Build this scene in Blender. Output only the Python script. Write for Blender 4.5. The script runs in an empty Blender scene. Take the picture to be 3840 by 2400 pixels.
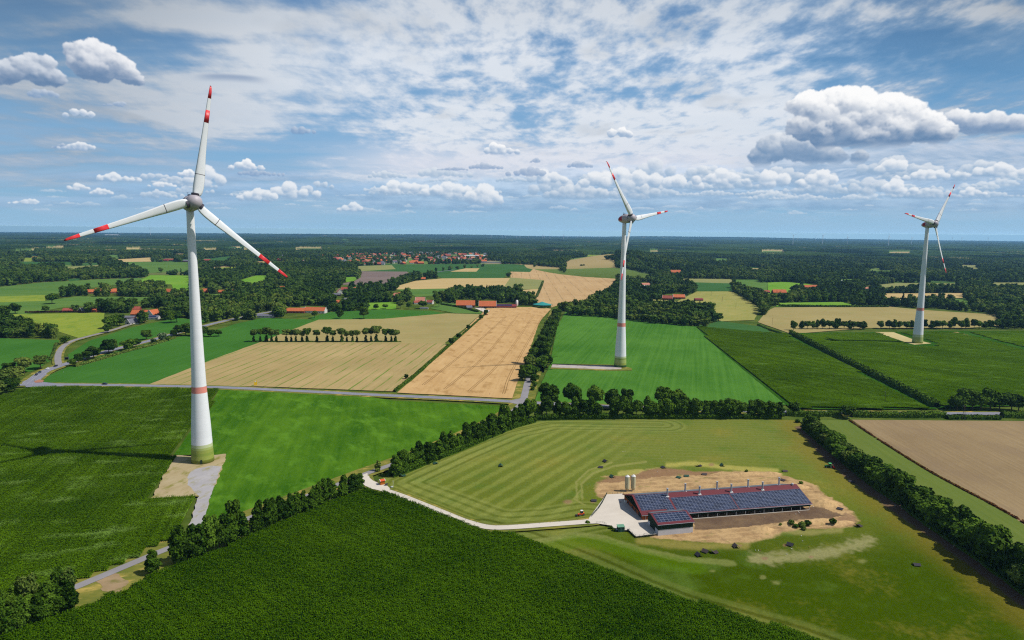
import bpy, bmesh, math, random
import numpy as np
from math import sin, cos, tan, pi, radians, sqrt, atan2, hypot
from mathutils import Vector, Matrix, Euler

SC = bpy.context.scene
COL = SC.collection
random.seed(11)
RNG = np.random.default_rng(11)

# ------------------------------------------------------------------ camera
CAM_H, CAM_PITCH, CAM_ROLL, CAM_F = 131.3, 0.1283, 0.0090, 2549.5 / 3840.0
cam_data = bpy.data.cameras.new("camera")
cam_data.sensor_width = 36.0
cam_data.lens = 36.0 * CAM_F
cam_data.clip_start = 1.0
cam_data.clip_end = 120000.0
cam = bpy.data.objects.new("camera", cam_data)
COL.objects.link(cam)
cam.matrix_world = (Matrix.Translation((0, 0, CAM_H)) @ Matrix.Rotation(pi / 2 - CAM_PITCH, 4, 'X')
                    @ Matrix.Rotation(CAM_ROLL, 4, 'Z'))
SC.camera = cam

# ------------------------------------------------------------------ sun + render look
SUN_EL, SUN_AZ = radians(54.5), radians(98.0)          # azimuth clockwise from +Y
sd = bpy.data.lights.new("sun", 'SUN')
sd.energy = 4.7
sd.angle = radians(0.53)
sd.color = (1.0, 0.955, 0.89)
sun = bpy.data.objects.new("sun", sd)
COL.objects.link(sun)
SUN_DIR = Vector((sin(SUN_AZ) * cos(SUN_EL), cos(SUN_AZ) * cos(SUN_EL), sin(SUN_EL)))
sun.rotation_euler = (-SUN_DIR).to_track_quat('-Z', 'Y').to_euler()
sun.location = (300, 0, 400)
SC.view_settings.view_transform = 'Standard'
SC.view_settings.look = 'None'
SC.view_settings.exposure = 0.0
SC.view_settings.gamma = 1.0
SC.view_settings.use_curve_mapping = False
SC.render.engine = 'CYCLES'
SC.cycles.max_bounces = 4
SC.cycles.diffuse_bounces = 2
SC.cycles.glossy_bounces = 2
SC.cycles.transmission_bounces = 1
SC.cycles.transparent_max_bounces = 4
SC.cycles.volume_bounces = 0
SC.cycles.use_denoising = False
SC.cycles.filter_width = 1.2
SC.cycles.sample_clamp_indirect = 4.0
SC.cycles.caustics_reflective = False
SC.cycles.caustics_refractive = False


# ------------------------------------------------------------------ photo-frame helpers (2419 x 1512 reading grid)
def ray(x, y):
    s = 3840.0 / 2419.0
    u = (x * s - 1920.0) / 2549.5
    v = (1200.0 - y * s) / 2549.5
    cr, sr, cp, sp = cos(CAM_ROLL), sin(CAM_ROLL), cos(CAM_PITCH), sin(CAM_PITCH)
    X = u * cr - v * sr
    Y = u * sr + v * cr
    return X, cp + Y * sp, -sp + Y * cp


def G(x, y, z=0.0):
    """reading-grid point -> world x, y on the horizontal plane z"""
    dx, dy, dz = ray(x, y)
    t = (z - CAM_H) / dz
    return dx * t, dy * t


def PV(X, Y, Z):
    """world arrays -> reading grid"""
    X = np.asarray(X, float); Y = np.asarray(Y, float); Z = np.asarray(Z, float) - CAM_H
    cr, sr, cp, sp = cos(CAM_ROLL), sin(CAM_ROLL), cos(CAM_PITCH), sin(CAM_PITCH)
    fw = np.maximum(Y * cp - Z * sp, 1e-3)
    up = Y * sp + Z * cp
    u = X * cr + up * sr
    v = -X * sr + up * cr
    s = 2419.0 / 3840.0
    return (1920 + 2549.5 * u / fw) * s, (1200 - 2549.5 * v / fw) * s


def inpoly(px, py, poly):
    px = np.asarray(px, float); py = np.asarray(py, float)
    r = np.zeros(px.shape, bool)
    n = len(poly)
    j = n - 1
    for i in range(n):
        xi, yi = poly[i]; xj, yj = poly[j]
        if yi != yj:
            c = ((yi > py) != (yj > py)) & (px < (xj - xi) * (py - yi) / (yj - yi) + xi)
            r ^= c
        j = i
    return r


def segdist(px, py, pts):
    d = np.full(np.shape(px), 1e9)
    for (ax, ay), (bx, by) in zip(pts[:-1], pts[1:]):
        dx, dy = bx - ax, by - ay
        t = np.clip(((px - ax) * dx + (py - ay) * dy) / (dx * dx + dy * dy + 1e-9), 0, 1)
        d = np.minimum(d, np.hypot(px - ax - t * dx, py - ay - t * dy))
    return d


# ------------------------------------------------------------------ numpy noise
def vnoise(x, y, seed=0):
    """smooth gradient noise, about -1..1"""
    x = np.asarray(x, np.float64); y = np.asarray(y, np.float64)
    xi = np.floor(x).astype(np.int64); yi = np.floor(y).astype(np.int64)
    xf = x - xi; yf = y - yi

    def g(ix, iy, fx, fy):
        h = (ix * 374761393 + iy * 668265263 + seed * 974634777) & 0xffffffff
        h = ((h ^ (h >> 13)) * 1274126177) & 0xffffffff
        a = ((h ^ (h >> 16)) & 0xffff) * (2 * pi / 65536.0)
        return np.cos(a) * fx + np.sin(a) * fy
    u = xf * xf * xf * (xf * (xf * 6 - 15) + 10)
    v = yf * yf * yf * (yf * (yf * 6 - 15) + 10)
    n00 = g(xi, yi, xf, yf); n10 = g(xi + 1, yi, xf - 1, yf)
    n01 = g(xi, yi + 1, xf, yf - 1); n11 = g(xi + 1, yi + 1, xf - 1, yf - 1)
    a = n00 + u * (n10 - n00); b = n01 + u * (n11 - n01)
    return (a + v * (b - a)) * 1.5


def fbm(x, y, seed=0, octv=5, gain=0.5, lac=2.03):
    s = 0.0; a = 1.0; t = 0.0
    for i in range(octv):
        s = s + a * vnoise(x, y, seed + i * 17)
        t += a; a *= gain; x = x * lac + 7.3; y = y * lac - 3.1
    return s / t


def sstep(a, b, x):
    t = np.clip((x - a) / (b - a), 0, 1)
    return t * t * (3 - 2 * t)


def lin(c):
    return tuple(((v / 255.0) / 12.92 if v / 255.0 <= 0.04045 else ((v / 255.0 + 0.055) / 1.055) ** 2.4) for v in c)


GAIN = 1.28


def alb(r, g, b, k=1.0):
    """display colour of a sunlit level surface -> base colour"""
    return tuple(min(0.9, v / GAIN * k) for v in lin((r, g, b)))


# ------------------------------------------------------------------ sky picture for the forward sector (computed, direction based)
HAZE = 3.8e-5
AZ0, AZ1, EL0, EL1 = radians(-50), radians(50), radians(-1.0), radians(34.0)
SW, SH = 2500, 875


def azel(x, y):
    dx, dy, dz = ray(x, y)
    return atan2(dx, dy), atan2(dz, hypot(dx, dy))


def sky_px(x, y):
    a, e = azel(x, y)
    return (a - AZ0) / (AZ1 - AZ0) * SW, (e - EL0) / (EL1 - EL0) * SH


def build_sky_image():
    jj, ii = np.meshgrid(np.arange(SW), np.arange(SH))
    az = AZ0 + (jj + .5) / SW * (AZ1 - AZ0)
    el = EL0 + (ii + .5) / SH * (EL1 - EL0)
    # reading-grid coordinates of every sky pixel, only to place the broad cover
    vx, vy = PV(np.sin(az) * np.cos(el) * 1e5, np.cos(az) * np.cos(el) * 1e5, np.sin(el) * 1e5 + CAM_H)
    # --- clear sky
    e = np.clip(el, 0, 1) / radians(19)
    def ramp(t, stops):
        out = np.zeros(t.shape + (3,))
        xs = [s[0] for s in stops]
        for k in range(3):
            out[..., k] = np.interp(t, xs, [lin(s[1])[k] for s in stops])
        return out
    rgb = ramp(e, [(0, (150, 190, 216)), (.12, (134, 182, 214)), (.35, (118, 172, 214)), (.6, (84, 146, 198)), (.85, (48, 112, 172)), (1.1, (30, 92, 154)), (1.8, (18, 68, 128))])
    rgb *= (1.0 - 0.38 * sstep(0.22, 0.68, np.abs(az)) * sstep(0.10, .28, el))[..., None]
    al = np.ones(az.shape)

    def over(c, a):
        nonlocal rgb
        a = np.clip(a, 0, 1)[..., None]
        rgb = rgb * (1 - a) + np.asarray(c) * a
    # --- high sheet, seen in perspective: layered mottled cloud
    k = 1.0 / (np.tan(np.clip(el, 0, 1.2)) + 0.10)
    X = np.sin(az) * k; Y = np.cos(az) * k

    def blob(cx, cy, sx, sy):
        return np.exp(-((vx - cx) / sx) ** 2 - ((vy - cy) / sy) ** 2)
    cov = (.12 + .18 * blob(250, 200, 420, 130) + .20 * blob(2150, 240, 300, 60) + .42 * blob(1350, 130, 620, 230) + .16 * blob(1500, 310, 620, 70) + .30 * blob(900, 270, 420, 90) + .25 * blob(1050, 20, 300, 60) + .22 * blob(800, 110, 400, 80) + .30 * blob(430, 60, 420, 45) + .25 * blob(560, 235, 420, 60)
           + .40 * blob(1780, 90, 200, 90) + .55 * blob(2280, 28, 300, 26) + .30 * blob(1780, 240, 150, 70) + .22 * blob(900, 20, 420, 40) + .30 * blob(560, 180, 150, 50)
           - .60 * blob(2250, 130, 240, 60) - .55 * blob(1960, 235, 60, 60) - .45 * blob(60, 28, 180, 26) - .42 * blob(1430, 215, 230, 26) - .55 * blob(1245, 290, 42, 45)
           - .42 * blob(1320, 100, 60, 32) - .35 * blob(1860, 60, 80, 26) - .25 * blob(760, 170, 120, 40) - .30 * blob(430, 125, 90, 40) - .35 * blob(700, 350, 300, 40) - .25 * blob(2330, 200, 200, 60)
           + .35 * blob(1930, 350, 600, 90) + .25 * blob(1400, 400, 700, 60))
    wx = fbm(X * .9, Y * .9, 5, 3) * .16; wy = fbm(X * .9 + 9, Y * .9, 8, 3) * .16
    lo = fbm((X + wx) * 1.25, (Y + wy) * .95, 21, 5, .52)
    pf = 1 - 2.1 * np.abs(fbm((X + wx) * 3.4, (Y + wy) * 2.2, 27, 4, .55))        # puffs with dark joints
    fine = fbm((X + wx * .5) * 9.0, (Y + wy * .5) * 5.5, 33, 5, .62)
    streak = fbm(X * .8 + Y * .25, (Y + wy) * 3.4 - X * .5, 44, 5, .5)
    right = sstep(650, 1200, vx)
    tex = lo * (.95 - .30 * right) + right * (pf * .50 - .24 + fine * .75) + (1 - right) * (streak * .70 + pf * .15 + fine * .30)
    soft = np.maximum(sstep(-.34, .62, tex + cov), .42 * sstep(-.9, .3, tex + cov) * sstep(2300, 1500, vx))
    core = sstep(.12, .98, tex + cov + .12 * fine)
    c = ramp(core, [(0, (160, 188, 218)), (.35, (190, 206, 226)), (.75, (218, 225, 235)), (1, (234, 237, 242))])
    shade = 1.0 - .20 * sstep(.1, .6, fbm((X + wx) * 2.2 + .12, (Y + wy) * 1.6 + .2, 47, 4)) * core
    side = (1.0 - 0.38 * sstep(900, 100, vx) - .24 * sstep(1800, 2400, vx) - .14 * sstep(140, 0, vy))[..., None] * shade[..., None]
    over(c * side, soft * (.66 + .32 * core) * sstep(0.0, 0.25, e))
    over(np.asarray(lin((156, 186, 214))), .22 + .12 * streak)
    # thin level bands low over the horizon
    band = fbm(az * 4.0, el * 70.0 + fbm(az * 6, el * 20, 3, 3) * 1.2, 61, 5, .55)
    bm = np.exp(-((vy - 392) / 48.) ** 2) * sstep(650, 1000, vx) * sstep(2100, 1650, vx)
    over(np.asarray(lin((224, 226, 236))), sstep(-.75, .35, band + .1) * .85 * bm)
    bm2 = np.exp(-((vy - 390) / 120.) ** 2) * sstep(950, 500, vx)
    over(np.asarray(lin((160, 184, 212))), sstep(-.4, .6, band) * .55 * bm2)
    bm3 = np.exp(-((vy - 462) / 60.) ** 2)
    over(np.asarray(lin((168, 192, 216))), sstep(-.5, .5, band) * .60 * bm3)
    bm4 = blob(2150, 400, 330, 90)
    over(np.asarray(lin((176, 194, 214))), sstep(-.7, .4, band) * .75 * bm4)
    # long dark lens streak upper left
    ly0 = 170 + 10 * ((vx - 500) / 130.) ** 2 * (vx > 500)
    over(np.asarray(lin((92, 128, 172))), sstep(0, 9, vy - ly0) * sstep(26, 10, vy - ly0) * np.exp(-((vx - 545) / 75.) ** 4) * .55)

    # --- heaped clouds: puffs splatted into a depth and normal buffer, then lit
    L = np.array([0.42, 0.86, 0.30]); L /= np.linalg.norm(L)
    rr = np.random.default_rng(5)

    def blur(a, n):
        n = int(max(1, n))
        for ax in (0, 1):
            for _ in range(2):
                c_ = np.cumsum(np.concatenate([np.repeat(np.take(a, [0], ax), n + 1, ax), a, np.repeat(np.take(a, [-1], ax), n, ax)], ax), ax)
                m_ = a.shape[ax]
                a = (np.take(c_, np.arange(2 * n + 1, 2 * n + 1 + m_), ax) - np.take(c_, np.arange(0, m_), ax)) / (2 * n + 1)
        return a

    def cumulus(lobes, base, warm=0.0, gain=1.0, dark=(122, 150, 184), lit=(252, 252, 252), haze=0.0, ragged=1.0, op=1.0, children=26, soft=1.0, lift=0.0):
        # lobes: (cx, cy, r) in the reading grid; base: y of the flat underside
        L0 = []
        for (cx, cy, r) in lobes:
            x, y = sky_px(cx, cy)
            x2, _ = sky_px(cx + r, cy)
            L0.append((x, y, abs(x2 - x)))
        xb, yb = sky_px(lobes[0][0], base)
        R0 = max(l[2] for l in L0)
        x0 = int(min(l[0] - l[2] * 1.6 for l in L0)) - 12; x1 = int(max(l[0] + l[2] * 1.6 for l in L0)) + 12
        y0 = int(yb - R0 * .35) - 12; y1 = int(max(l[1] + l[2] * 1.7 for l in L0)) + 12
        x0 = max(x0, 0); y0 = max(y0, 0); x1 = min(x1, SW - 1); y1 = min(y1, SH - 1)
        if x1 - x0 < 4 or y1 - y0 < 4:
            return
        h, w = y1 - y0, x1 - x0
        Z = np.full((h, w), -1e9); N = np.zeros((h, w, 3)); A = np.zeros((h, w))
        puffs = []
        for (x, y, r) in L0:
            puffs.append((x, y, 0.0, r, np.array([0., .3, .9]), .3))
            lvl = [(x, y, 0.0, r)]
            for depth, (num, k0, k1) in enumerate(((children, .22, .50), (6, .25, .55), (4, .3, .6))):
                nxt = []
                for (px, py, pz, pr) in lvl:
                    if pr < 1.6:
                        continue
                    for _ in range(num):
                        t = rr.uniform(-.15 * pi, 1.15 * pi) if depth == 0 else rr.uniform(-.3, pi + .3)
                        ph = rr.uniform(0, 1) ** .7 * pi / 2
                        d = np.array([cos(t) * sin(ph), sin(t) * sin(ph), cos(ph)])
                        q = pr * rr.uniform(k0, k1)
                        s_ = pr * rr.uniform(.62, .92)
                        c_ = (px + d[0] * s_ * 1.1, py + d[1] * s_ * .8, pz + d[2] * s_, q)
                        if c_[1] < yb - q * .1:
                            continue
                        nxt.append(c_)
                        puffs.append(c_[:3] + (q, d, (.62, .5, .4)[depth]))
                lvl = nxt
        for (px, py, pz, q, d, mixn) in puffs:
            a0 = max(int(px - q) - x0, 0); a1 = min(int(px + q) + 2 - x0, w)
            b0 = max(int(py - q) - y0, 0); b1 = min(int(py + q) + 2 - y0, h)
            if a1 <= a0 or b1 <= b0:
                continue
            gx, gy = np.meshgrid(np.arange(a0, a1) + x0 + .5, np.arange(b0, b1) + y0 + .5)
            dx = (gx - px) / q; dy = (gy - py) / q
            r2 = dx * dx + dy * dy
            m = r2 < 1
            dz = np.sqrt(np.clip(1 - r2, 0, 1))
            z = pz + dz * q
            sub = Z[b0:b1, a0:a1]
            m &= z > sub
            sub[m] = z[m]
            nn = np.stack([dx, dy, dz], -1) * (1 - mixn) + d * mixn
            N[b0:b1, a0:a1][m] = nn[m]
            A[b0:b1, a0:a1][m] = 1
        # torn edges: displace the look-ups at several scales
        yy, xx = np.mgrid[0:h, 0:w].astype(float)
        gx_, gy_ = xx + x0, yy + y0
        amp = max(2.2, R0 * .17) * ragged; fs = max(6., R0 * .42)
        wx_ = fbm(gx_ / fs, gy_ / fs, 71, 6, .62) * amp
        wy_ = fbm(gx_ / fs + 40, gy_ / fs, 72, 6, .62) * amp
        xi = np.clip((xx + wx_).astype(int), 0, w - 1); yi = np.clip((yy + wy_).astype(int), 0, h - 1)
        N = N[yi, xi]; A = A[yi, xi]
        nb = max(1, R0 * .022)
        Nl = np.stack([blur(N[..., c], nb) for c in range(3)], -1)
        Nm = np.stack([blur(N[..., c], R0 * .12 + 1) for c in range(3)], -1)
        Nb = np.stack([blur(N[..., c], R0 * .42 + 2) for c in range(3)], -1)
        A2 = blur(A, 1)
        def lm(v_):
            return (v_ @ L) / (np.linalg.norm(v_, axis=-1) + 1e-3)
        top = max(l[1] + l[2] for l in L0)
        hh = np.clip((gy_ - yb) / max(top - yb, 1), 0, 1)
        edge_ = blur(A, R0 * .30 + 2)                                   # thin rims glow, thick middles grey
        n5 = fbm(gx_ / (R0 * .9 + 6), gy_ / (R0 * .6 + 5), 81, 6, .58)
        lam = .30 * lm(Nl) + .34 * lm(Nm) + .36 * lm(Nb)
        lum = -.10 + .78 * np.clip(lam, 0, 1) + .46 * hh ** .85 + .22 * (1 - edge_) * (hh > .25) + .22 * n5 + lift
        lum = sstep(-.05, 1.05, lum * gain)
        d_, l_ = np.array(lin(dark)), np.array(lin(lit))
        col = d_ * (1 - lum[..., None]) + l_ * lum[..., None]
        col = col * (1 - warm) + col * np.array([1.03, .97, .93]) * warm
        # flat soft base
        nbz = fbm(gx_ / (R0 * 1.1 + 8), gy_ / 24., 91, 4)
        by = sstep(-R0 * .22, R0 * .16 + 2, (gy_ - yb) + R0 * .16 * nbz)
        er = fbm(gx_ / 6., gy_ / 6., 95, 4, .6)
        edge2 = blur(A, max(1.5, R0 * .09 * soft))
        al = np.minimum(A2, 1) * .35 + edge2 * .65
        al = sstep(.22, .80, al + er * .20 * ragged * (al > .02) * (al < .98)) * by * op
        al = al * (1 - .30 * sstep(.35, 0, hh) * sstep(-.2, .5, nbz))
        hz = np.array(lin((160, 190, 216)))
        col = col * (1 - haze) + hz * haze
        sub = rgb[y0:y1, x0:x1]
        rgb[y0:y1, x0:x1] = sub * (1 - al[..., None]) + col * al[..., None]

    def small(x0, x1, yt, yb, n=None, **kw):
        """a low heap spanning x0..x1, from base yb up to yt"""
        w_ = x1 - x0; h_ = yb - yt
        n = n or max(3, int(w_ / max(h_ * .55, 1)))
        lob = []
        pk = rr.uniform(.3, .7)
        for i in range(n):
            t = (i + .5) / n
            env = max(.25, 1 - abs(t - pk) * 1.7) * rr.uniform(.7, 1.1)
            r = h_ * .42 * (.45 + .55 * env)
            lob.append((x0 + w_ * t + rr.uniform(-.2, .2) * w_ / n, yb - r * .5 - h_ * .45 * env, r))
            if env > .7:
                lob.append((x0 + w_ * t, yb - r * .5, r * .9))
        kw.setdefault('children', 12)
        cumulus(lob, yb, **kw)
    # farthest rows first: long grey-blue banks with paler heads
    bankf = fbm(vx / 75., vy / 17., 121, 5, .6)

    def bank(x0_, x1_, yc, th, col_, amp_, seed_):
        f_ = np.roll(bankf, (37 * seed_, 311 * seed_), (0, 1))
        e_ = sstep(1.1, .3, ((vy - yc) / th) ** 2 + f_ * .8 + .15) * sstep(x0_ - 60, x0_ + 60, vx) * sstep(x1_ + 60, x1_ - 60, vx)
        tone_ = sstep(-.7, .7, f_ * .8 - (vy - yc) / th * .7)[..., None]
        over(np.asarray(lin((134, 168, 202))) * (1 - tone_) + np.asarray(lin(col_)) * 1.18 * tone_, e_ * amp_)
    bank(820, 2500, 470, 34, (176, 200, 222), .75, 1)
    bank(900, 2500, 444, 30, (186, 206, 226), .75, 2)
    bank(1300, 2500, 418, 34, (196, 210, 228), .75, 3)
    bank(1780, 2500, 385, 46, (196, 206, 220), .72, 4)
    bank(180, 900, 452, 26, (150, 182, 214), .6, 5)
    bank(-50, 600, 478, 16, (156, 184, 212), .55, 6)
    bank(150, 760, 418, 14, (142, 174, 208), .5, 7)
    bank(2080, 2500, 352, 30, (190, 200, 216), .6, 8)
    for i in range(60):
        x = rr.uniform(-60, 2480); y = rr.uniform(462, 508) - (8 if x < 700 else 0)
        w_ = rr.uniform(25, 90); small(x, x + w_, y - rr.uniform(5, 11), y, haze=.60, gain=.95, warm=.4, dark=(145, 175, 204), op=.7, soft=2.5)
    for i in range(64):
        x = rr.uniform(850, 2480); y = rr.uniform(418, 476)
        w_ = rr.uniform(50, 150); small(x, x + w_, y - rr.uniform(12, 30), y, haze=.38, gain=.98, warm=.3, dark=(145, 174, 204), op=.75, soft=2.5, ragged=1.5)
    for i in range(26):
        x = rr.uniform(1250, 2450) if i < 17 else rr.uniform(120, 800); y = rr.uniform(408, 482) if i < 17 else rr.uniform(425, 485)
        w_ = rr.uniform(90, 210) if i < 17 else rr.uniform(50, 110); h_ = rr.uniform(26, 50) if i < 17 else rr.uniform(14, 26)
        small(x - w_ / 2, x + w_ / 2, y - h_, y, haze=.30, gain=.95, warm=.35, dark=(138, 168, 200), op=.72, soft=2.2, ragged=1.5)
    for (a_, b_, t_, y_) in [(900, 1055, 428, 462), (1000, 1180, 436, 470), (1100, 1190, 440, 488), (1250, 1345, 400, 436), (1370, 1440, 402, 446), (1420, 1565, 396, 448),
                             (1560, 1660, 408, 452), (1640, 1770, 402, 440), (1800, 1900, 400, 448), (1880, 1975, 404, 444), (2070, 2135, 368, 414), (2110, 2245, 398, 430), (2080, 2165, 425, 462), (2250, 2420, 386, 424), (2265, 2330, 440, 466),
                             (645, 757, 432, 470), (560, 652, 446, 476), (425, 530, 396, 443), (230, 330, 408, 432), (163, 207, 432, 452), (212, 266, 446, 462), (352, 412, 430, 444), (792, 856, 478, 502), (20, 90, 470, 484)]:
        small(a_ - 4, b_ + 4, t_ - (y_ - t_) * .15, y_, haze=.18, gain=1.12, warm=.2, dark=(142, 172, 204), lift=.08, soft=2.6, op=.88, ragged=1.5)
    for (a_, b_, t_, y_) in [(1105, 1190, 384, 401), (1195, 1290, 390, 418), (1250, 1278, 374, 386), (1340, 1400, 380, 398), (560, 672, 400, 417), (690, 745, 296, 318), (1030, 1105, 394, 404), (110, 165, 340, 352), (240, 300, 238, 252), (60, 140, 205, 232)]:
        small(a_, b_, t_, y_, gain=.50, dark=(118, 150, 190), haze=.12, op=.8)
    for (a_, b_, t_, y_) in [(1142, 1228, 338, 366), (1436, 1500, 292, 328), (540, 622, 376, 405), (132, 228, 334, 355), (146, 222, 250, 280), (420, 470, 398, 420)]:
        small(a_, b_, t_, y_, gain=1.05 if a_ > 400 else .8, dark=(150, 176, 206), soft=2.0, ragged=1.4, op=.92)
    # big heaps
    cumulus([(1800, 372, 28), (1830, 350, 36), (1880, 345, 40), (1930, 360, 34), (1975, 372, 24), (2030, 374, 20)], 390, gain=.70, dark=(112, 144, 180), haze=.08, soft=2, ragged=1.5)
    cumulus([(2262, 285, 30), (2300, 295, 34), (2350, 292, 36), (2395, 298, 34), (2440, 300, 36)], 322, gain=.80, dark=(116, 146, 182), soft=2, ragged=1.5)
    cumulus([(1905, 250, 38), (1900, 300, 36), (1935, 265, 46), (1975, 245, 46), (2020, 250, 46), (2000, 300, 52), (2060, 275, 50), (2100, 258, 46), (2140, 275, 44), (2120, 310, 50), (2180, 300, 44), (2220, 318, 34), (1950, 320, 40), (2060, 325, 48)],
            352, gain=1.12, dark=(100, 134, 172), children=30, lift=.05, soft=1.5, ragged=1.35)
    cumulus([(20, 170, 34), (55, 160, 32), (95, 178, 30), (130, 185, 24), (-20, 175, 36), (110, 150, 22), (75, 138, 16)], 207, gain=.85, dark=(104, 134, 170), lit=(232, 236, 242), soft=2, ragged=1.5)
    cumulus([(192, 125, 32), (220, 118, 28), (205, 150, 42), (245, 135, 34), (270, 155, 36), (300, 175, 26), (322, 190, 16), (240, 165, 34)], 206, gain=1.0, dark=(106, 136, 172), lit=(242, 243, 246), soft=1.8, ragged=1.5)
    # soft lower haze over everything near the horizon
    hz = np.asarray(lin((134, 178, 210)))
    over(hz, .70 * np.exp(-np.clip(el, 0, 1) / radians(1.15)))
    # brightness of the far air: what the haze box takes away along low sight lines is part of the sky behind it
    path = np.minimum(43000., 105. / np.tan(np.clip(el, 1e-4, 1.5)))
    T = np.exp(-HAZE * path)[..., None]
    rgb = np.clip((rgb - (1 - T) * np.array([.062, .195, .37])) / T, 0, 1.6)
    img = bpy.data.images.new("computed_sky", SW, SH, float_buffer=True, is_data=True)
    buf = np.ones((SH, SW, 4), np.float32)
    buf[..., :3] = rgb
    img.pixels.foreach_set(buf.ravel())
    img.update()
    img.pack()
    return img


world = bpy.data.worlds.new("World")
SC.world = world
world.use_nodes = True
wt = world.node_tree
wt.nodes.clear()


def wn(t, **kw):
    n = wt.nodes.new(t)
    for k_, v_ in kw.items():
        setattr(n, k_, v_)
    return n


def wmath(op, a, b=None, clamp=False):
    n = wn('ShaderNodeMath', operation=op, use_clamp=clamp)
    for i, v in enumerate((a, b)):
        if v is None:
            continue
        if isinstance(v, (int, float)):
            n.inputs[i].default_value = v
        else:
            wt.links.new(v, n.inputs[i])
    return n.outputs[0]


SKY_STR = 0.10
tc = wn('ShaderNodeTexCoord')
sky = wn('ShaderNodeTexSky', sky_type='NISHITA', sun_disc=False)
sky.sun_elevation = SUN_EL
sky.sun_rotation = SUN_AZ
sky.altitude = 130
sky.air_density = 1.0
sky.dust_density = 0.6
sky.ozone_density = 1.6
sep = wn('ShaderNodeSeparateXYZ')
wt.links.new(tc.outputs['Generated'], sep.inputs[0])
sx, sy, sz = sep.outputs
az_ = wmath('ARCTAN2', sx, sy)
hyp = wmath('SQRT', wmath('ADD', wmath('MULTIPLY', sx, sx), wmath('MULTIPLY', sy, sy)))
el_ = wmath('ARCTAN2', sz, hyp)
u_ = wmath('DIVIDE', wmath('SUBTRACT', az_, AZ0), AZ1 - AZ0)
v_ = wmath('DIVIDE', wmath('SUBTRACT', el_, EL0), EL1 - EL0)
cmb = wn('ShaderNodeCombineXYZ')
wt.links.new(u_, cmb.inputs[0]); wt.links.new(v_, cmb.inputs[1])
imgn = wn('ShaderNodeTexImage')
imgn.image = build_sky_image()
imgn.extension = 'EXTEND'
imgn.interpolation = 'Linear'
wt.links.new(cmb.outputs[0], imgn.inputs[0])


def edge(x, a, b):
    n = wn('ShaderNodeMapRange', interpolation_type='SMOOTHSTEP')
    n.inputs['From Min'].default_value = a
    n.inputs['From Max'].default_value = b
    wt.links.new(x, n.inputs['Value'])
    return n.outputs[0]


mask = wmath('MULTIPLY', wmath('MULTIPLY', edge(u_, 0.0, .05), edge(u_, 1.0, .95)), edge(v_, 1.0, .88))
# scattered cloud over the rest of the dome, so that the light matches a half-covered sky
nz = wn('ShaderNodeTexNoise')
nz.inputs['Scale'].default_value = 3.0
nz.inputs['Detail'].default_value = 6
wt.links.new(tc.outputs['Generated'], nz.inputs['Vector'])
cl = edge(nz.outputs[0], .50, .70)
mixc = wn('ShaderNodeMix', data_type='RGBA')
wt.links.new(wmath('MULTIPLY', cl, .75), mixc.inputs['Factor'])
wt.links.new(sky.outputs[0], mixc.inputs['A'])
mixc.inputs['B'].default_value = (4.2, 4.6, 5.2, 1)
sc_ = wn('ShaderNodeVectorMath', operation='SCALE')
wt.links.new(imgn.outputs[0], sc_.inputs[0]); sc_.inputs[3].default_value = 1.0 / SKY_STR
mixs = wn('ShaderNodeMix', data_type='RGBA')
wt.links.new(mask, mixs.inputs['Factor'])
wt.links.new(mixc.outputs['Result'], mixs.inputs['A'])
wt.links.new(sc_.outputs[0], mixs.inputs['B'])
bg = wn('ShaderNodeBackground')
bg.inputs['Strength'].default_value = SKY_STR
wt.links.new(mixs.outputs['Result'], bg.inputs['Color'])
wo = wn('ShaderNodeOutputWorld')
wt.links.new(bg.outputs[0], wo.inputs['Surface'])
world.cycles.sampling_method = 'MANUAL'
world.cycles.sample_map_resolution = 1024

# ================================================================== materials
def mat_base(name, rough=.85, spec=.2):
    m = bpy.data.materials.new(name)
    m.use_nodes = True
    nt = m.node_tree
    b = nt.nodes['Principled BSDF']
    b.inputs['Roughness'].default_value = rough
    b.inputs['Specular IOR Level'].default_value = spec
    return m, nt, b


def N(nt, t, ins=None, **kw):
    n = nt.nodes.new(t)
    for k, v in kw.items():
        setattr(n, k, v)
    for k, v in (ins or {}).items():
        if hasattr(v, 'is_output'):
            nt.links.new(v, n.inputs[k])
        else:
            n.inputs[k].default_value = v
    return n


def rgba(c):
    return (c[0], c[1], c[2], 1.0)


def nmix(nt, fac, a, b):
    n = nt.nodes.new('ShaderNodeMix')
    n.data_type = 'RGBA'
    for k, v in (('Factor', fac), ('A', a), ('B', b)):
        if hasattr(v, 'is_output'):
            nt.links.new(v, n.inputs[k])
        elif k == 'Factor':
            n.inputs[k].default_value = v
        else:
            n.inputs[k].default_value = rgba(v)
    return n.outputs['Result']


def remap(nt, v, a, b, c=0., d=1.):
    n = N(nt, 'ShaderNodeMapRange', {'Value': v, 'From Min': a, 'From Max': b, 'To Min': c, 'To Max': d})
    return n.outputs[0]


def world_vec(nt, ang=0.0, sx=1.0, sy=1.0):
    """world position turned by ang and scaled: x runs along the rows"""
    g = N(nt, 'ShaderNodeNewGeometry')
    mp = N(nt, 'ShaderNodeMapping', {'Vector': g.outputs['Position']}, vector_type='TEXTURE')
    mp.inputs['Rotation'].default_value = (0, 0, ang)
    m2 = N(nt, 'ShaderNodeMapping', {'Vector': mp.outputs[0]})
    m2.inputs['Scale'].default_value = (sx, sy, 0.0)
    return m2.outputs[0]


def noise(nt, vec, scale, detail=4, rough=.55, dist=0.0):
    return N(nt, 'ShaderNodeTexNoise', {'Vector': vec, 'Scale': scale, 'Detail': detail, 'Roughness': rough, 'Distortion': dist}).outputs[0]


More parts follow.
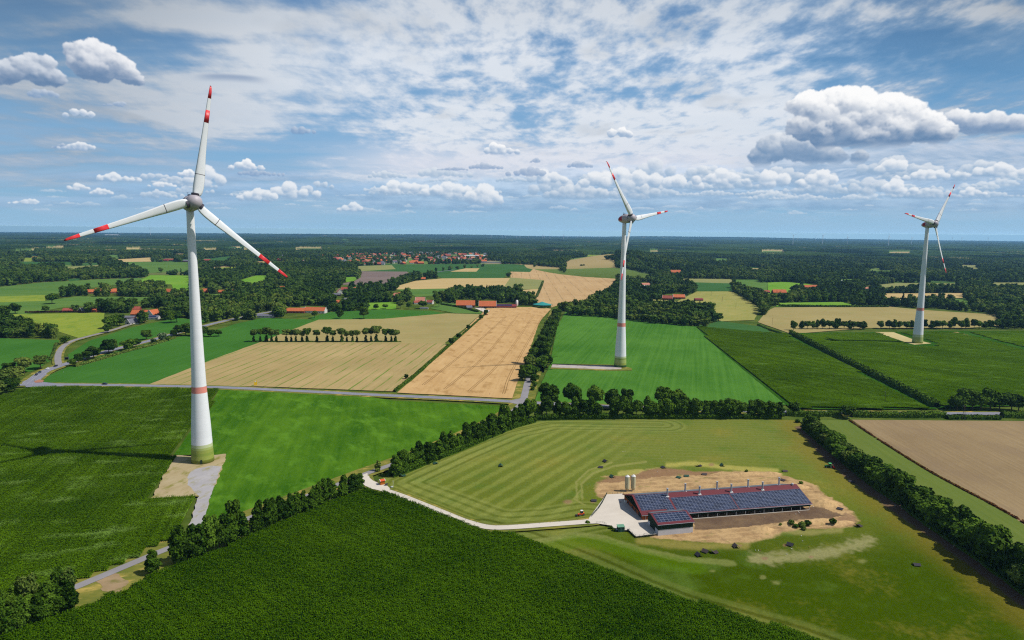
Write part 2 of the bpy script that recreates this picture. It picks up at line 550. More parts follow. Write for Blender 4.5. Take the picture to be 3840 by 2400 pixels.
def field_mat(name, c1, c2, ang=0.0, big=.012, streak=(.02, .5), fine=1.2, c3=None, c3amt=.5, lines=None, bump=.0, contrast=1.0):
    """two ground colours mottled in large patches, streaked along the rows, with fine grain.
    lines=(period, width share, colour, amount): drilled rows or wheel tracks"""
    m, nt, b = mat_base(name, .95, .0)
    v = world_vec(nt, ang)
    big_ = noise(nt, v, big, 5, .6)
    st = noise(nt, world_vec(nt, ang, streak[0], streak[1]), 1.0, 4, .6)
    fn = noise(nt, world_vec(nt, ang, fine * .35, fine), 1.0, 3, .7)
    s = N(nt, 'ShaderNodeMath', {0: remap(nt, big_, .3, .7, -.5, .5), 1: remap(nt, st, .3, .7, -.4, .4)}, operation='ADD').outputs[0]
    s = N(nt, 'ShaderNodeMath', {0: s, 1: remap(nt, fn, .25, .75, -.3, .3)}, operation='ADD').outputs[0]
    f = remap(nt, s, -.7 / contrast, .7 / contrast)
    col = nmix(nt, f, c1, c2)
    if c3:
        n3 = noise(nt, world_vec(nt, ang + .3, .5, 1.0), big * 3.1, 5, .65)
        col = nmix(nt, remap(nt, n3, .52, .66, 0, c3amt), col, c3)
    if lines:
        per, share, lc, amt = lines
        mp = world_vec(nt, ang)
        sp = N(nt, 'ShaderNodeSeparateXYZ', {0: mp})
        wob = N(nt, 'ShaderNodeMath', {0: remap(nt, noise(nt, world_vec(nt, ang, .01, .03), 1.0, 2), .3, .7, -1.0, 1.0), 1: sp.outputs[1]}, operation='ADD').outputs[0]
        md = N(nt, 'ShaderNodeMath', {0: N(nt, 'ShaderNodeMath', {0: wob, 1: per}, operation='DIVIDE').outputs[0], 1: 1.0}, operation='FLOORED_MODULO').outputs[0]
        ln = remap(nt, N(nt, 'ShaderNodeMath', {0: N(nt, 'ShaderNodeMath', {0: md, 1: .5}, operation='SUBTRACT').outputs[0]}, operation='ABSOLUTE').outputs[0], share * .5, share * 1.1, 1, 0)
        brk = remap(nt, noise(nt, world_vec(nt, ang, .02, .09), 1.0, 3), .38, .6)
        col = nmix(nt, N(nt, 'ShaderNodeMath', {0: N(nt, 'ShaderNodeMath', {0: ln, 1: brk}, operation='MULTIPLY').outputs[0], 1: amt}, operation='MULTIPLY').outputs[0], col, lc)
    nt.links.new(col, b.inputs['Base Color'])
    if bump:
        bp = N(nt, 'ShaderNodeBump', {'Height': fn, 'Strength': bump, 'Distance': .3})
        nt.links.new(bp.outputs[0], b.inputs['Normal'])
    return m


def plain(name, c, rough=.7, spec=.3, var=.12, scale=.6, metal=0.0):
    m, nt, b = mat_base(name, rough, spec)
    tcn = N(nt, 'ShaderNodeTexCoord')
    n1 = noise(nt, tcn.outputs['Object'], scale, 5, .6)
    col = nmix(nt, remap(nt, n1, .3, .7), tuple(v * (1 - var) for v in c), tuple(min(1, v * (1 + var)) for v in c))
    nt.links.new(col, b.inputs['Base Color'])
    b.inputs['Metallic'].default_value = metal
    return m


def vcol_mat(name, rough=.95, spec=.0, grain=1.4, amt=.25, bump=0.0):
    """base colour painted per vertex, with fine grain over it"""
    m, nt, b = mat_base(name, rough, spec)
    a = N(nt, 'ShaderNodeVertexColor', layer_name='tone')
    n1 = noise(nt, world_vec(nt, .4), grain, 5, .7)
    hs = N(nt, 'ShaderNodeHueSaturation', {'Color': a.outputs[0], 'Value': remap(nt, n1, .25, .75, 1 - amt, 1 + amt)})
    nt.links.new(hs.outputs[0], b.inputs['Base Color'])
    if bump:
        nt.links.new(N(nt, 'ShaderNodeBump', {'Height': n1, 'Strength': bump, 'Distance': .4}).outputs[0], b.inputs['Normal'])
    return m


# ================================================================== object helpers
def link(o):
    COL.objects.link(o)
    return o


def tag(o, label=None, cat=None, group=None, kind=None):
    if label: o['label'] = label
    if cat: o['category'] = cat
    if group: o['group'] = group
    if kind: o['kind'] = kind
    return o


def empty(name, loc, rz=0.0):
    o = bpy.data.objects.new(name, None)
    o.location = loc
    o.rotation_euler = (0, 0, rz)
    o.empty_display_size = .5
    return link(o)


def mesh_np(name, verts, faces, mats=None, parent=None, fmat=None, smooth=False, do_link=True):
    """verts (n,3); faces (m,3|4) array or list of lists"""
    me = bpy.data.meshes.new(name)
    verts = np.asarray(verts, np.float32)
    if isinstance(faces, np.ndarray):
        k = faces.shape[1]
        me.vertices.add(len(verts)); me.vertices.foreach_set('co', verts.ravel())
        me.loops.add(faces.size); me.loops.foreach_set('vertex_index', faces.astype(np.int32).ravel())
        me.polygons.add(len(faces))
        me.polygons.foreach_set('loop_start', np.arange(0, faces.size, k, dtype=np.int32))
        me.polygons.foreach_set('loop_total', np.full(len(faces), k, np.int32))
        me.update(calc_edges=True)
    else:
        me.from_pydata([tuple(v) for v in verts], [], [list(f) for f in faces])
        me.update()
    if mats is not None:
        for m in (mats if isinstance(mats, (list, tuple)) else [mats]):
            me.materials.append(m)
    if fmat is not None:
        me.polygons.foreach_set('material_index', np.asarray(fmat, np.int32))
    if smooth:
        me.polygons.foreach_set('use_smooth', np.ones(len(me.polygons), bool))
    me.validate()
    o = bpy.data.objects.new(name, me)
    if do_link:
        link(o)
    if parent:
        o.parent = parent
    return o


class MB:
    """collects shapes into one mesh"""
    def __init__(s):
        s.v = []; s.f = []; s.m = []

    def add(s, verts, faces, mi=0):
        n = len(s.v)
        s.v += [tuple(p) for p in verts]
        s.f += [tuple(i + n for i in f) for f in faces]
        s.m += [mi] * len(faces)

    def box(s, x0, x1, y0, y1, z0, z1, mi=0, rot=0, at=(0, 0)):
        c = [(x0, y0, z0), (x1, y0, z0), (x1, y1, z0), (x0, y1, z0), (x0, y0, z1), (x1, y0, z1), (x1, y1, z1), (x0, y1, z1)]
        if rot or at != (0, 0):
            c = [(at[0] + p[0] * cos(rot) - p[1] * sin(rot), at[1] + p[0] * sin(rot) + p[1] * cos(rot), p[2]) for p in c]
        s.add(c, [(0, 3, 2, 1), (4, 5, 6, 7), (0, 1, 5, 4), (1, 2, 6, 5), (2, 3, 7, 6), (3, 0, 4, 7)], mi)

    def tube(s, p, q, r0, r1=None, n=8, mi=0, cap=True):
        r1 = r0 if r1 is None else r1
        p = Vector(p); q = Vector(q)
        d = (q - p).normalized()
        a = d.orthogonal().normalized(); b = d.cross(a)
        vs = [p + (a * cos(2 * pi * i / n) + b * sin(2 * pi * i / n)) * r0 for i in range(n)]
        vs += [q + (a * cos(2 * pi * i / n) + b * sin(2 * pi * i / n)) * r1 for i in range(n)]
        fs = [(i, (i + 1) % n, n + (i + 1) % n, n + i) for i in range(n)]
        if cap:
            fs += [tuple(range(n))[::-1], tuple(range(n, 2 * n))]
        s.add(vs, fs, mi)

    def lathe(s, prof, n=24, at=(0, 0, 0), mi=None, close=True):
        """prof: list of (radius, z); mi: material per ring section"""
        vs = []
        for r, z in prof:
            vs += [(at[0] + r * cos(2 * pi * i / n), at[1] + r * sin(2 * pi * i / n), at[2] + z) for i in range(n)]
        b = len(s.v)
        s.v += vs
        for k in range(len(prof) - 1):
            for i in range(n):
                s.f.append((b + k * n + i, b + k * n + (i + 1) % n, b + (k + 1) * n + (i + 1) % n, b + (k + 1) * n + i))
                s.m.append(mi[k] if mi else 0)
        if close:
            s.f.append(tuple(b + i for i in range(n))[::-1]); s.m.append(mi[0] if mi else 0)
            s.f.append(tuple(b + (len(prof) - 1) * n + i for i in range(n))); s.m.append(mi[-1] if mi else 0)

    def build(s, name, mats, parent=None, smooth=False, do_link=True):
        me = bpy.data.meshes.new(name)
        me.from_pydata(s.v, [], s.f)
        for m in (mats if isinstance(mats, (list, tuple)) else [mats]):
            me.materials.append(m)
        me.polygons.foreach_set('material_index', np.array(s.m, np.int32))
        if smooth:
            me.polygons.foreach_set('use_smooth', np.ones(len(me.polygons), bool))
        me.update()
        o = bpy.data.objects.new(name, me)
        if do_link:
            link(o)
        if parent:
            o.parent = parent
        return o


def kids(o):
    return [c for c in bpy.data.objects if c.parent == o]


def copy_tree(root, parts, loc, rz=0.0, sc=None):
    """copy a thing with its parts and sub-parts; parts = [(child, [grandchildren])]"""
    r = root.copy(); link(r)
    r.location = loc; r.rotation_euler = (0, 0, rz)
    if sc: r.scale = sc
    for ch, gs in parts:
        c = ch.copy(); link(c); c.parent = r
        for g in gs:
            d = g.copy(); link(d); d.parent = c
    return r


# ================================================================== terrain
HILLS = [  # x, y, height, radius x, radius y, turn
    (470.0, 2950.0, 40.0, 210.0, 520.0, -.10),
    (-2250.0, 8500.0, 34.0, 620.0, 420.0, 0.0),
    (330.0, 2350.0, 4.0, 300.0, 350.0, 0.0),
]


def ground_z(x, y):
    x = np.asarray(x, float); y = np.asarray(y, float)
    z = np.zeros(np.broadcast(x, y).shape)
    for hx, hy, hh, rx, ry, t in HILLS[:2]:
        dx = (x - hx) * cos(t) + (y - hy) * sin(t); dy = -(x - hx) * sin(t) + (y - hy) * cos(t)
        z = z + hh * np.exp(-((dx / rx) ** 2 + (dy / ry) ** 2) ** 1.15)
    d = np.hypot(x, y)
    z = z - np.maximum(d - 4000.0, 0) ** 2 / 1.48e7
    return z


def base_ground():
    rad = np.concatenate([[0.001], np.geomspace(60, 3000, 70), np.geomspace(3100, 62000, 110)])
    n = 360
    th = np.arange(n) * 2 * pi / n
    R, T = np.meshgrid(rad, th, indexing='ij')
    X = R * np.sin(T); Y = R * np.cos(T)
    Z = ground_z(X, Y)
    v = np.stack([X, Y, Z], -1).reshape(-1, 3)
    i, j = np.meshgrid(np.arange(len(rad) - 1), np.arange(n), indexing='ij')
    j2 = (j + 1) % n
    f = np.stack([i * n + j, (i + 1) * n + j, (i + 1) * n + j2, i * n + j2], -1).reshape(-1, 4)[:, ::-1]
    m, nt, b = mat_base('countryside', .95, .0)
    near = nmix(nt, remap(nt, noise(nt, world_vec(nt, .3), .04, 6), .35, .65), alb(66, 88, 30), alb(98, 112, 46))
    vor = N(nt, 'ShaderNodeTexVoronoi', {'Vector': world_vec(nt, .5, .0018, .0028), 'Scale': 1.0})
    sp = N(nt, 'ShaderNodeSeparateColor', {0: vor.outputs['Color']})
    far = nmix(nt, remap(nt, sp.outputs[0], .55, .6), alb(70, 104, 52), alb(176, 156, 106))
    far = nmix(nt, remap(nt, sp.outputs[1], .6, .65), far, alb(110, 132, 66))
    g = N(nt, 'ShaderNodeNewGeometry')
    ln = N(nt, 'ShaderNodeVectorMath', {0: g.outputs['Position']}, operation='LENGTH')
    col = nmix(nt, remap(nt, ln.outputs['Value'], 1900, 2600), near, far)
    nt.links.new(col, b.inputs['Base Color'])
    o = mesh_np('ground', v, f, m, smooth=True)
    tag(o, kind='structure')
    return o


base_ground()

ZL = [0.05]


def next_z(step=0.012):
    ZL[0] += step
    return ZL[0]


def poly_sheet(name, pts, mat, z=None, wobble=0.0, rough=0.0):
    """pts in the reading grid -> a flat sheet on the ground"""
    z = next_z() if z is None else z
    w = [G(*p) for p in pts]
    if wobble:
        out = []
        for (ax, ay), (bx, by) in zip(w, w[1:] + w[:1]):
            L_ = hypot(bx - ax, by - ay); n = max(1, int(L_ / (1.6 if rough else 14)))
            for i in range(n):
                t = i / n
                x, y = ax + (bx - ax) * t, ay + (by - ay) * t
                k = 0 if i == 0 else wobble
                x1 = x + k * float(vnoise(x / 23., y / 23., 3)) + rough * float(fbm(x / 6.5, y / 6.5, 5, 3)); y1 = y + k * float(vnoise(x / 23., y / 23., 4)) + rough * float(fbm(x / 6.5, y / 6.5, 6, 3))
                out.append((x1, y1))
        w = out
    bm = bmesh.new()
    vs = [bm.verts.new((x, y, z)) for x, y in w]
    bm.faces.new(vs)
    bmesh.ops.triangulate(bm, faces=bm.faces[:])
    bmesh.ops.recalc_face_normals(bm, faces=bm.faces[:])
    if bm.faces and sum(f.normal.z * f.calc_area() for f in bm.faces) < 0:
        bmesh.ops.reverse_faces(bm, faces=bm.faces[:])
    me = bpy.data.meshes.new(name)
    bm.to_mesh(me); bm.free()
    me.materials.append(mat)
    o = link(bpy.data.objects.new(name, me))
    return tag(o, kind='structure')


def wang(a, b):
    """world angle of the line through two reading-grid points"""
    (x0, y0), (x1, y1) = G(*a), G(*b)
    return atan2(y1 - y0, x1 - x0)


def smooth_path(pts, step=6.0):
    """Catmull-Rom through world points"""
    P = [Vector((p[0], p[1])) for p in pts]
    P = [P[0] * 2 - P[1]] + P + [P[-1] * 2 - P[-2]]
    out = []
    for i in range(1, len(P) - 2):
        n = max(2, int((P[i + 1] - P[i]).length / step))
        for k in range(n):
            t = k / n
            out.append(0.5 * ((2 * P[i]) + (-P[i - 1] + P[i + 1]) * t + (2 * P[i - 1] - 5 * P[i] + 4 * P[i + 1] - P[i + 2]) * t * t
                              + (-P[i - 1] + 3 * P[i] - 3 * P[i + 1] + P[i + 2]) * t ** 3))
    out.append(P[-2])
    return [(p.x, p.y) for p in out]


def ribbon(name, path, w0, w1, mat, z, kind='structure', dash=None, parent=None):
    """strip between lateral offsets w0..w1 along a world path; dash=(on, off) in metres"""
    P = np.array(path, float)
    d = np.gradient(P, axis=0)
    d /= np.linalg.norm(d, axis=1)[:, None] + 1e-9
    nrm = np.stack([-d[:, 1], d[:, 0]], -1)
    A = P + nrm * w0; B = P + nrm * w1
    v = np.concatenate([np.c_[A, np.full(len(A), z)], np.c_[B, np.full(len(B), z)]])
    n = len(P)
    s = np.concatenate([[0], np.cumsum(np.linalg.norm(np.diff(P, axis=0), axis=1))])
    idx = np.arange(n - 1)
    if dash:
        idx = idx[(s[:-1] % (dash[0] + dash[1])) < dash[0]]
    f = np.stack([idx, idx + 1, idx + 1 + n, idx + n], -1)
    f = f[:, ::-1] if w1 < w0 else f
    o = mesh_np(name, v, f[:, ::1], mat, parent)
    if kind and not parent:
        tag(o, kind=kind)
    return o


# ------------------------------------------------------------------ field colours
GREEN_A = field_mat('meadow_green', alb(62, 110, 34), alb(88, 134, 50), wang((1400, 900), (1500, 760)), .010, (.005, .30), .9, alb(92, 140, 52), .35, contrast=1.35)
GREEN_C = field_mat('lucerne_green', alb(54, 96, 18), alb(84, 124, 28), wang((700, 1150), (770, 950)), .022, (.012, .16), .8, alb(98, 142, 40), .75, contrast=1.3)
GREEN_L = field_mat('beet_green', alb(56, 104, 36), alb(74, 122, 46), wang((160, 868), (600, 752)), .012, (.01, .4), .8)
GREEN_F = field_mat('far_green', alb(78, 116, 54), alb(108, 136, 62), .2, .006, (.004, .05), .2)
GREEN_D = field_mat('far_crop_green', alb(56, 96, 48), alb(74, 112, 56), .3, .006, (.004, .05), .2)
YGREEN = field_mat('hay_green', alb(122, 144, 52), alb(150, 160, 62), wang((60, 790), (245, 745)), .02, (.02, .16), .3, alb(96, 132, 50), .5)
BGREEN = field_mat('bright_grass', alb(98, 150, 40), alb(128, 164, 58), .1, .01, (.01, .1), .3)
OLIVE = field_mat('olive_crop', alb(132, 138, 84), alb(152, 150, 92), .3, .008, (.01, .08), .2)
TAN = field_mat('wheat', alb(192, 154, 102), alb(212, 176, 122), wang((940, 925), (1160, 735)), .03, (.01, .35), .8, alb(150, 112, 62), .55)
TANF = field_mat('far_wheat', alb(184, 150, 104), alb(204, 172, 124), wang((1500, 705), (1420, 660)), .01, (.005, .12), .2, lines=(26.0, .05, alb(140, 120, 84), .8))
TANF2 = field_mat('far_stubble', alb(186, 160, 106), alb(204, 178, 124), .15, .006, (.005, .1), .2)
STUB = field_mat('stubble', alb(160, 140, 92), alb(188, 164, 114), wang((605, 898), (760, 829)), .012, (.006, .5), .9, alb(160, 150, 96), .5,
                 lines=(10.5, .085, alb(100, 132, 44), .9))
STUB2 = field_mat('stubble_olive', alb(154, 140, 88), alb(174, 158, 104), .05, .012, (.006, .35), .7, alb(150, 150, 92), .4)
PLOUGH = field_mat('ploughed_soil', alb(120, 104, 98), alb(138, 122, 112), .5, .01, (.01, .2), .5)
PLOUGH_R = field_mat('tilled_soil', alb(136, 116, 86), alb(162, 140, 104), wang((2100, 1010), (2419, 1190)), .014, (.008, .55), .8, alb(136, 116, 92), .4, bump=.2)
SUNL = field_mat('dry_meadow', alb(146, 146, 76), alb(168, 160, 92), .9, .015, (.02, .1), .3, alb(132, 146, 70), .5)
MAIZE_BASE = field_mat('maize_ground', alb(26, 52, 14, .8), alb(34, 64, 16, .8), .5, .02, (.03, .7), 1.0)
MAIZE_FAR = field_mat('maize_canopy', alb(38, 78, 14), alb(58, 98, 22), wang((1700, 800), (1640, 770)), .01, (.01, .35), .8, alb(76, 112, 40), .4)
VERGE = field_mat('verge_grass', alb(86, 104, 42), alb(138, 132, 62), .1, .05, (.05, .3), .7, alb(196, 168, 92), .8)
TURF = field_mat('short_turf', alb(96, 114, 50), alb(112, 126, 58), wang((1980, 1010), (2400, 1290)), .012, (.01, .3), .8)

# distant and middle fields: (name, material, outline)
FIELDS = [
    ('meadow', GREEN_F, [(256, 602), (280, 602), (282, 609), (258, 609)]),
    ('meadow', YGREEN, [(54, 609), (80, 610), (82, 616), (56, 616)]),
    ('stubble_field', TANF2, [(200, 601), (222, 602), (222, 606), (198, 606)]),
    ('meadow', GREEN_F, [(1688, 610), (1720, 611), (1722, 619), (1690, 618)]),
    ('meadow', OLIVE, [(2270, 626), (2310, 627), (2306, 634), (2268, 633)]),
    ('meadow', GREEN_F, [(1958, 600), (1984, 600), (1984, 606), (1956, 606)]),
    ('stubble_field', TANF2, [(604, 618), (640, 617), (644, 622), (604, 624)]),
    ('meadow', YGREEN, [(520, 632), (566, 630), (570, 637), (522, 639)]),
    ('meadow', GREEN_F, [(2050, 640), (2110, 639), (2114, 645), (2048, 646)]),
    ('stubble_field', TANF2, [(1760, 634), (1806, 634), (1808, 639), (1758, 640)]),
    # left side
    ('meadow', GREEN_F, [(-60, 690), (0, 678), (90, 668), (230, 660), (350, 656), (330, 667), (240, 676), (150, 688), (125, 697), (0, 702), (-60, 704)]),
    ('meadow', YGREEN, [(-60, 702), (107, 697), (107, 711), (-60, 717)]),
    ('meadow', GREEN_F, [(-60, 716), (110, 711), (185, 700), (320, 702), (400, 700), (400, 706), (250, 718), (150, 726), (60, 742), (-60, 744)]),
    ('meadow', BGREEN, [(325, 666), (355, 650), (450, 651), (452, 694), (412, 690), (405, 672)]),
    ('meadow', GREEN_F, [(275, 618), (335, 619), (450, 620), (450, 641), (350, 645), (322, 631)]),
    ('stubble_field', TANF2, [(260, 614), (360, 608), (358, 618), (280, 619)]),
    ('stubble_field', OLIVE, [(147, 631), (237, 626), (238, 634), (160, 640)]),
    ('meadow', GREEN_D, [(35, 619), (170, 619), (170, 624), (55, 627)]),
    ('meadow', GREEN_D, [(157, 659), (222, 657), (165, 665)]),
    ('meadow', BGREEN, [(470, 671), (560, 664), (605, 651), (635, 651), (633, 663), (600, 673), (560, 669), (490, 676)]),
    ('meadow', GREEN_F, [(473, 695), (556, 694), (516, 705), (473, 708)]),
    ('meadow', GREEN_D, [(515, 609), (552, 605), (535, 620), (472, 621), (474, 614)]),
    ('meadow', YGREEN, [(15, 743), (247, 739), (243, 764), (262, 779), (190, 800), (125, 780), (30, 757)]),
    ('meadow', GREEN_L, [(-80, 797), (140, 804), (125, 850), (75, 878), (-80, 900)]),
    ('meadow', GREEN_L, [(160, 838), (210, 806), (300, 777), (345, 766), (420, 752), (460, 755), (500, 757), (420, 782), (300, 817), (200, 845), (165, 856)]),
    # between the town and the farms
    ('meadow', GREEN_D, [(838, 629), (930, 625), (1060, 624), (1209, 624), (1265, 627), (1252, 643), (1205, 642), (1190, 657), (1045, 658), (1025, 646), (962, 642), (848, 641)]),
    ('meadow', OLIVE, [(840, 629), (925, 626), (935, 636), (850, 641)]),
    ('stubble_field', TANF2, [(1063, 642), (1125, 642), (1133, 634), (1100, 634)]),
    ('ploughed_field', PLOUGH, [(851, 641), (962, 642), (968, 650), (930, 668), (915, 672), (795, 673), (838, 664), (853, 655)]),
    ('meadow', BGREEN, [(818, 655), (852, 654), (836, 664), (808, 668)]),
    ('wheat_field', TANF2, [(918, 682), (980, 664), (1045, 658), (1207, 657), (1189, 683), (940, 684)]),
    ('stubble_field', OLIVE, [(1187, 683), (1206, 656), (1285, 661), (1270, 684), (1209, 684)]),
    ('wheat_field', TANF, [(1206, 656), (1206, 642), (1252, 643), (1266, 629), (1320, 634), (1335, 648), (1458, 655), (1454, 676), (1398, 706), (1380, 716), (1330, 718), (1300, 728), (1262, 727), (1264, 704), (1285, 662)]),
    ('wheat_field', TANF2, [(1209, 687), (1272, 683), (1262, 706), (1235, 692)]),
    ('meadow', GREEN_F, [(1335, 626), (1384, 614), (1456, 621), (1454, 629), (1404, 629), (1401, 635), (1500, 644), (1546, 652), (1546, 657), (1458, 656), (1335, 648)]),
    ('meadow', BGREEN, [(1345, 622), (1384, 614), (1456, 621), (1452, 628), (1400, 627)]),
    ('stubble_field', TANF2, [(1388, 604), (1421, 604), (1456, 614), (1455, 621), (1382, 614)]),
    ('meadow', YGREEN, [(1374, 596), (1422, 597), (1422, 605), (1388, 605)]),
    ('meadow', GREEN_F, [(938, 684), (1060, 682), (1064, 691), (1048, 697), (985, 702)]),
    ('meadow', BGREEN, [(866, 716), (936, 714), (936, 731), (868, 732)]),
    ('meadow', GREEN_F, [(1040, 714), (1090, 720), (1145, 742), (1078, 741), (1015, 729)]),
    ('meadow', GREEN_L, [(727, 752), (780, 738), (900, 732), (1020, 735), (1055, 742), (905, 755), (750, 757)]),
    ('meadow', GREEN_L, [(95, 904), (110, 890), (160, 868), (300, 820), (457, 790), (520, 778), (560, 765), (620, 752), (753, 756), (700, 776), (605, 813), (500, 851), (352, 909), (180, 909)]),
    ('stubble_field', STUB, [(352, 909), (500, 851), (605, 813), (1050, 811), (1056, 815), (930, 926), (605, 914), (495, 913)]),
    ('stubble_field', STUB2, [(605, 813), (700, 776), (753, 756), (905, 754), (1055, 741), (1135, 743), (1100, 775), (1050, 812)]),
    ('wheat_field', TAN, [(938, 929), (1000, 877), (1060, 818), (1152, 727), (1262, 726), (1302, 730), (1275, 760), (1250, 830), (1232, 880), (1222, 930), (1214, 943)]),
    # right side
    ('meadow', OLIVE, [(1588, 658), (1732, 660), (1733, 670), (1622, 668)]),
    ('meadow', GREEN_D, [(1628, 667), (1731, 670), (1731, 690), (1648, 690), (1645, 679)]),
    ('meadow', GREEN_F, [(1733, 661), (1796, 661), (1796, 674), (1734, 673)]),
    ('meadow', GREEN_F, [(1734, 673), (1814, 667), (1812, 690), (1770, 682)]),
    ('dry_meadow', SUNL, [(1647, 689), (1727, 689), (1762, 706), (1795, 729), (1782, 757), (1700, 760), (1690, 735), (1680, 722), (1565, 718), (1515, 712), (1525, 706), (1600, 712)]),
    ('meadow', GREEN_D, [(1672, 767), (1700, 759), (1808, 774), (1820, 787), (1640, 771)]),
    ('meadow', GREEN_A, [(1336, 738), (1455, 750), (1644, 771), (1700, 826), (1868, 958), (1262, 957), (1266, 940), (1285, 895), (1300, 862), (1305, 830), (1317, 770)]),
    ('stubble_field', STUB2, [(1790, 762), (1812, 735), (1830, 727), (2100, 725), (2180, 733), (2352, 744), (2366, 770), (2280, 776), (2050, 776), (1870, 790)]),
    ('meadow', BGREEN, [(1834, 716), (1990, 714), (2030, 722), (1834, 725)]),
    ('meadow', BGREEN, [(1814, 668), (1850, 666), (1918, 672), (1872, 682), (1868, 700), (1814, 700)]),
    ('meadow', OLIVE, [(2048, 676), (2117, 669), (2262, 670), (2258, 678), (2157, 678), (2087, 684)]),
    ('meadow', OLIVE, [(2338, 668), (2480, 668), (2480, 678), (2345, 678)]),
    ('wheat_field', TANF2, [(2083, 694), (2279, 693), (2277, 704), (2190, 707), (2105, 710), (2087, 703)]),
    ('meadow', GREEN_F, [(2208, 708), (2284, 708), (2297, 718), (2338, 731), (2285, 723)]),
    ('meadow', GREEN_F, [(1985, 660), (2035, 660), (2037, 668), (1990, 667)]),
    ('meadow', OLIVE, [(2232, 634), (2316, 634), (2312, 641)]),
    ('meadow', OLIVE, [(2342, 656), (2480, 655), (2480, 661)]),
    ('meadow', GREEN_D, [(1967, 617), (1993, 617), (1991, 624)]),
    ('meadow', GREEN_F, [(1685, 598), (1729, 598), (1726, 608)]),
    ('maize_field', MAIZE_FAR, [(1642, 771), (1820, 787), (1858, 788), (1900, 805), (2216, 968), (1870, 969), (1700, 828)]),
    ('maize_field', MAIZE_FAR, [(1875, 788), (2060, 786), (2200, 783), (2300, 783), (2500, 783), (2500, 958), (2216, 966), (1900, 803)]),
    ('tilled_field', PLOUGH_R, [(2012, 994), (2600, 999), (2640, 1400), (2350, 1196), (2200, 1116), (2080, 1042)]),
    ('meadow', TURF, [(1885, 996), (2012, 995), (2080, 1042), (2200, 1116), (2350, 1196), (2640, 1400), (2640, 1560), (2419, 1380), (2300, 1295), (2100, 1150), (1905, 1010)]),
    ('meadow', GREEN_C, [(518, 921), (600, 922), (700, 931), (800, 937), (880, 941), (930, 949), (1197, 962), (1170, 987), (1090, 1034), (1000, 1074), (900, 1112), (845, 1136), (700, 1192), (560, 1248), (475, 1275), (440, 1275), (498, 1170), (535, 1078), (410, 1078), (455, 1015), (495, 960)]),
]
for nm, m_, pts_ in FIELDS:
    poly_sheet(nm, pts_, m_, wobble=0.8)

# verges along the main roads
ROAD_A = smooth_path([G(*p) for p in [(-140, 925), (0, 915), (75, 911), (245, 912), (500, 917), (700, 926), (900, 936), (1100, 945), (1240, 953), (1400, 961), (1600, 969), (1860, 976), (2100, 979), (2260, 980), (2560, 979)]], 3.0)
ROAD_B = smooth_path([G(*p) for p in [(62, 912), (78, 899), (105, 880), (140, 867), (165, 859), (220, 841), (275, 826), (345, 809), (420, 788), (512, 764), (571, 751), (640, 738), (720, 728)]], 3.0)
ROAD_C = smooth_path([G(*p) for p in [(140, 866), (137, 852), (139, 836), (150, 820), (172, 807), (210, 796), (260, 783), (310, 767), (345, 758)]], 3.0)
LANE = smooth_path([G(*p) for p in [(1236, 954), (1222, 966), (1190, 988), (1150, 1008), (1095, 1034), (1000, 1074), (910, 1107), (870, 1121), (845, 1131), (760, 1163), (650, 1205), (560, 1240), (480, 1270), (390, 1304), (335, 1327), (186, 1390), (100, 1424), (-80, 1498)]], 3.0)
ROAD_N = smooth_path([G(*p) for p in [(1236, 950), (1242, 925), (1247, 905), (1262, 868), (1280, 828), (1296, 785), (1308, 748), (1312, 735)]], 3.0)
ROAD_T = smooth_path([G(*p) for p in [(905, 684), (925, 675), (955, 661), (972, 654), (1000, 648), (1040, 642), (1075, 638)]], 5.0)
asphalt = plain('asphalt', alb(138, 138, 150), .85, .15, .08, .15)
asphalt_l = plain('lane_asphalt', alb(146, 142, 142), .9, .1, .1, .12)
paint = plain('road_paint', alb(196, 196, 198), .7, .2, .08, .8)
concrete = field_mat('concrete_paving', alb(206, 196, 180), alb(220, 210, 194), .4, .05, (.1, .3), 1.5)
gravel = field_mat('gravel_and_grass', alb(176, 166, 158), alb(196, 186, 178), 1.2, .06, (.08, .2), 1.6, alb(150, 140, 84), .35)
vz = next_z()
ribbon('road_verge', ROAD_A, -7.5, 7.0, VERGE, vz)
ribbon('road_verge', ROAD_B, -8.5, 8.5, VERGE, vz + .012)
ribbon('road_verge', ROAD_C, -5.0, 5.0, VERGE, vz + .024)
ribbon('lane_verge', LANE, -9.0, 5.0, VERGE, vz + .036)
ribbon('road_verge', ROAD_N, -9.0, 9.0, VERGE, vz + .048)
RZ = vz + .10
ribbon('main_road', ROAD_A, -3.6, 3.6, asphalt, RZ)
ribbon('main_road', ROAD_B, -4.4, 4.4, asphalt, RZ + .012)
poly_sheet('road_junction', [(62, 917), (52, 905), (80, 893), (100, 884), (112, 886), (97, 898), (100, 905), (150, 910), (150, 915)], asphalt, RZ + .024)
ribbon('side_road', ROAD_C, -2.9, 2.9, asphalt_l, RZ + .036)
ribbon('farm_lane', LANE, -2.1, 2.1, asphalt_l, RZ + .048)
ribbon('side_road', ROAD_N, -2.9, 2.9, asphalt_l, RZ + .06)
ribbon('country_road', ROAD_T, -3.2, 3.2, asphalt, RZ)
poly_sheet('road_junction', [(1205, 949), (1228, 944), (1238, 928), (1245, 930), (1246, 946), (1266, 953), (1258, 960), (1240, 963), (1218, 972), (1212, 968), (1222, 958), (1204, 954)], asphalt_l, RZ + .075)
MZ = RZ + .10
for nm, P_, w_ in (('road_marking', ROAD_A, 3.35), ('road_marking', ROAD_B, 4.1)):
    ribbon(nm, P_, -w_ - .09, -w_ + .09, paint, MZ)
    ribbon(nm, P_, w_ - .09, w_ + .09, paint, MZ)
fine_A = smooth_path(ROAD_A[::3], 1.0)
ribbon('road_marking', fine_A, -.09, .09, paint, MZ, dash=(6, 6))
ribbon('road_marking', ROAD_B, -.10, .10, paint, MZ)
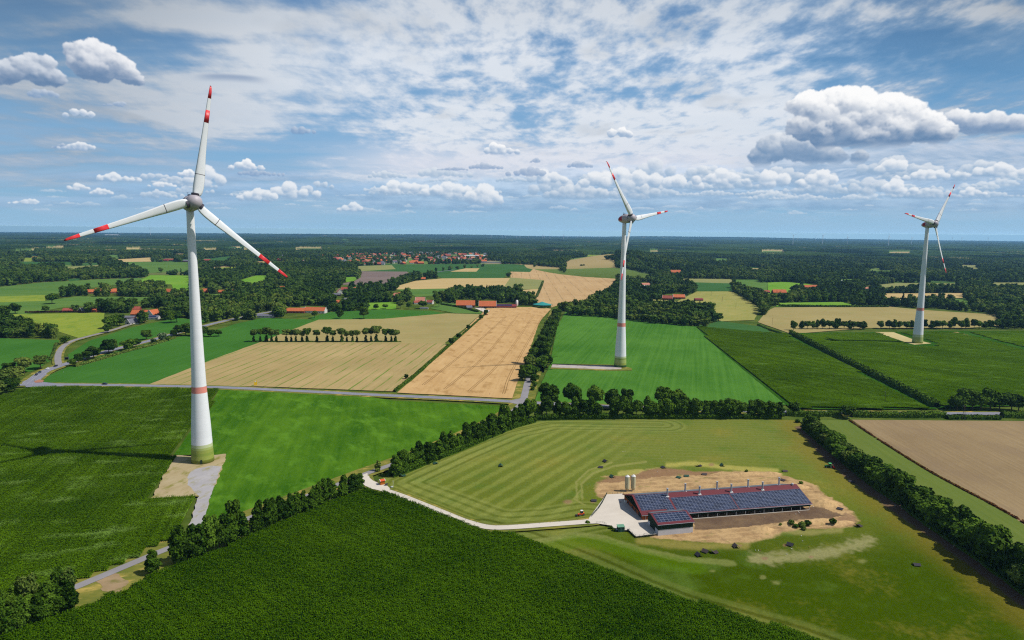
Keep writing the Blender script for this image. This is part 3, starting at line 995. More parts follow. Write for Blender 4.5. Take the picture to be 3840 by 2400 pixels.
ribbon('road_marking', smooth_path(ROAD_B[::4], 1.0), 1.9, 2.08, paint, MZ, dash=(4, 5))

# concrete farm road and yard
DRIVE = smooth_path([G(*p) for p in [(862, 1130), (870, 1146), (905, 1161), (950, 1177), (985, 1191), (1042, 1214), (1100, 1237), (1150, 1250), (1200, 1251), (1300, 1244), (1380, 1238), (1410, 1234)]], 3.0)
CZ = RZ + .13
ribbon('farm_road_verge', DRIVE, -4.2, 4.2, VERGE, vz + .02)
ribbon('farm_road', DRIVE, -2.2, 2.2, concrete, CZ)
poly_sheet('farm_road', [(842, 1132), (868, 1122), (869, 1130), (881, 1140), (896, 1147), (912, 1150), (920, 1157), (922, 1163), (905, 1165), (880, 1160), (862, 1152), (852, 1142)], concrete, CZ + .012)
poly_sheet('farm_yard', [(1386, 1243), (1392, 1228), (1410, 1203), (1432, 1173), (1470, 1171), (1525, 1230), (1562, 1236), (1562, 1266), (1502, 1273), (1486, 1258), (1456, 1258), (1443, 1247), (1410, 1242)], concrete, CZ + .024)
# crane pad and access track of the nearest turbine
poly_sheet('crane_pad', [(405, 1078), (470, 1082), (535, 1076), (532, 1092), (520, 1122), (500, 1168), (497, 1185), (476, 1246), (448, 1246), (468, 1188), (469, 1177), (357, 1181), (372, 1156), (405, 1096)],
           field_mat('pad_gravel', alb(166, 148, 108), alb(186, 170, 134), 1.2, .05, (.08, .2), 1.2, alb(128, 126, 50), .85), vz + .06, wobble=.6, rough=1.6)
poly_sheet('access_track', [(448, 1247), (466, 1192), (470, 1176), (444, 1150), (446, 1128), (462, 1112), (500, 1104), (524, 1106), (506, 1150), (499, 1180), (476, 1247)],
           field_mat('track_gravel', alb(162, 158, 158), alb(180, 176, 174), 1.2, .06, (.1, .2), 1.6, alb(150, 144, 84), .8), vz + .075, wobble=.8, rough=1.0)
poly_sheet('access_track', [(1305, 861), (1440, 863), (1470, 866), (1492, 872), (1493, 877), (1440, 878), (1300, 873)], VERGE, vz + .02)
poly_sheet('access_track', [(1305, 863), (1440, 866), (1468, 869), (1468, 874), (1440, 875), (1302, 870)], gravel, vz + .06)
poly_sheet('access_track', [(2067, 786), (2110, 786), (2156, 803), (2200, 813), (2160, 816), (2148, 813)], field_mat('track_sand', alb(186, 170, 116), alb(206, 190, 136), .4, .03, (.03, .1), .5), vz + .07)
poly_sheet('field_track', [(2240, 786), (2262, 786), (2490, 850), (2490, 858), (2330, 816)], TANF2, vz + .07)
# bare gateway by the lane
poly_sheet('lane_verge', [(180, 1404), (250, 1370), (335, 1334), (395, 1308), (414, 1344), (330, 1386), (262, 1415), (186, 1450), (150, 1440)], VERGE, vz + .028)
poly_sheet('gateway', [(225, 1380), (275, 1360), (300, 1378), (292, 1402), (262, 1408), (240, 1392)], field_mat('bare_earth', alb(150, 128, 96), alb(170, 146, 112), .2, .08, (.1, .3), 1.2, alb(110, 112, 50), .7), vz + .08, wobble=1.5, rough=2.8)
# wheel tracks in the wheat and the far wheat
track = plain('wheel_track', alb(150, 118, 74), .95, .05, .1)
for a_, b_, c_ in [((1000, 911), (1120, 816), (1196, 748)), ((1051, 921), (1150, 838), (1222, 748)), ((1108, 926), (1188, 850), (1262, 745)), ((1190, 932), (1215, 868), (1282, 748)), ((1130, 929), (1232, 836), (1272, 760))][:4]:
    P_ = smooth_path([G(*a_), G(*b_), G(*c_)], 6)
    ribbon('wheel_track', P_, -1.15, -.75, track, vz + .03)
    ribbon('wheel_track', P_, .75, 1.15, track, vz + .03)
ribbon('foot_track', smooth_path([G(1135, 865), G(1180, 863), G(1235, 861)], 5), -.3, .3, track, vz + .042)

# ================================================================== painted meadow round the hen barn
def Zb(x, y):
    """reading coordinates of the barn close-up -> reading grid"""
    return (1386 + x / 4.0, 1039.5 + y / 4.0)


MOUNDS = [  # heaped sand: centre (world), radii, height, turn
    (Zb(2240, 610), 9.0, 6.5, 2.4, .2),
    (Zb(2010, 455), 7.0, 4.0, 1.5, .1),
    (Zb(1520, 335), 16.0, 2.8, 1.5, .12),
    (Zb(1750, 330), 8.0, 3.0, 1.4, .1),
    (Zb(1660, 860), 7.0, 4.2, 1.5, .2),
    (Zb(1900, 810), 8.0, 3.6, 1.5, .2),
    (Zb(2180, 785), 13.0, 3.2, 1.7, .25),
    (Zb(2400, 800), 10.0, 3.0, 1.3, .3),
]


def sand_height(X, Y):
    z = np.zeros(X.shape)
    for (c, rx, ry, h, t) in MOUNDS:
        cx, cy = G(*c)
        dx = (X - cx) * cos(t) + (Y - cy) * sin(t); dy = -(X - cx) * sin(t) + (Y - cy) * cos(t)
        q = 1 - np.sqrt((dx / rx) ** 2 + (dy / ry) ** 2)
        z = np.maximum(z, h * sstep(0, .9, q) * (1 + .35 * fbm(X / 2.2, Y / 2.2, 7, 4)))
    return z


def build_pasture():
    outline = [(862, 1150), (905, 1128), (950, 1122), (1015, 1094), (1080, 1067), (1180, 1023), (1262, 996), (1500, 990), (1850, 992), (1888, 994), (1905, 1012),
               (1990, 1085), (2090, 1160), (2200, 1238), (2300, 1306), (2419, 1392), (2700, 1590), (2700, 1760), (1700, 1760),
               (1640, 1440), (1500, 1380), (1386, 1328), (1240, 1273), (1140, 1240), (1040, 1206), (980, 1184), (900, 1160)]
    W = [G(*p) for p in outline]
    xs = [p[0] for p in W]; ys = [p[1] for p in W]
    st = .62
    gx = np.arange(min(xs), min(max(xs), 330), st); gy = np.arange(max(min(ys), 150), max(ys), st)
    X, Y = np.meshgrid(gx, gy)
    nx, ny = len(gx), len(gy)
    ins = inpoly(X, Y, W)
    vx, vy = PV(X, Y, np.zeros(X.shape))
    zx = (vx - 1386) * 4; zy = (vy - 1039.5) * 4          # barn close-up coordinates
    n1 = fbm(X / 40, Y / 40, 1, 5); n2 = fbm(X / 9, Y / 9, 2, 5); n3 = fbm(X / 2.4, Y / 2.4, 3, 4)

    def mixc(c, t, k):
        k = np.clip(k, 0, 1)[..., None]
        return c * (1 - k) + np.array(t) * k
    # ground tone: olive above, richer green at the foot
    up = alb(114, 124, 50); mid = alb(104, 114, 38); low = alb(62, 82, 4)
    f = sstep(1000, 1440, vy + 60 * n1)
    c = np.zeros(X.shape + (3,)) + np.array(up)
    c = mixc(c, mid, sstep(0, .4, f)); c = mixc(c, low, sstep(.35, .95, f))
    c = mixc(c, alb(88, 112, 40), sstep(.05, .6, n1 + .4 * n2) * .7)
    c = mixc(c, alb(140, 128, 52), sstep(.1, .7, -n1 + .3 * n3) * .5)
    # mowing stripes in the left part
    a = wang((992, 1146), (1209, 1044))
    across = -X * sin(a) + Y * cos(a)
    stripe = np.sin(across * 2 * pi / 9.0 + .5 * n1)
    inner = inpoly(vx, vy, [(930, 1146), (1000, 1108), (1100, 1066), (1200, 1026), (1290, 1004), (1400, 1003), (1560, 1010), (1530, 1060), (1440, 1110), (1380, 1160), (1350, 1220), (1200, 1236), (1120, 1220), (1040, 1192), (960, 1164)])
    k_in = sstep(1620, 1330, vx) * inner
    c = mixc(c, alb(150, 156, 78), sstep(-.3, .9, stripe + .6 * n2 + .5 * n3) * .32 * k_in)
    c = mixc(c, alb(88, 108, 40), sstep(0, 1.0, -stripe + .6 * n2 + .5 * n3) * .26 * k_in)
    # headland bands running round the mown part
    ring = segdist(X, Y, [G(*p) for p in [(1560, 1004), (1300, 1000), (1200, 1021), (1080, 1069), (930, 1136), (925, 1147), (960, 1163), (1040, 1193), (1150, 1236), (1200, 1242), (1300, 1236), (1390, 1220)]])
    rb = sstep(.2, .8, np.sin(ring * 2 * pi / 6.4))
    kr = sstep(19, 16, ring)
    c = mixc(c, alb(90, 100, 40), rb * kr * .36)
    c = mixc(c, alb(146, 152, 80), (1 - rb) * kr * .35)
    # upper right: faint level mowing lines
    lv = np.sin((Y + X * .06) * 2 * pi / 5.2 + n1)
    c = mixc(c, alb(128, 130, 76), sstep(0, 1, lv) * .35 * sstep(1180, 1030, vy) * sstep(1350, 1500, vx))
    # lower left: bands following the maize edge
    me = segdist(X, Y, [G(*p) for p in [(1140, 1245), (1240, 1275), (1386, 1332), (1511, 1389), (1611, 1430), (1890, 1512), (2100, 1590)]])
    c = mixc(c, alb(112, 124, 58), sstep(1.5, 3, me + n3) * sstep(7, 5.5, me + n3) * .55)
    c = mixc(c, alb(104, 116, 50), sstep(7.5, 9, me + n3) * sstep(12.5, 11, me + n3) * .55)
    c = mixc(c, alb(70, 80, 20), sstep(6, 6.6, me) * sstep(8.6, 8, me) * .7)
    sw = segdist(X, Y, [G(*Zb(*p)) for p in [(-600, 1000), (-100, 900), (150, 930), (500, 1040), (900, 1130), (1350, 1170)]])
    c = mixc(c, alb(134, 140, 76), sstep(3.6, 1.6, sw + 1.3 * n3 + n2) * .6)
    sw2 = segdist(X, Y, [G(*Zb(*p)) for p in [(-600, 1090), (-100, 960), (200, 1000), (600, 1130), (1000, 1210)]])
    c = mixc(c, alb(84, 116, 10), sstep(7.5, 3.5, sw2 + 2 * n3 + n2) * .5)
    # worn ochre belt along the big hedge
    hd = segdist(X, Y, [G(*p) for p in [(1890, 1002), (1950, 1075), (2050, 1150), (2160, 1228), (2290, 1318), (2419, 1412), (2560, 1520)]])
    c = mixc(c, alb(132, 112, 44), sstep(24, 6, hd + 5 * n2) * .5)
    # grey-yellow dry growth in swathes
    d1 = segdist(zx, zy, [(1560, 1120), (1750, 1130), (1950, 1110), (2150, 1090), (2350, 1050), (2550, 1000), (2680, 960)])
    c = mixc(c, alb(150, 146, 96), sstep(85, 5, d1 + 60 * n2 + 55 * n3) * .85)
    d2 = segdist(zx, zy, [(760, 240), (1000, 225), (1150, 240), (1300, 262), (1550, 285), (1800, 292)])
    c = mixc(c, alb(172, 164, 84), sstep(34, 6, d2 + 18 * n2) * .85)
    d3 = segdist(zx, zy, [(310, 325), (420, 312), (520, 300)])
    c = mixc(c, alb(172, 164, 88), sstep(34, 10, d3 + 16 * n2) * .8)
    d4 = segdist(zx, zy, [(500, 960), (800, 990), (1060, 1010), (1250, 1000), (1500, 1000)])
    c = mixc(c, alb(150, 138, 72), sstep(60, 10, d4 + 30 * n2) * .7)
    d5 = segdist(zx, zy, [(1500, 960), (1850, 870), (2100, 880), (2400, 850)])
    c = mixc(c, alb(148, 142, 82), sstep(46, 8, d5 + 26 * n2) * .75)
    for (qx, qy, r) in [(1190, 1245, 34), (1790, 1355, 60), (1670, 1300, 40), (2600, 1150, 60)]:
        c = mixc(c, alb(138, 140, 80), sstep(r, r * .2, np.hypot(zx - qx, (zy - qy) * 1.8) + 34 * n3 + 24 * n2) * .6)
    # ring trodden round the yard
    for pts, w_ in (([(-40, 560), (-50, 420), (60, 320), (260, 250), (560, 210)], 14), ([(-90, 560), (-100, 400), (20, 290), (240, 215)], 12), ([(-20, 620), (-120, 560), (-60, 480)], 10)):
        q = segdist(zx, zy, pts)
        c = mixc(c, alb(150, 148, 84), sstep(w_, w_ * .4, q + 6 * n3) * .6)
    # bare soil and sand
    dirt = [(70, 470), (110, 400), (200, 370), (130, 352), (300, 342), (420, 345), (520, 300), (640, 270), (760, 268), (900, 285), (1030, 300), (1200, 305), (1500, 296), (1750, 305), (1900, 350),
            (2020, 385), (2150, 430), (2260, 520), (2380, 585), (2520, 690), (2560, 760), (2540, 815), (2400, 838), (2150, 845), (2000, 850), (1850, 880), (1700, 940), (1560, 965), (1440, 975), (1300, 985), (1180, 970), (1000, 965), (800, 945), (600, 932),
            (540, 830), (300, 560), (190, 560), (130, 560)]
    wob_x = zx + 40 * n2 + 26 * n3; wob_y = zy + 14 * fbm(X / 7, Y / 7, 12, 4)
    kd = inpoly(wob_x, wob_y, dirt).astype(float)
    kd = (kd + inpoly(wob_x + 14, wob_y + 6, dirt) + inpoly(wob_x - 14, wob_y - 5, dirt)) / 3
    sand = mixc(np.zeros(c.shape) + np.array(alb(190, 158, 112)), alb(160, 130, 92), sstep(-.3, .5, n2 + .5 * n3))
    tracks = np.sin(zy * .16 + zx * .012 + 2 * n1)
    sand = mixc(sand, alb(206, 172, 122), sstep(.2, 1, tracks) * .45)
    sand = mixc(sand, alb(128, 96, 72), inpoly(wob_x, wob_y, [(90, 380), (200, 350), (430, 345), (560, 290), (720, 262), (1000, 285), (1300, 300), (1150, 330), (800, 345), (500, 370), (300, 400), (120, 410)]) * .72)
    sand = mixc(sand, alb(138, 112, 80), sstep(.05, .5, fbm(X / 5, Y / 4, 77, 5)) * .6)
    sand = mixc(sand, alb(120, 122, 58), sstep(.28, .55, fbm(X / 6, Y / 3.5, 79, 5)) * .7)
    front = inpoly(wob_x, wob_y, [(1000, 745), (2090, 640), (2200, 640), (2420, 720), (2300, 745), (2000, 760), (1700, 800), (1450, 835), (1250, 850), (1010, 850)])
    sand = mixc(sand, alb(98, 80, 66), front * np.clip(.86 + .2 * n2, 0, 1))
    rim = inpoly(wob_x, wob_y, [(2420, 690), (2540, 730), (2560, 800), (2440, 830), (2380, 780)])
    sand = mixc(sand, alb(136, 106, 84), rim * .6)
    c = mixc(c, (0, 0, 0), 0 * kd)
    c = c * (1 - kd[..., None]) + sand * kd[..., None]
    hgt = sand_height(X, Y)
    km = sstep(.05, .5, hgt)
    c = mixc(c, alb(206, 172, 122), km * .85)
    c = mixc(c, alb(150, 116, 78), km * sstep(.0, .6, fbm(X / 1.6, Y / 3.2, 31, 4)) * .5)
    # trampled bare strip at the hedge foot
    hb = segdist(X, Y, [G(*p) for p in [(1896, 1012), (1960, 1082), (2030, 1140), (2110, 1196), (2200, 1258), (2330, 1350), (2450, 1440)]])
    c = mixc(c, alb(112, 88, 76), sstep(5.5, 3.0, hb + 2.2 * n2) * .85)
    # small scrapes
    for (qx, qy, r) in [(1180, 238, 40), (2120, 1110, 34), (1680, 1125, 45), (1880, 1000, 40), (60, 590, 34), (-180, 590, 60), (1450, 1003, 26)]:
        c = mixc(c, alb(150, 116, 90), sstep(r, r * .3, np.hypot(zx - qx, (zy - qy) * 1.9) + 9 * n3) * .7)
    c = c * np.clip(1 + .13 * fbm(X / 1.5, Y / 2.6, 91, 3) + .10 * n3 + .07 * n2, .5, 1.6)[..., None]
    z = 0.30 + hgt
    v = np.stack([X, Y, z], -1).reshape(-1, 3)
    cell = ins[:-1, :-1] & ins[1:, :-1] & ins[:-1, 1:] & ins[1:, 1:]
    ii, jj = np.nonzero(cell)
    f = np.stack([ii * nx + jj, ii * nx + jj + 1, (ii + 1) * nx + jj + 1, (ii + 1) * nx + jj], -1)
    used = np.zeros(len(v), bool); used[f.ravel()] = True
    remap_ = np.cumsum(used) - 1
    f = remap_[f]
    col = np.concatenate([c.reshape(-1, 3), np.ones((len(v), 1))], 1)[used].astype(np.float32)
    o = mesh_np('pasture', v[used], f, vcol_mat('pasture_ground', grain=1.3, amt=.30), smooth=True)
    ca = o.data.color_attributes.new('tone', 'FLOAT_COLOR', 'POINT')
    ca.data.foreach_set('color', col.ravel())
    tag(o, kind='structure')


build_pasture()


# ================================================================== instancing for uncountable stuff
def scatter(name, pts, rot, scl, idx, protos, mat=None, label=None):
    """one object: its vertices carry copies of the prototypes (geometry nodes)"""
    me = bpy.data.meshes.new(name)
    pts = np.asarray(pts, np.float32)
    me.vertices.add(len(pts)); me.vertices.foreach_set('co', pts.ravel())
    a = me.attributes.new('turn', 'FLOAT_VECTOR', 'POINT')
    r3 = np.zeros((len(pts), 3), np.float32); r3[:, 2] = rot
    a.data.foreach_set('vector', r3.ravel())
    a = me.attributes.new('size', 'FLOAT_VECTOR', 'POINT'); a.data.foreach_set('vector', np.asarray(scl, np.float32).ravel())
    a = me.attributes.new('which', 'INT', 'POINT'); a.data.foreach_set('value', np.asarray(idx, np.int32))
    o = link(bpy.data.objects.new(name, me))
    ng = bpy.data.node_groups.new(name + '_spread', 'GeometryNodeTree')
    ng.interface.new_socket('Geometry', in_out='INPUT', socket_type='NodeSocketGeometry')
    ng.interface.new_socket('Geometry', in_out='OUTPUT', socket_type='NodeSocketGeometry')
    gi = ng.nodes.new('NodeGroupInput'); go = ng.nodes.new('NodeGroupOutput')
    ip = ng.nodes.new('GeometryNodeInstanceOnPoints')
    jn = ng.nodes.new('GeometryNodeJoinGeometry')
    for p in protos[::-1]:
        oi = ng.nodes.new('GeometryNodeObjectInfo'); oi.inputs['Object'].default_value = p
        oi.inputs['As Instance'].default_value = True
        ng.links.new(oi.outputs['Geometry'], jn.inputs[0])

    def attr(nm, dt):
        n = ng.nodes.new('GeometryNodeInputNamedAttribute'); n.data_type = dt
        n.inputs['Name'].default_value = nm
        return n.outputs['Attribute']
    ng.links.new(gi.outputs[0], ip.inputs['Points'])
    ng.links.new(jn.outputs[0], ip.inputs['Instance'])
    ip.inputs['Pick Instance'].default_value = True
    ng.links.new(attr('which', 'INT'), ip.inputs['Instance Index'])
    e2r = ng.nodes.new('FunctionNodeEulerToRotation')
    ng.links.new(attr('turn', 'FLOAT_VECTOR'), e2r.inputs[0])
    ng.links.new(e2r.outputs[0], ip.inputs['Rotation'])
    ng.links.new(attr('size', 'FLOAT_VECTOR'), ip.inputs['Scale'])
    ng.links.new(ip.outputs[0], go.inputs[0])
    md = o.modifiers.new('spread', 'NODES'); md.node_group = ng
    tag(o, label=label, kind='stuff')
    return o


# ================================================================== maize
def leaf_mat(name, dark, light, rows=None, noise_sc=.012, trans=.0, rnd=.5, rough=.6, streak=None, amount=.4, pale=None):
    m, nt, b = mat_base(name, .9, .0)
    v = world_vec(nt, 0.4)
    big = noise(nt, v, noise_sc, 5, .6)
    g = N(nt, 'ShaderNodeNewGeometry')
    f = N(nt, 'ShaderNodeMath', {0: remap(nt, big, .3, .7, -.5, .5), 1: remap(nt, g.outputs['Random Per Island'], 0, 1, -rnd, rnd)}, operation='ADD').outputs[0]
    col = nmix(nt, remap(nt, f, -.75, .75), dark, light)
    if pale:
        st = noise(nt, world_vec(nt, pale[1], .035, .11), 1.0, 4, .6)
        col = nmix(nt, remap(nt, st, .56, .70, 0, amount), col, pale[0])
    if rows:
        rw = noise(nt, world_vec(nt, rows[0], .006, rows[1]), 1.0, 3, .6)
        col = nmix(nt, remap(nt, rw, .44, .56, 0, rows[2]), col, tuple(c_ * .45 for c_ in dark))
    nt.links.new(col, b.inputs['Base Color'])
    return m


def maize_patch(name, size, rows, step, mat, seed, leaves=5, h=2.35, canopy=0.0, flat=1.0, big=1.0):
    rr = np.random.default_rng(seed)
    V = []; F = []
    rw = size / rows
    for r in range(rows):
        y = -size / 2 + (r + .5) * rw
        x = -size / 2
        while x < size / 2:
            x += step * rr.uniform(.75, 1.25)
            px = x; py = y + rr.normal(0, .05)
            hh = h * rr.uniform(.82, 1.1)
            for k in range(leaves):
                a = rr.uniform(0, 2 * pi)
                z0 = hh * rr.uniform(.35, .92)
                ln = rr.uniform(.5, 1.0) * big; wd = rr.uniform(.10, .17) * big
                dx, dy = cos(a), sin(a); nx_, ny_ = -dy * wd, dx * wd
                up = rr.uniform(.25, .6) * flat
                n = len(V)
                V += [(px - nx_ * .5, py - ny_ * .5, z0), (px + nx_ * .5, py + ny_ * .5, z0),
                      (px + dx * ln * .55 + nx_, py + dy * ln * .55 + ny_, z0 + up * ln), (px + dx * ln * .55 - nx_, py + dy * ln * .55 - ny_, z0 + up * ln),
                      (px + dx * ln, py + dy * ln, z0 + up * ln * .55)]
                F += [(n, n + 1, n + 2), (n, n + 2, n + 3), (n + 3, n + 2, n + 4)]
            n = len(V)  # stalk and tassel
            V += [(px - .05, py, 0), (px + .05, py, 0), (px, py, hh * 1.12)]
            F += [(n, n + 1, n + 2)]
            n = len(V)
            V += [(px, py - .04, 0), (px, py + .04, 0), (px, py, hh * 1.12)]
            F += [(n, n + 1, n + 2)]
    if canopy:                                   # closed lower leaf layer, ridged along the rows
        for r in range(rows):
            y0, y1 = -size / 2 + r * rw, -size / 2 + (r + 1) * rw
            n = len(V); a, b = -size / 2, size / 2; ym = (y0 + y1) / 2
            V += [(a, y0, canopy * .72), (b, y0, canopy * .72), (b, ym, canopy), (a, ym, canopy), (b, y1, canopy * .72), (a, y1, canopy * .72)]
            F += [(n, n + 1, n + 2), (n, n + 2, n + 3), (n + 3, n + 2, n + 4), (n + 3, n + 4, n + 5)]
    return mesh_np(name, np.array(V), np.array(F), mat, do_link=False)


def maize(name, outline, ang, label, protos, size, zs=1.0, lowf=.05, keep_out=None, z0=.1):
    W = [G(*p) for p in outline]
    xs = np.array([p[0] for p in W]); ys = np.array([p[1] for p in W])
    c, s = cos(ang), sin(ang)
    U = xs * c + ys * s; Vv = -xs * s + ys * c
    u, v = np.meshgrid(np.arange(U.min(), U.max(), size), np.arange(Vv.min(), Vv.max(), size))
    X = (u * c - v * s).ravel(); Y = (u * s + v * c).ravel()
    k = inpoly(X, Y, W)
    vx, vy = PV(X, Y, np.zeros(X.shape))
    k &= (vx > -60) & (vx < 2480) & (vy < 1600)
    if keep_out:
        k &= ~inpoly(X, Y, [G(*p) for p in keep_out])
    X = X[k]; Y = Y[k]
    n = len(X)
    sc = np.ones((n, 3)); sc[:, 2] = zs * (1 + .16 * fbm(X * lowf, Y * lowf, 9, 4) + RNG.normal(0, .03, n))
    o = scatter(name, np.c_[X, Y, np.full(n, z0)], ang + pi * RNG.integers(0, 2, n), sc, RNG.integers(0, len(protos), n), protos, label=label)
    return o


M1 = leaf_mat('maize_leaf', alb(26, 58, 2), alb(84, 118, 12), noise_sc=.02, rnd=.95, rows=(wang((910, 1165), (1100, 1240)), .55, .24))
M2 = leaf_mat('maize_leaf_wind', alb(46, 78, 4), alb(100, 134, 20), noise_sc=.02, rnd=.6, rows=(wang((408, 1076), (520, 923)), .35, .30), pale=(alb(150, 184, 90), .25), amount=.6)
M3 = leaf_mat('maize_leaf_far', alb(50, 80, 2), alb(96, 130, 12), noise_sc=.01, rnd=.3, rows=(wang((1960, 806), (2400, 862)), .10, .28), pale=(alb(124, 160, 74), .12), amount=.45)
near_p = [maize_patch('maize_patch', 3.0, 4, .25, M1, 3 + i, 7, canopy=.7, big=.95) for i in range(4)]
mid_p = [maize_patch('maize_patch', 4.5, 6, .34, M2, 13 + i, 5, canopy=1.5, flat=.6, big=.9) for i in range(4)]
far_p = [maize_patch('maize_patch', 6.0, 8, .55, M3, 23 + i, 4, canopy=2.0, flat=.35) for i in range(3)]
EDGE_F = [(880, 1166), (855, 1163), (815, 1178), (760, 1200), (700, 1229), (617, 1262), (530, 1300), (462, 1328), (410, 1346), (375, 1356), (330, 1385), (296, 1406), (262, 1414), (185, 1447), (97, 1480), (0, 1520), (-160, 1590), (-160, 1700), (2100, 1700),
          (1990, 1540), (1890, 1508), (1611, 1420), (1511, 1388), (1386, 1332), (1240, 1277), (1150, 1262), (1100, 1246), (1042, 1223), (980, 1198), (910, 1170)]
maize('maize_crop', EDGE_F, wang((910, 1165), (1100, 1240)), 'tall dark green maize filling the foreground below the white farm road', near_p, 3.0, 1.05)
EDGE_L = [(-160, 968), (0, 938), (60, 921), (100, 917), (300, 919), (520, 923), (498, 958), (455, 1013), (408, 1076), (403, 1096), (370, 1155), (356, 1183), (455, 1180), (462, 1186), (446, 1230), (395, 1284), (330, 1314), (180, 1376), (100, 1410), (-160, 1508)]
maize('maize_crop', EDGE_L, wang((408, 1076), (520, 923)), 'wind-ruffled maize left of the nearest wind turbine', mid_p, 4.5, 1.0)
EDGE_M = [(1648, 774), (1820, 789), (1856, 790), (1880, 806), (2196, 968), (1872, 967), (1700, 830)]
maize('maize_crop', EDGE_M, wang((1700, 830), (1870, 967)), 'dark maize block right of the middle turbine field', far_p, 6.0, 1.0)
EDGE_R = [(1890, 792), (2060, 789), (2200, 786), (2262, 788), (2500, 851), (2500, 955), (2222, 963), (1910, 806)]
maize('maize_crop', EDGE_R, wang((1950, 806), (2400, 858)), 'maize field with silky streaks around the right-hand turbine', far_p, 6.0, .9,
      keep_out=[(2064, 784), (2116, 784), (2196, 806), (2218, 814), (2212, 822), (2150, 820)])
EDGE_R2 = [(2290, 786), (2500, 785), (2500, 838), (2380, 812)]
maize('maize_crop', EDGE_R2, wang((2300, 788), (2480, 786)), 'maize beyond the pale field track at the right edge', far_p, 6.0, .9)

# ================================================================== wind turbines
HUB = 145.0
OVER = 8.6
TILT = radians(5)
def tower_mat(name, c, ring=.86):
    """painted concrete in stacked rings: faint joints every few metres, slight tone steps and streaks"""
    m, nt, b = mat_base(name, .55, .3)
    t_ = N(nt, 'ShaderNodeTexCoord')
    sp = N(nt, 'ShaderNodeSeparateXYZ', {0: t_.outputs['Object']})
    q = N(nt, 'ShaderNodeMath', {0: sp.outputs[2], 1: 3.85}, operation='DIVIDE').outputs[0]
    fr = N(nt, 'ShaderNodeMath', {0: q}, operation='FRACT').outputs[0]
    jt = remap(nt, fr, .0, .035, 1, 0)
    wnz = N(nt, 'ShaderNodeTexWhiteNoise', {'W': N(nt, 'ShaderNodeMath', {0: q}, operation='FLOOR').outputs[0]}, noise_dimensions='1D').outputs[0]
    mp = N(nt, 'ShaderNodeMapping', {'Vector': t_.outputs['Object']}); mp.inputs['Scale'].default_value = (.8, .8, .05)
    st = noise(nt, mp.outputs[0], 1.0, 4)
    v = N(nt, 'ShaderNodeMath', {0: remap(nt, wnz, 0, 1, .965, 1.0), 1: remap(nt, st, .3, .7, .96, 1.0)}, operation='MULTIPLY').outputs[0]
    v = N(nt, 'ShaderNodeMath', {0: v, 1: remap(nt, jt, 0, 1, 1, ring)}, operation='MULTIPLY').outputs[0]
    hs = N(nt, 'ShaderNodeHueSaturation', {'Color': rgba(c), 'Value': v})
    nt.links.new(hs.outputs[0], b.inputs['Base Color'])
    return m


white_t = tower_mat('tower_white', alb(252, 252, 254))
greens = [plain('tower_green', alb(*c), .6, .3, .04, .2) for c in ((122, 134, 48), (156, 168, 76), (142, 160, 66), (172, 186, 106), (198, 208, 156))]
dkgreen = plain('tower_dark_green', alb(66, 104, 58), .6, .3, .05, .2)
salmon = plain('tower_red_band', alb(236, 150, 134), .6, .3, .05, .3)
blade_w = plain('blade_white', alb(240, 242, 242), .42, .4, .03, .1)
blade_r = plain('blade_red', alb(236, 52, 56), .45, .4, .05, .3)
blade_b = plain('blade_tip_dark', alb(70, 20, 50), .5, .3)
metal_g = plain('nacelle_grey', alb(186, 178, 184), .5, .4, .10, .12)
metal_d = plain('fitting_dark', alb(60, 54, 66), .5, .4)
logo_r = plain('logo_red', alb(214, 30, 44), .5, .3)
logo_d = plain('logo_marks', alb(84, 14, 30), .5, .3)
conc_l = plain('foundation_concrete', alb(206, 186, 168), .9, .1, .08, .4)
door_d = plain('tower_door', alb(40, 60, 44), .6, .2)


def tower_profile():
    P = [(0, 6.15), (3.0, 6.0), (5.2, 5.88), (6.8, 5.79), (8.5, 5.70), (9.8, 5.62), (11.5, 5.52), (17, 5.30), (23.5, 5.03), (32, 4.52), (40.8, 4.04), (44.4, 3.88), (50, 3.68), (60, 3.42), (72, 3.14), (84, 2.88), (92, 2.72),
         (104, 2.48), (116, 2.26), (128, 2.08), (138, 1.95), (141.6, 1.93)]
    return P


def airfoil(chord, thick, n=14):
    pts = []
    for i in range(n):
        t = i / n
        if t < .5:
            x = 1 - 2 * t; up = 1
        else:
            x = 2 * t - 1; up = -1
        x = x if 0 < x < 1 else min(max(x, 0.0), 1.0)
        yt = 5 * thick * (.2969 * sqrt(x) - .126 * x - .3516 * x * x + .2843 * x ** 3 - .1015 * x ** 4)
        pts.append(((x - .32) * chord, up * yt * chord))
    return pts


BLADE = [  # r, chord, thickness ratio, twist deg, sweep out of plane
    (3.2, 3.4, .90, 22, 0), (4.2, 4.4, .70, 22, 0), (5.6, 5.6, .48, 21, 0), (8, 6.0, .40, 20, 0), (11, 5.9, .36, 18, 0), (15, 5.6, .32, 15, .0), (20, 4.8, .28, 12, .05), (26, 4.1, .25, 9, .1), (34, 3.4, .22, 6, .3), (43.2, 2.8, .20, 4, .6),
    (50, 2.35, .18, 2.5, .9), (56.4, 2.0, .17, 1.5, 1.2), (60, 1.65, .16, 1, 1.4), (62.2, 1.2, .16, 1, 1.35), (63.1, .85, .2, 1, 1.1), (63.5, .4, .3, 1, .7)]


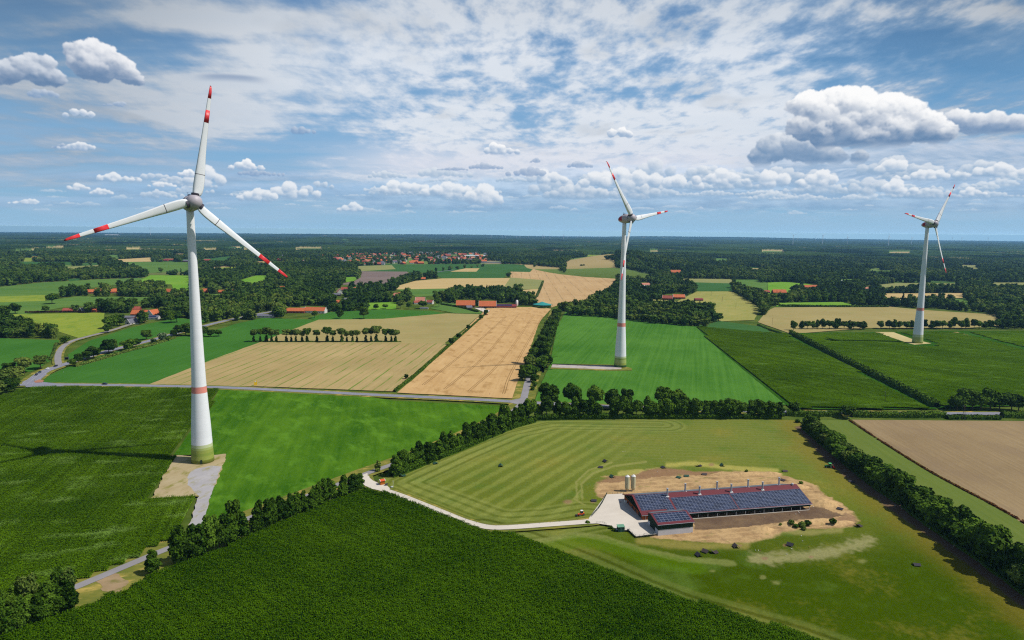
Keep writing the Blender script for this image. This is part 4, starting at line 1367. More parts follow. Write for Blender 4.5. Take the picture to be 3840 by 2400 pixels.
def blade_mesh(name, lo, hi, mat, shrink=1.0, cap=True):
    """section of the blade between radii; span along +Z, rotor plane XZ, axis -Y forward"""
    st = []
    rs = sorted(set([lo, hi] + [b[0] for b in BLADE if lo < b[0] < hi]))
    tb = np.array(BLADE)
    V = []; n = 14
    for r in rs:
        ch, th, tw, sw = [float(np.interp(r, tb[:, 0], tb[:, k])) for k in (1, 2, 3, 4)]
        ch *= .90 if r > 5 else 1.0
        pitch = radians(tw + 4)
        for (x, y) in airfoil(ch * shrink, th):
            V.append((x * cos(pitch) + y * sin(pitch), -sw - x * sin(pitch) * 1.0 + y * cos(pitch), r))
    F = []
    for k in range(len(rs) - 1):
        for i in range(n):
            F.append((k * n + i, k * n + (i + 1) % n, (k + 1) * n + (i + 1) % n, (k + 1) * n + i))
    F.append(tuple(range(n))[::-1]); F.append(tuple((len(rs) - 1) * n + i for i in range(n)))
    me = bpy.data.meshes.new(name)
    me.from_pydata(V, [], F); me.materials.append(mat)
    me.polygons.foreach_set('use_smooth', [len(p.vertices) == 4 for p in me.polygons]); me.update()
    return me


blade_me = blade_mesh('blade', 3.4, 63.5, blade_w)
red1_me = blade_mesh('tip_stripe', 56.4, 63.05, blade_r, 1.006)
red2_me = blade_mesh('red_stripe', 43.2, 50.0, blade_r, 1.006)
tipd_me = blade_mesh('lightning_tip', 62.9, 63.55, blade_b, 1.06)
joint_me = blade_mesh('blade_joint', 14.9, 15.25, metal_d, 1.012)
_tb = MB()
_tb.lathe([(2.05, 0), (2.05, 1.1), (2.15, 1.25), (2.15, 2.0)], 20)
collar = _tb.build('blade_root', metal_d, do_link=False).data


def turbine(bx, by, yaw, phase, label, base_cols, door_az=None, hub=HUB, group=None):
    root = empty('wind_turbine', (bx, by, 0.05))
    tag(root, label, 'wind turbine', group)
    P = tower_profile()
    mb = MB()
    mi = []
    for (z0, r0), (z1, r1) in zip(P[:-1], P[1:]):
        zc = (z0 + z1) / 2
        if zc < 11.5:
            if base_cols == 'dark':
                k = 7 if zc < 3 else (2 if zc < 5.2 else 4 if zc < 8.5 else 3 if zc < 9.8 else 5)
            elif base_cols == 'mild':
                k = 2 if zc < 3 else (4 if zc < 8.5 else 5)
            else:
                k = 1 if zc < 3 else 2 if zc < 5.2 else 3 if zc < 6.8 else 2 if zc < 8.5 else 4 if zc < 9.8 else 5
        elif 40.8 <= zc <= 44.4:
            k = 6
        else:
            k = 0
        mi.append(k)
    mb.lathe([(r, z) for z, r in P], 48, mi=mi)
    t = mb.build('tower', [white_t] + greens + [salmon, dkgreen], root, smooth=True)
    zz = np.array([p[0] for p in P]); rr_ = np.array([p[1] for p in P])
    f = MB(); f.lathe([(8.3, -.1), (8.3, .35), (7.7, .42), (6.0, .42)], 48)
    f.build('foundation', conc_l, root)
    if door_az is not None:
        d = MB(); a = door_az
        cx, cy = sin(a), -cos(a)
        for (wd, ht) in ((1.1, 3.1),):
            n = 10
            vs = []
            for off in (-.25, .12):
                ring = [(-wd / 2, .4), (wd / 2, .4)] + [(wd / 2 * cos(pi * i / n), .4 + ht - wd / 2 + wd / 2 * sin(pi * i / n)) for i in range(n + 1)]
                for (u, z) in ring:
                    r = float(np.interp(z, zz, rr_)) + off
                    vs.append((cx * r - cy * u * -1 * -1, cy * r + cx * u, z))
            k = len(ring)
            d.add(vs, [tuple(range(k, 2 * k))] + [(i, (i + 1) % k, k + (i + 1) % k, k + i) for i in range(k)])
        dd = d.build('door', door_d, t)
        s = MB(); s.box(-.9, .9, -9.2, -5.9, .3, .5)
        so = s.build('door_step', conc_l, t); so.rotation_euler = (0, 0, a)
    # nacelle: egg shaped body about the rotor axis (local +X = tail, -X = nose)
    axis = Vector((sin(yaw) * cos(TILT), -cos(yaw) * cos(TILT), sin(TILT)))
    right = Vector((cos(yaw), sin(yaw), 0))
    up = right.cross(axis)
    if up.z < 0:
        up = -up
    M = Matrix(((right.x, -axis.x, up.x, 0), (right.y, -axis.y, up.y, 0), (right.z, -axis.z, up.z, hub - .05), (0, 0, 0, 1)))
    body = MB()
    prof = [(.05, -12.4), (1.3, -12.2), (2.5, -11.6), (3.4, -10.6), (3.9, -9.4), (4.05, -8.2), (4.0, -6.4)]
    tail = [(4.05, -6.1), (4.3, -4.4), (4.35, -2.4), (4.2, 0), (3.8, 2.0), (3.1, 4.0), (2.2, 5.6), (1.2, 6.8), (.3, 7.3), (.05, 7.4)]

    def lath_y(pf, nm, mt, par):
        m2 = MB(); m2.lathe([(r, y) for r, y in pf], 36)
        m2.v = [(x, z, -y_) for (x, y_, z) in m2.v]      # lathe axis Z -> Y
        o_ = m2.build(nm, mt, par, smooth=True)
        return o_
    nac = lath_y(tail, 'nacelle', metal_g, root)
    nac.matrix_local = M
    neck = MB(); neck.lathe([(1.96, 141.4), (2.0, 142.3), (2.2, 143.0)], 28)
    neck.build('yaw_ring', metal_d, root, smooth=True)
    # red panel with dark marks, wrapped on both flanks of the nacelle
    for sgn in (-1, 1):
        lp = MB(); n1_, n2_ = 8, 6

        def surf(y, th, off):
            r = float(np.interp(y, [p[1] for p in tail], [p[0] for p in tail])) + off
            return (sgn * r * cos(th), y, r * sin(th))
        vs = [surf(.4 + 4.2 * i / n1_, radians(-24 + 62 * j / n2_), .03) for i in range(n1_ + 1) for j in range(n2_ + 1)]
        fs = [(i * (n2_ + 1) + j, i * (n2_ + 1) + j + 1, (i + 1) * (n2_ + 1) + j + 1, (i + 1) * (n2_ + 1) + j) for i in range(n1_) for j in range(n2_)]
        lp.add(vs, fs)
        pan = lp.build('red_panel', logo_r, nac, smooth=True)
        mk = MB()
        for (y0, y1, a0, a1) in ((1.0, 1.35, -8, 22), (1.35, 2.1, 16, 22), (1.35, 2.0, 4, 9), (2.4, 2.75, -8, 22), (3.1, 3.45, -8, 22), (2.75, 3.1, 16, 22), (1.35, 2.1, -8, -3)):
            vs = [surf(y, radians(th), .06) for y in (y0, y1) for th in (a0, (a0 + a1) / 2, a1)]
            mk.add(vs, [(0, 1, 4, 3), (1, 2, 5, 4)])
        mk.build('panel_marks', logo_d, pan)
    wm = MB(); wm.box(-.5, .5, -1.0, 1.2, 4.1, 5.0); wm.tube((-.4, .6, 4.6), (-.4, .6, 6.2), .08); wm.tube((-1.0, .6, 6.0), (.2, .6, 6.0), .06)
    wm.build('weather_mast', metal_d, nac)
    sp = lath_y(prof, 'spinner', metal_g, root)
    sp.matrix_local = M
    H = M @ Matrix.Translation((0, -OVER, 0))
    for k in range(3):
        R = H @ Matrix.Rotation(phase + k * 2 * pi / 3, 4, 'Y')
        b = link(bpy.data.objects.new('blade', blade_me)); b.parent = root
        b.matrix_local = R
        cone = .02
        for nm, me_ in (('tip_stripe', red1_me), ('red_stripe', red2_me), ('lightning_tip', tipd_me), ('blade_joint', joint_me)):
            c = link(bpy.data.objects.new(nm, me_)); c.parent = b
        cl = link(bpy.data.objects.new('blade_root', collar)); cl.parent = b
        cl.location = (0, 0, 2.6)
    return root


turbine(-174.81, 372.42, .7086, .1947, 'nearest wind turbine, pale tower with green banded foot beside the gravel pad', 'warm', door_az=.30)
turbine(107.19, 660.05, .8013, -.6592, 'middle wind turbine standing in the bright green field at the end of a gravel spur', 'dark')
turbine(499.02, 826.66, .5127, .6970, 'right-hand wind turbine leaning over the streaky maize, its foot pale green', 'mild')

# ================================================================== trees
def tree_mat(name, dark, light, rnd=.6):
    m, nt, b = mat_base(name, .8, .03)
    g = N(nt, 'ShaderNodeNewGeometry')
    oi = N(nt, 'ShaderNodeObjectInfo')
    f = N(nt, 'ShaderNodeMath', {0: remap(nt, oi.outputs['Random'], 0, 1, -.55, .55), 1: remap(nt, g.outputs['Random Per Island'], 0, 1, -rnd, rnd)}, operation='ADD').outputs[0]
    f = N(nt, 'ShaderNodeMath', {0: f, 1: remap(nt, noise(nt, world_vec(nt, 0), .05, 3), .3, .7, -.3, .3)}, operation='ADD').outputs[0]
    nt.links.new(nmix(nt, remap(nt, f, -.9, .9), dark, light), b.inputs['Base Color'])
    return m


L_OAK = tree_mat('foliage_oak', alb(22, 48, 8), alb(84, 112, 30))
L_MID = tree_mat('foliage_mid', alb(34, 64, 10), alb(98, 128, 36))
L_ALD = tree_mat('foliage_alder', alb(18, 42, 6), alb(76, 106, 24))
L_LIM = tree_mat('foliage_lime', alb(48, 76, 22), alb(122, 138, 60))
L_WIL = tree_mat('foliage_willow', alb(60, 84, 50), alb(116, 136, 92))
L_RED = tree_mat('foliage_copper', alb(40, 26, 26), alb(92, 58, 48))
L_BRN = tree_mat('foliage_rusty', alb(70, 46, 26), alb(128, 86, 46))
L_CON = tree_mat('foliage_conifer', alb(12, 36, 20), alb(46, 78, 40))
BARK = plain('bark', alb(110, 96, 78), .9, .1, .25, 1.5)
BARK_P = plain('pale_bark', alb(156, 146, 126), .9, .1, .2, 1.5)


def ico(sub=1):
    bm = bmesh.new(); bmesh.ops.create_icosphere(bm, subdivisions=sub, radius=1)
    v = np.array([p.co[:] for p in bm.verts]); f = np.array([[q.index for q in p.verts] for p in bm.faces]); bm.free()
    return v, f


ICO_V, ICO_F = ico(2)
ICO1_V, ICO1_F = ico(1)


def crown_mesh(name, mat, lobes, cards, size, seed, core=.80, flat=1.0, coarse=False):
    """lobes: (x, y, z, rx, rz); cards spread over the lobes' skins"""
    rr = np.random.default_rng(seed)
    L_ = np.array(lobes, float)
    area = L_[:, 3] * (L_[:, 3] + L_[:, 4])
    cnt = np.maximum((area / area.sum() * cards).astype(int), 4)
    V = []; F = []; off = 0
    for (x, y, z, rx, rz), c in zip(lobes, cnt):
        d = rr.normal(size=(c, 3)); d /= np.linalg.norm(d, axis=1)[:, None]
        d[:, 2] = np.where(d[:, 2] < -.55, -d[:, 2] * .6, d[:, 2])
        k = rr.uniform(.80, 1.10, c)[:, None]
        P = np.array([x, y, z]) + d * k * np.array([rx, rx, rz])
        nn = d * 1.0 + rr.normal(0, .55, (c, 3)) + np.array([0, 0, .25 * flat]); nn /= np.linalg.norm(nn, axis=1)[:, None]
        a = np.cross(nn, rr.normal(size=(c, 3))); a /= np.linalg.norm(a, axis=1)[:, None] + 1e-9
        b = np.cross(nn, a)
        s = (size * rr.uniform(.55, 1.25, c))[:, None]
        q = np.stack([P - a * s * .5 - b * s * .32, P + a * s * .5 - b * s * .42, P + a * s * .38 + b * s * .45 + nn * s * .12, P - a * s * .45 + b * s * .38 - nn * s * .1], 1).reshape(-1, 3)
        V.append(q)
        F.append(np.arange(c * 4).reshape(-1, 4) + off); off += c * 4
    V = np.concatenate(V); F = np.concatenate(F)
    # opaque lumpy heart, as quads-with-repeat avoided: triangles kept apart
    me = bpy.data.meshes.new(name)
    iv, if_ = (ICO1_V, ICO1_F) if coarse else (ICO_V, ICO_F)
    CV = []; CF = []; o2 = len(V)
    for (x, y, z, rx, rz) in lobes:
        w = iv * (1 + .18 * vnoise(iv[:, 0] * 2.1 + x, iv[:, 1] * 2.1 + iv[:, 2] * 1.7 + y, 5))[:, None]
        CV.append(w * np.array([rx, rx, rz]) * core + np.array([x, y, z]))
        CF.append(if_ + o2); o2 += len(iv)
    AV = np.concatenate([V] + CV).astype(np.float32)
    CF = np.concatenate(CF)
    li = np.concatenate([F.ravel(), CF.ravel()]).astype(np.int32)
    st = np.concatenate([np.arange(len(F)) * 4, len(F) * 4 + np.arange(len(CF)) * 3]).astype(np.int32)
    to = np.concatenate([np.full(len(F), 4), np.full(len(CF), 3)]).astype(np.int32)
    me.vertices.add(len(AV)); me.vertices.foreach_set('co', AV.ravel())
    me.loops.add(len(li)); me.loops.foreach_set('vertex_index', li)
    me.polygons.add(len(st)); me.polygons.foreach_set('loop_start', st); me.polygons.foreach_set('loop_total', to)
    me.update(calc_edges=True)
    me.materials.append(mat)
    return me


def lobes_round(rr, h, w, n=11, base=.22, top=1.0, spread=.62):
    """lobes of a broad crown, tree h high and w wide"""
    L_ = [(0, 0, h * (base + top) / 2, w * .34, h * (top - base) * .40)]
    for i in range(n):
        a = i * 2.4 + rr.uniform(-.4, .4); t = rr.uniform(0, 1)
        z = h * (base + (top - base) * (.12 + .76 * t))
        prof = sin(pi * min(1, (.18 + .80 * (1 - t)))) ** .7
        r = w * .5 * spread * prof * rr.uniform(.75, 1.1)
        q = w * rr.uniform(.17, .25)
        L_.append((r * cos(a), r * sin(a), min(z, h - q * .7), q, q * rr.uniform(.65, .85)))
    return L_


def lobes_tall(rr, h, w, n=9, base=.28):
    L_ = []
    for i in range(n):
        t = i / (n - 1)
        z = h * (base + (1 - base) * (.05 + .88 * t))
        r = w * .5 * (.55 * (1 - abs(t - .35) * .9))
        a = i * 2.4 + rr.uniform(-.5, .5)
        q = w * rr.uniform(.24, .36) * (1.1 - .45 * t)
        L_.append((r * cos(a) * .8, r * sin(a) * .8, z - q * .3, q, q * rr.uniform(.9, 1.3)))
    return L_


def trunk_mesh(name, mat, h, r, stems=1, base=.3, w=10, seed=0, limbs=5):
    rr = np.random.default_rng(seed)
    mb = MB()
    for s in range(stems):
        ox, oy = (0, 0) if stems == 1 else (rr.uniform(-.22, .22) * w, rr.uniform(-.16, .16) * w)
        bx, by = ox * .5, oy * .5
        top = h * rr.uniform(.7, .85)
        mid = (ox * .8 + rr.uniform(-.2, .2), oy * .8, top * .5)
        k = 1.0 if stems == 1 else .6
        mb.tube((bx, by, -.2), mid, r * k, r * k * .7, 7)
        mb.tube(mid, (ox, oy, top), r * k * .7, r * k * .2, 6)
        for i in range(limbs if stems == 1 else 2):
            a = i * 2.4 + rr.uniform(0, 1); z = h * rr.uniform(base * .9, base + .3)
            mb.tube((ox * .6, oy * .6, z), (ox + cos(a) * w * .3, oy + sin(a) * w * .3, z + h * .2), r * k * .4, r * k * .12, 5)
    return mb.build(name, mat, do_link=False).data


PROTO = {}


def protos(kind, n, mat, h, w, lob, cards, size, trunk, **kw):
    out = []
    for i in range(n):
        rr = random.Random(hash((kind, i)) % 1000 + i * 31 if False else i * 31 + len(kind) * 7)
        ms = mat[i % len(mat)] if isinstance(mat, list) else mat
        cm = crown_mesh('crown', ms, lob(rr, h, w), cards, size, 100 + i + len(kind) * 13, **kw)
        tm = trunk(i)
        out.append((cm, tm, h, w))
    PROTO[kind] = out


protos('oak', 6, [L_OAK, L_MID, L_OAK], 14., 13., lambda r, h, w: lobes_round(r, h, w, 12, .20), 2300, 1.15, lambda i: trunk_mesh('trunk', BARK, 14, .42, seed=i, w=13))
protos('oak_open', 4, [L_OAK, L_LIM], 14., 12., lambda r, h, w: lobes_round(r, h, w, 11, .32), 2000, 1.1, lambda i: trunk_mesh('trunk', BARK, 14, .40, seed=i, w=12))
protos('alder', 6, [L_ALD, L_MID, L_ALD], 13., 6.5, lambda r, h, w: lobes_tall(r, h, w, 9, .30), 1500, .85, lambda i: trunk_mesh('trunk', BARK_P, 13, .22, stems=2 + i % 2, seed=i, w=6))
protos('lime', 5, [L_LIM, L_OAK], 16., 9., lambda r, h, w: lobes_round(r, h, w, 9, .50, spread=.66), 1500, 1.1, lambda i: trunk_mesh('trunk', BARK, 15, .35, seed=i, w=7, base=.45))
protos('sapling', 2, [L_LIM], 6., 3., lambda r, h, w: lobes_tall(r, h, w, 6, .25), 500, .6, lambda i: trunk_mesh('trunk', BARK, 6, .12, seed=i, w=3, limbs=2))
protos('willow', 2, [L_WIL], 10., 9., lambda r, h, w: lobes_round(r, h, w, 9, .12), 1500, 1.0, lambda i: trunk_mesh('trunk', BARK, 10, .3, seed=i, w=8))
protos('copper', 2, [L_RED], 12., 10., lambda r, h, w: lobes_round(r, h, w, 9, .18), 1500, 1.1, lambda i: trunk_mesh('trunk', BARK, 12, .3, seed=i, w=9))
protos('conifer', 2, [L_CON], 13., 5., lambda r, h, w: [(0, 0, h * (.12 + .11 * k), w * .5 * (1 - .115 * k), h * .09) for k in range(8)], 1300, .8, lambda i: trunk_mesh('trunk', BARK, 12, .2, seed=i, w=2, limbs=0))
SHOOT = crown_mesh('trunk_shoots', L_OAK, [(0, 0, 2.0, 1.5, 2.0), (.3, .2, 4.2, 1.3, 1.8), (-.2, .1, 6.2, .9, 1.4), (0, -.3, 1.0, 1.7, 1.1)], 420, .8, 77)


def bush_mesh(name, mat, h, w, seed, cards=500, size=.7):
    rr = random.Random(seed)
    L_ = [(0, 0, h * .45, w * .38, h * .5)]
    for i in range(5):
        a = i * 1.3 + rr.random(); L_.append((cos(a) * w * .28, sin(a) * w * .28, h * rr.uniform(.3, .6), w * rr.uniform(.18, .26), h * .32))
    return crown_mesh(name, mat, L_, cards, size, seed)


BUSH = [bush_mesh('bush', [L_MID, L_OAK, L_LIM][i % 3], 3.0, 4.0, 40 + i) for i in range(4)] + [bush_mesh('bush', L_BRN, 2.0, 2.6, 50, 300, .5)]

ORD = ['first', 'second', 'third', 'fourth', 'fifth', 'sixth', 'seventh', 'eighth', 'ninth', 'tenth', 'eleventh', 'twelfth', 'thirteenth', 'fourteenth', 'fifteenth', 'sixteenth',
       'seventeenth', 'eighteenth', 'nineteenth', 'twentieth', 'twenty-first', 'twenty-second', 'twenty-third', 'twenty-fourth', 'twenty-fifth', 'twenty-sixth', 'twenty-seventh',
       'twenty-eighth', 'twenty-ninth', 'thirtieth', 'thirty-first', 'thirty-second', 'thirty-third', 'thirty-fourth', 'thirty-fifth', 'thirty-sixth', 'thirty-seventh', 'thirty-eighth', 'thirty-ninth', 'fortieth']
NTREE = [0]
TREE_XY = []


def tree(kind, x, y, h, w=None, label='', group=None, z=None, shoots=False):
    i = NTREE[0]; NTREE[0] += 1
    P_ = PROTO[kind]
    cm, tm, ph, pw = P_[(i * 7 + int(abs(x))) % len(P_)]
    h *= random.uniform(.92, 1.20); w = (w or pw * h / ph) * (.92 if kind == 'alder' else 1.18)
    names = {'oak': 'oak_tree', 'oak_open': 'oak_tree', 'alder': 'alder_tree', 'lime': 'lime_tree', 'sapling': 'young_tree', 'willow': 'willow_tree', 'copper': 'copper_beech_tree', 'conifer': 'conifer_tree'}
    zz = float(ground_z(x, y)) + .06 if z is None else z
    r = empty(names[kind], (x, y, zz), random.uniform(0, 6.28))
    r.scale = (w / pw, w / pw * random.uniform(.92, 1.08), h / ph)
    tag(r, label, 'tree', group)
    c = link(bpy.data.objects.new('crown', cm)); c.parent = r
    t = link(bpy.data.objects.new('trunk', tm)); t.parent = r
    if shoots:
        s = link(bpy.data.objects.new('trunk_shoots', SHOOT)); s.parent = r
    TREE_XY.append((x, y))
    return r


def tree_row(pts, kinds, desc, group, look, end='left', jit=1.0, shoots=False, cat=None):
    """pts: (px, py, height, width|None) in the reading grid, in order from `end`"""
    for i, p in enumerate(pts):
        x, y = G(p[0], p[1])
        x += random.uniform(-jit, jit); y += random.uniform(-jit, jit)
        kd = kinds[i % len(kinds)] if isinstance(kinds, list) else kinds
        if len(p) > 4: kd = p[4]
        lk = look[i % len(look)]
        tree(kd, x, y, p[2], p[3] if len(p) > 3 else None, '%s tree, %s from %s %s' % (lk, ORD[i], end, desc), group, shoots=shoots)


def along(pts, n, h, w, jh=.18, jw=.15, sideways=0.0):
    """n places spread evenly (in world space) along a reading-grid path"""
    P = [G(*p) for p in pts]
    d = [0]
    for a, b in zip(P[:-1], P[1:]): d.append(d[-1] + hypot(b[0] - a[0], b[1] - a[1]))
    hs = h if isinstance(h, (list, tuple)) else (h, h)
    out = []
    for i in range(n):
        s = d[-1] * (i + .5 + random.uniform(-.22, .22)) / n
        k = max(j for j in range(len(d)) if d[j] <= s + 1e-6); k = min(k, len(P) - 2)
        t = (s - d[k]) / (d[k + 1] - d[k])
        x = P[k][0] + (P[k + 1][0] - P[k][0]) * t; y = P[k][1] + (P[k + 1][1] - P[k][1]) * t
        if sideways:
            nx_, ny_ = -(P[k + 1][1] - P[k][1]), P[k + 1][0] - P[k][0]; q = hypot(nx_, ny_)
            o_ = random.uniform(-sideways, sideways); x += nx_ / q * o_; y += ny_ / q * o_
        f = i / max(1, n - 1)
        hh = hs[0] + (hs[1] - hs[0]) * f
        vx, vy = PV(x, y, 0)
        out.append((float(vx), float(vy), hh * random.uniform(1 - jh, 1 + jh), w * random.uniform(1 - jw, 1 + jw)))
    return out


# lane between the maize fields
tree_row(along([(-10, 1508), (60, 1488), (120, 1462), (180, 1436)], 11, 10.5, 6.0, sideways=1.5), 'alder', 'in front clump at bottom left corner', 'alders at the lower left', ['dark alder', 'slim dark', 'pale stemmed'], jit=.5)
tree_row(along([(-10, 1482), (70, 1462), (165, 1426)], 8, 11.0, 6.5, sideways=1.5), ['alder', 'oak_open'], 'in rear line of bottom left clump', 'alders at the lower left', ['tall dark', 'bushy dark'], jit=.5)
tree('alder', *G(361, 1360), 8.5, 6.0, 'small alder standing alone between the lane and the foreground maize', 'roadside trees along the lane')
tree_row(along([(408, 1342), (435, 1334), (462, 1323), (490, 1312), (530, 1296), (575, 1276)], 13, (15, 14), 7.0, sideways=1.2), ['alder', 'alder', 'oak'], 'in tallest clump beside the lane', 'roadside trees along the lane', ['tall dark', 'leafy dark', 'pale stemmed'], jit=.8)
tree_row(along([(600, 1266), (637, 1250), (674, 1234), (697, 1226), (722, 1214)], 11, (11.5, 10.5), 5.6, sideways=.8), 'alder', 'in middle clump between lane and maize', 'roadside trees along the lane', ['dark alder', 'slim alder', 'pale stemmed'], jit=.6)
tree_row(along([(730, 1212), (772, 1192), (792, 1184), (815, 1174), (848, 1158)], 11, (11, 8), 5.4, sideways=1.0), 'alder', 'in clump ending at the white road', 'roadside trees along the lane', ['dark alder', 'small dark', 'bushy dark'], jit=.6)
tree('sapling', *G(893, 1116), 6.0, 3.2, 'thin leaning young tree between the lane and the red-roofed stall', 'roadside trees along the lane')
tree_row(along([(922, 1127), (970, 1110), (1015, 1091), (1085, 1064), (1150, 1036), (1210, 1011), (1258, 997)], 27, (11.5, 13.5), 7.6, sideways=1.5), ['alder', 'alder', 'oak', 'alder'], 'in row from stall to crossroads', 'tree row along the lane by the pasture', ['dark bushy', 'dark alder', 'rounded dark'], jit=.8)
# row by the road behind the pasture
tree_row([(1293, 968, 17, 14), (1354, 966, 16.5, 13), (1410, 966, 14.5, 12), (1446, 966, 15, 11), (1480, 966, 14, 10), (1568, 966, 15.5, 13), (1603, 966, 15, 11)], 'oak', 'beyond the road above the pasture', 'big trees beyond the road', ['large domed', 'tall domed'], jit=1.0)
tree_row([(x, 988, h, w) for x, h, w in ((1270, 10, 8), (1290, 15, 9), (1318, 11, 8), (1338, 12, 8), (1358, 14, 9), (1376, 14, 9), (1396, 14.5, 9), (1412, 11, 7), (1450, 13, 9), (1470, 14, 9), (1486, 13, 9), (1503, 12, 8), (1527, 13, 8), (1545, 12, 8), (1562, 14, 9), (1578, 13, 9), (1595, 13, 8), (1610, 14, 9), (1625, 13, 8), (1643, 14, 9), (1668, 13, 9), (1684, 12, 8), (1700, 14, 10), (1717, 14, 10), (1736, 14, 10), (1752, 12, 8), (1774, 12.5, 9), (1791, 12, 9), (1806, 12.5, 9), (1822, 12, 9), (1838, 12.5, 9))],
         ['alder', 'oak'], 'in row along top of pasture', 'tree row along the top of the pasture', ['dark leafy', 'rounded dark', 'upright dark'], jit=.6)
tree('oak', *G(1877, 980), 8.5, 8, 'small round tree by the road at the corner of the big maize block', 'single trees by the main road')
tree('oak', *G(2001, 988), 9.5, 9, 'round dark tree alone in the low roadside hedge, above the tilled field', 'single trees by the main road')
# big hedge right of the pasture
tree_row(along([(1908, 1018), (1955, 1056), (2000, 1093), (2045, 1130), (2090, 1163), (2135, 1192)], 19, (9, 13), 10.5, sideways=2.2), ['oak', 'oak', 'oak_open'], 'in upper half of right-hand hedge', 'hedge trees right of the pasture', ['dense green', 'round green', 'dark green'], end='top', jit=.8)
tree_row(along([(2155, 1205), (2185, 1228), (2235, 1262), (2290, 1300), (2345, 1338), (2400, 1378), (2470, 1430)], 19, (13, 14), 11.5, sideways=2.5), ['oak', 'oak', 'oak_open'], 'in lower half of right-hand hedge', 'hedge trees right of the pasture', ['dense dark', 'round dark', 'broad dark'], end='top', jit=.8)
tree('willow', *G(2372, 1358), 9, 7, 'grey-green willow in the dark hedge at the lower right edge', 'hedge trees right of the pasture')
# trees on the side road between wheat and green field
_rx = lambda y_: float(np.interp(y_, [748, 785, 828, 868, 905, 950], [1308, 1296, 1280, 1262, 1247, 1236]))
tree_row([(_rx(q[1]) + (q[0] - _rx(q[1])) * (.55 if q[1] < 868 else .8),) + q[1:] for q in [(1235, 900, 13, 11), (1262, 893, 12, 11), (1250, 876, 13, 11), (1285, 872, 14, 13), (1300, 868, 12, 11), (1246, 866, 11, 9), (1258, 848, 12, 11), (1292, 852, 13, 11), (1268, 836, 13, 11), (1298, 838, 12, 10), (1274, 818, 12, 10), (1304, 822, 12, 10), (1284, 806, 12, 10), (1309, 806, 12, 10), (1290, 792, 12, 10), (1312, 792, 12, 10), (1297, 778, 13, 11),
          (1318, 778, 13, 11), (1305, 764, 13, 11), (1324, 764, 13, 11), (1312, 752, 13, 11), (1328, 750, 12, 10)]], ['oak', 'oak', 'oak_open', 'oak'], 'in avenue between wheat and turbine field', 'avenue along the side road', ['round green', 'dense dark', 'broad green', 'leafy'], end='nearer', jit=1.0)
for i, (x, y, h) in enumerate([(1232, 897, 5), (1262, 905, 8), (1263, 916, 5), (1258, 924, 4)]):
    tree('oak', *G(x, y), h, h * .95, ['low round bush-like tree left of the side road above the crossroads', 'small upright tree right of the side road above the crossroads', 'low spreading tree on the bank right of the side road', 'lowest shrub-like tree on the bank near the crossroads'][i], 'small trees above the crossroads')
# forest block front

tree('oak', *G(1697, 759), 14, 13, 'detached round oak at the right end of the forest block', 'front trees of the forest block')
# row on the stubble field
tree_row([(x, 808 + (0.6 if k % 2 else 0), h, w) for k, (x, h, w) in enumerate([(600, 14, 8), (615, 13, 7), (629, 16, 10), (641, 16, 8), (653, 15, 8), (677, 15.5, 9), (689, 15, 7), (700, 14, 7), (713, 15, 8), (725, 15, 9), (749, 13, 8), (773, 16, 10), (786, 14, 8), (808, 16.5, 10), (820, 13, 7), (832, 15.5, 8), (844, 13, 7), (865, 17, 9), (877, 14, 7), (889, 17, 10), (911, 16.5, 9), (924, 15, 7), (935, 16, 10)])],
         'lime', 'in row across the stubble field', 'umbrella-topped trees across the stubble', ['umbrella-topped', 'small topped', 'olive-topped'], jit=.4, shoots=True)
# ditch between stubble and wheat
tree_row([(1067, 815, 8, 7), (1084, 800, 6.5, 6), (1106, 780, 7.5, 5.5), (1136, 756, 8, 6), (1147, 745, 9, 7), (959, 896, 4, 4)], 'oak', 'on the ditch beside the wheat', 'small trees on the ditch beside the wheat', ['small round'], end='nearer', jit=.4)
# row between pale field and right-hand maize
tree_row([(1873, 781, 12, 8)] + along([(1890, 778), (1960, 778), (2048, 778)], 13, 11.5, 9) + along([(2076, 777), (2200, 777), (2300, 777), (2418, 777)], 24, 12, 9.5), ['oak', 'alder', 'oak'], 'in row under pale right-hand stubble', 'row beneath the pale stubble', ['dark upright', 'dark rounded', 'bushy dark'], jit=1.0)
# clump above the road at the right
tree_row([(2262, 970, 12, 11), (2278, 968, 14, 12), (2300, 969, 14, 12), (2316, 970, 13, 11), (2338, 969, 15, 13), (2362, 969, 14, 13), (2385, 970, 13, 12), (2410, 972, 12, 11)], 'oak', 'in roadside clump under right-hand maize', 'clump by the road at the right', ['dense dark', 'rounded dark'], jit=1.0)
# left side trees

tree_row([(151, 813, 8.5, 9), (187, 860, 9, 8), (205, 853, 10, 9), (222, 849, 14, 13), (258, 836, 16, 14), (268, 834, 13, 10), (303, 829, 14, 13), (322, 822, 10, 9), (171, 866, 7, 7)], ['oak', 'oak', 'oak_open'], 'along main road at the left', 'trees along the main road at the left', ['round green', 'broad green'], jit=.6)
tree_row([(348, 803, 12, 11), (363, 812, 6, 7, 'willow'), (384, 808, 10, 9, 'willow'), (395, 806, 6, 7)], 'oak', 'in pale scrub beside main road', 'trees along the main road at the left', ['dark round', 'pale scrubby', 'silvery', 'low green'], jit=.5)
tree_row([(412, 796, 8, 8), (424, 794, 12, 11), (438, 793, 14, 12), (452, 794, 14, 12), (468, 795, 13, 12), (484, 795, 11, 10), (500, 796, 9, 9), (516, 795, 8, 8)], 'oak', 'in copse behind nearest tower', 'copse behind the nearest tower', ['dense dark', 'rounded dark'], jit=1.0)
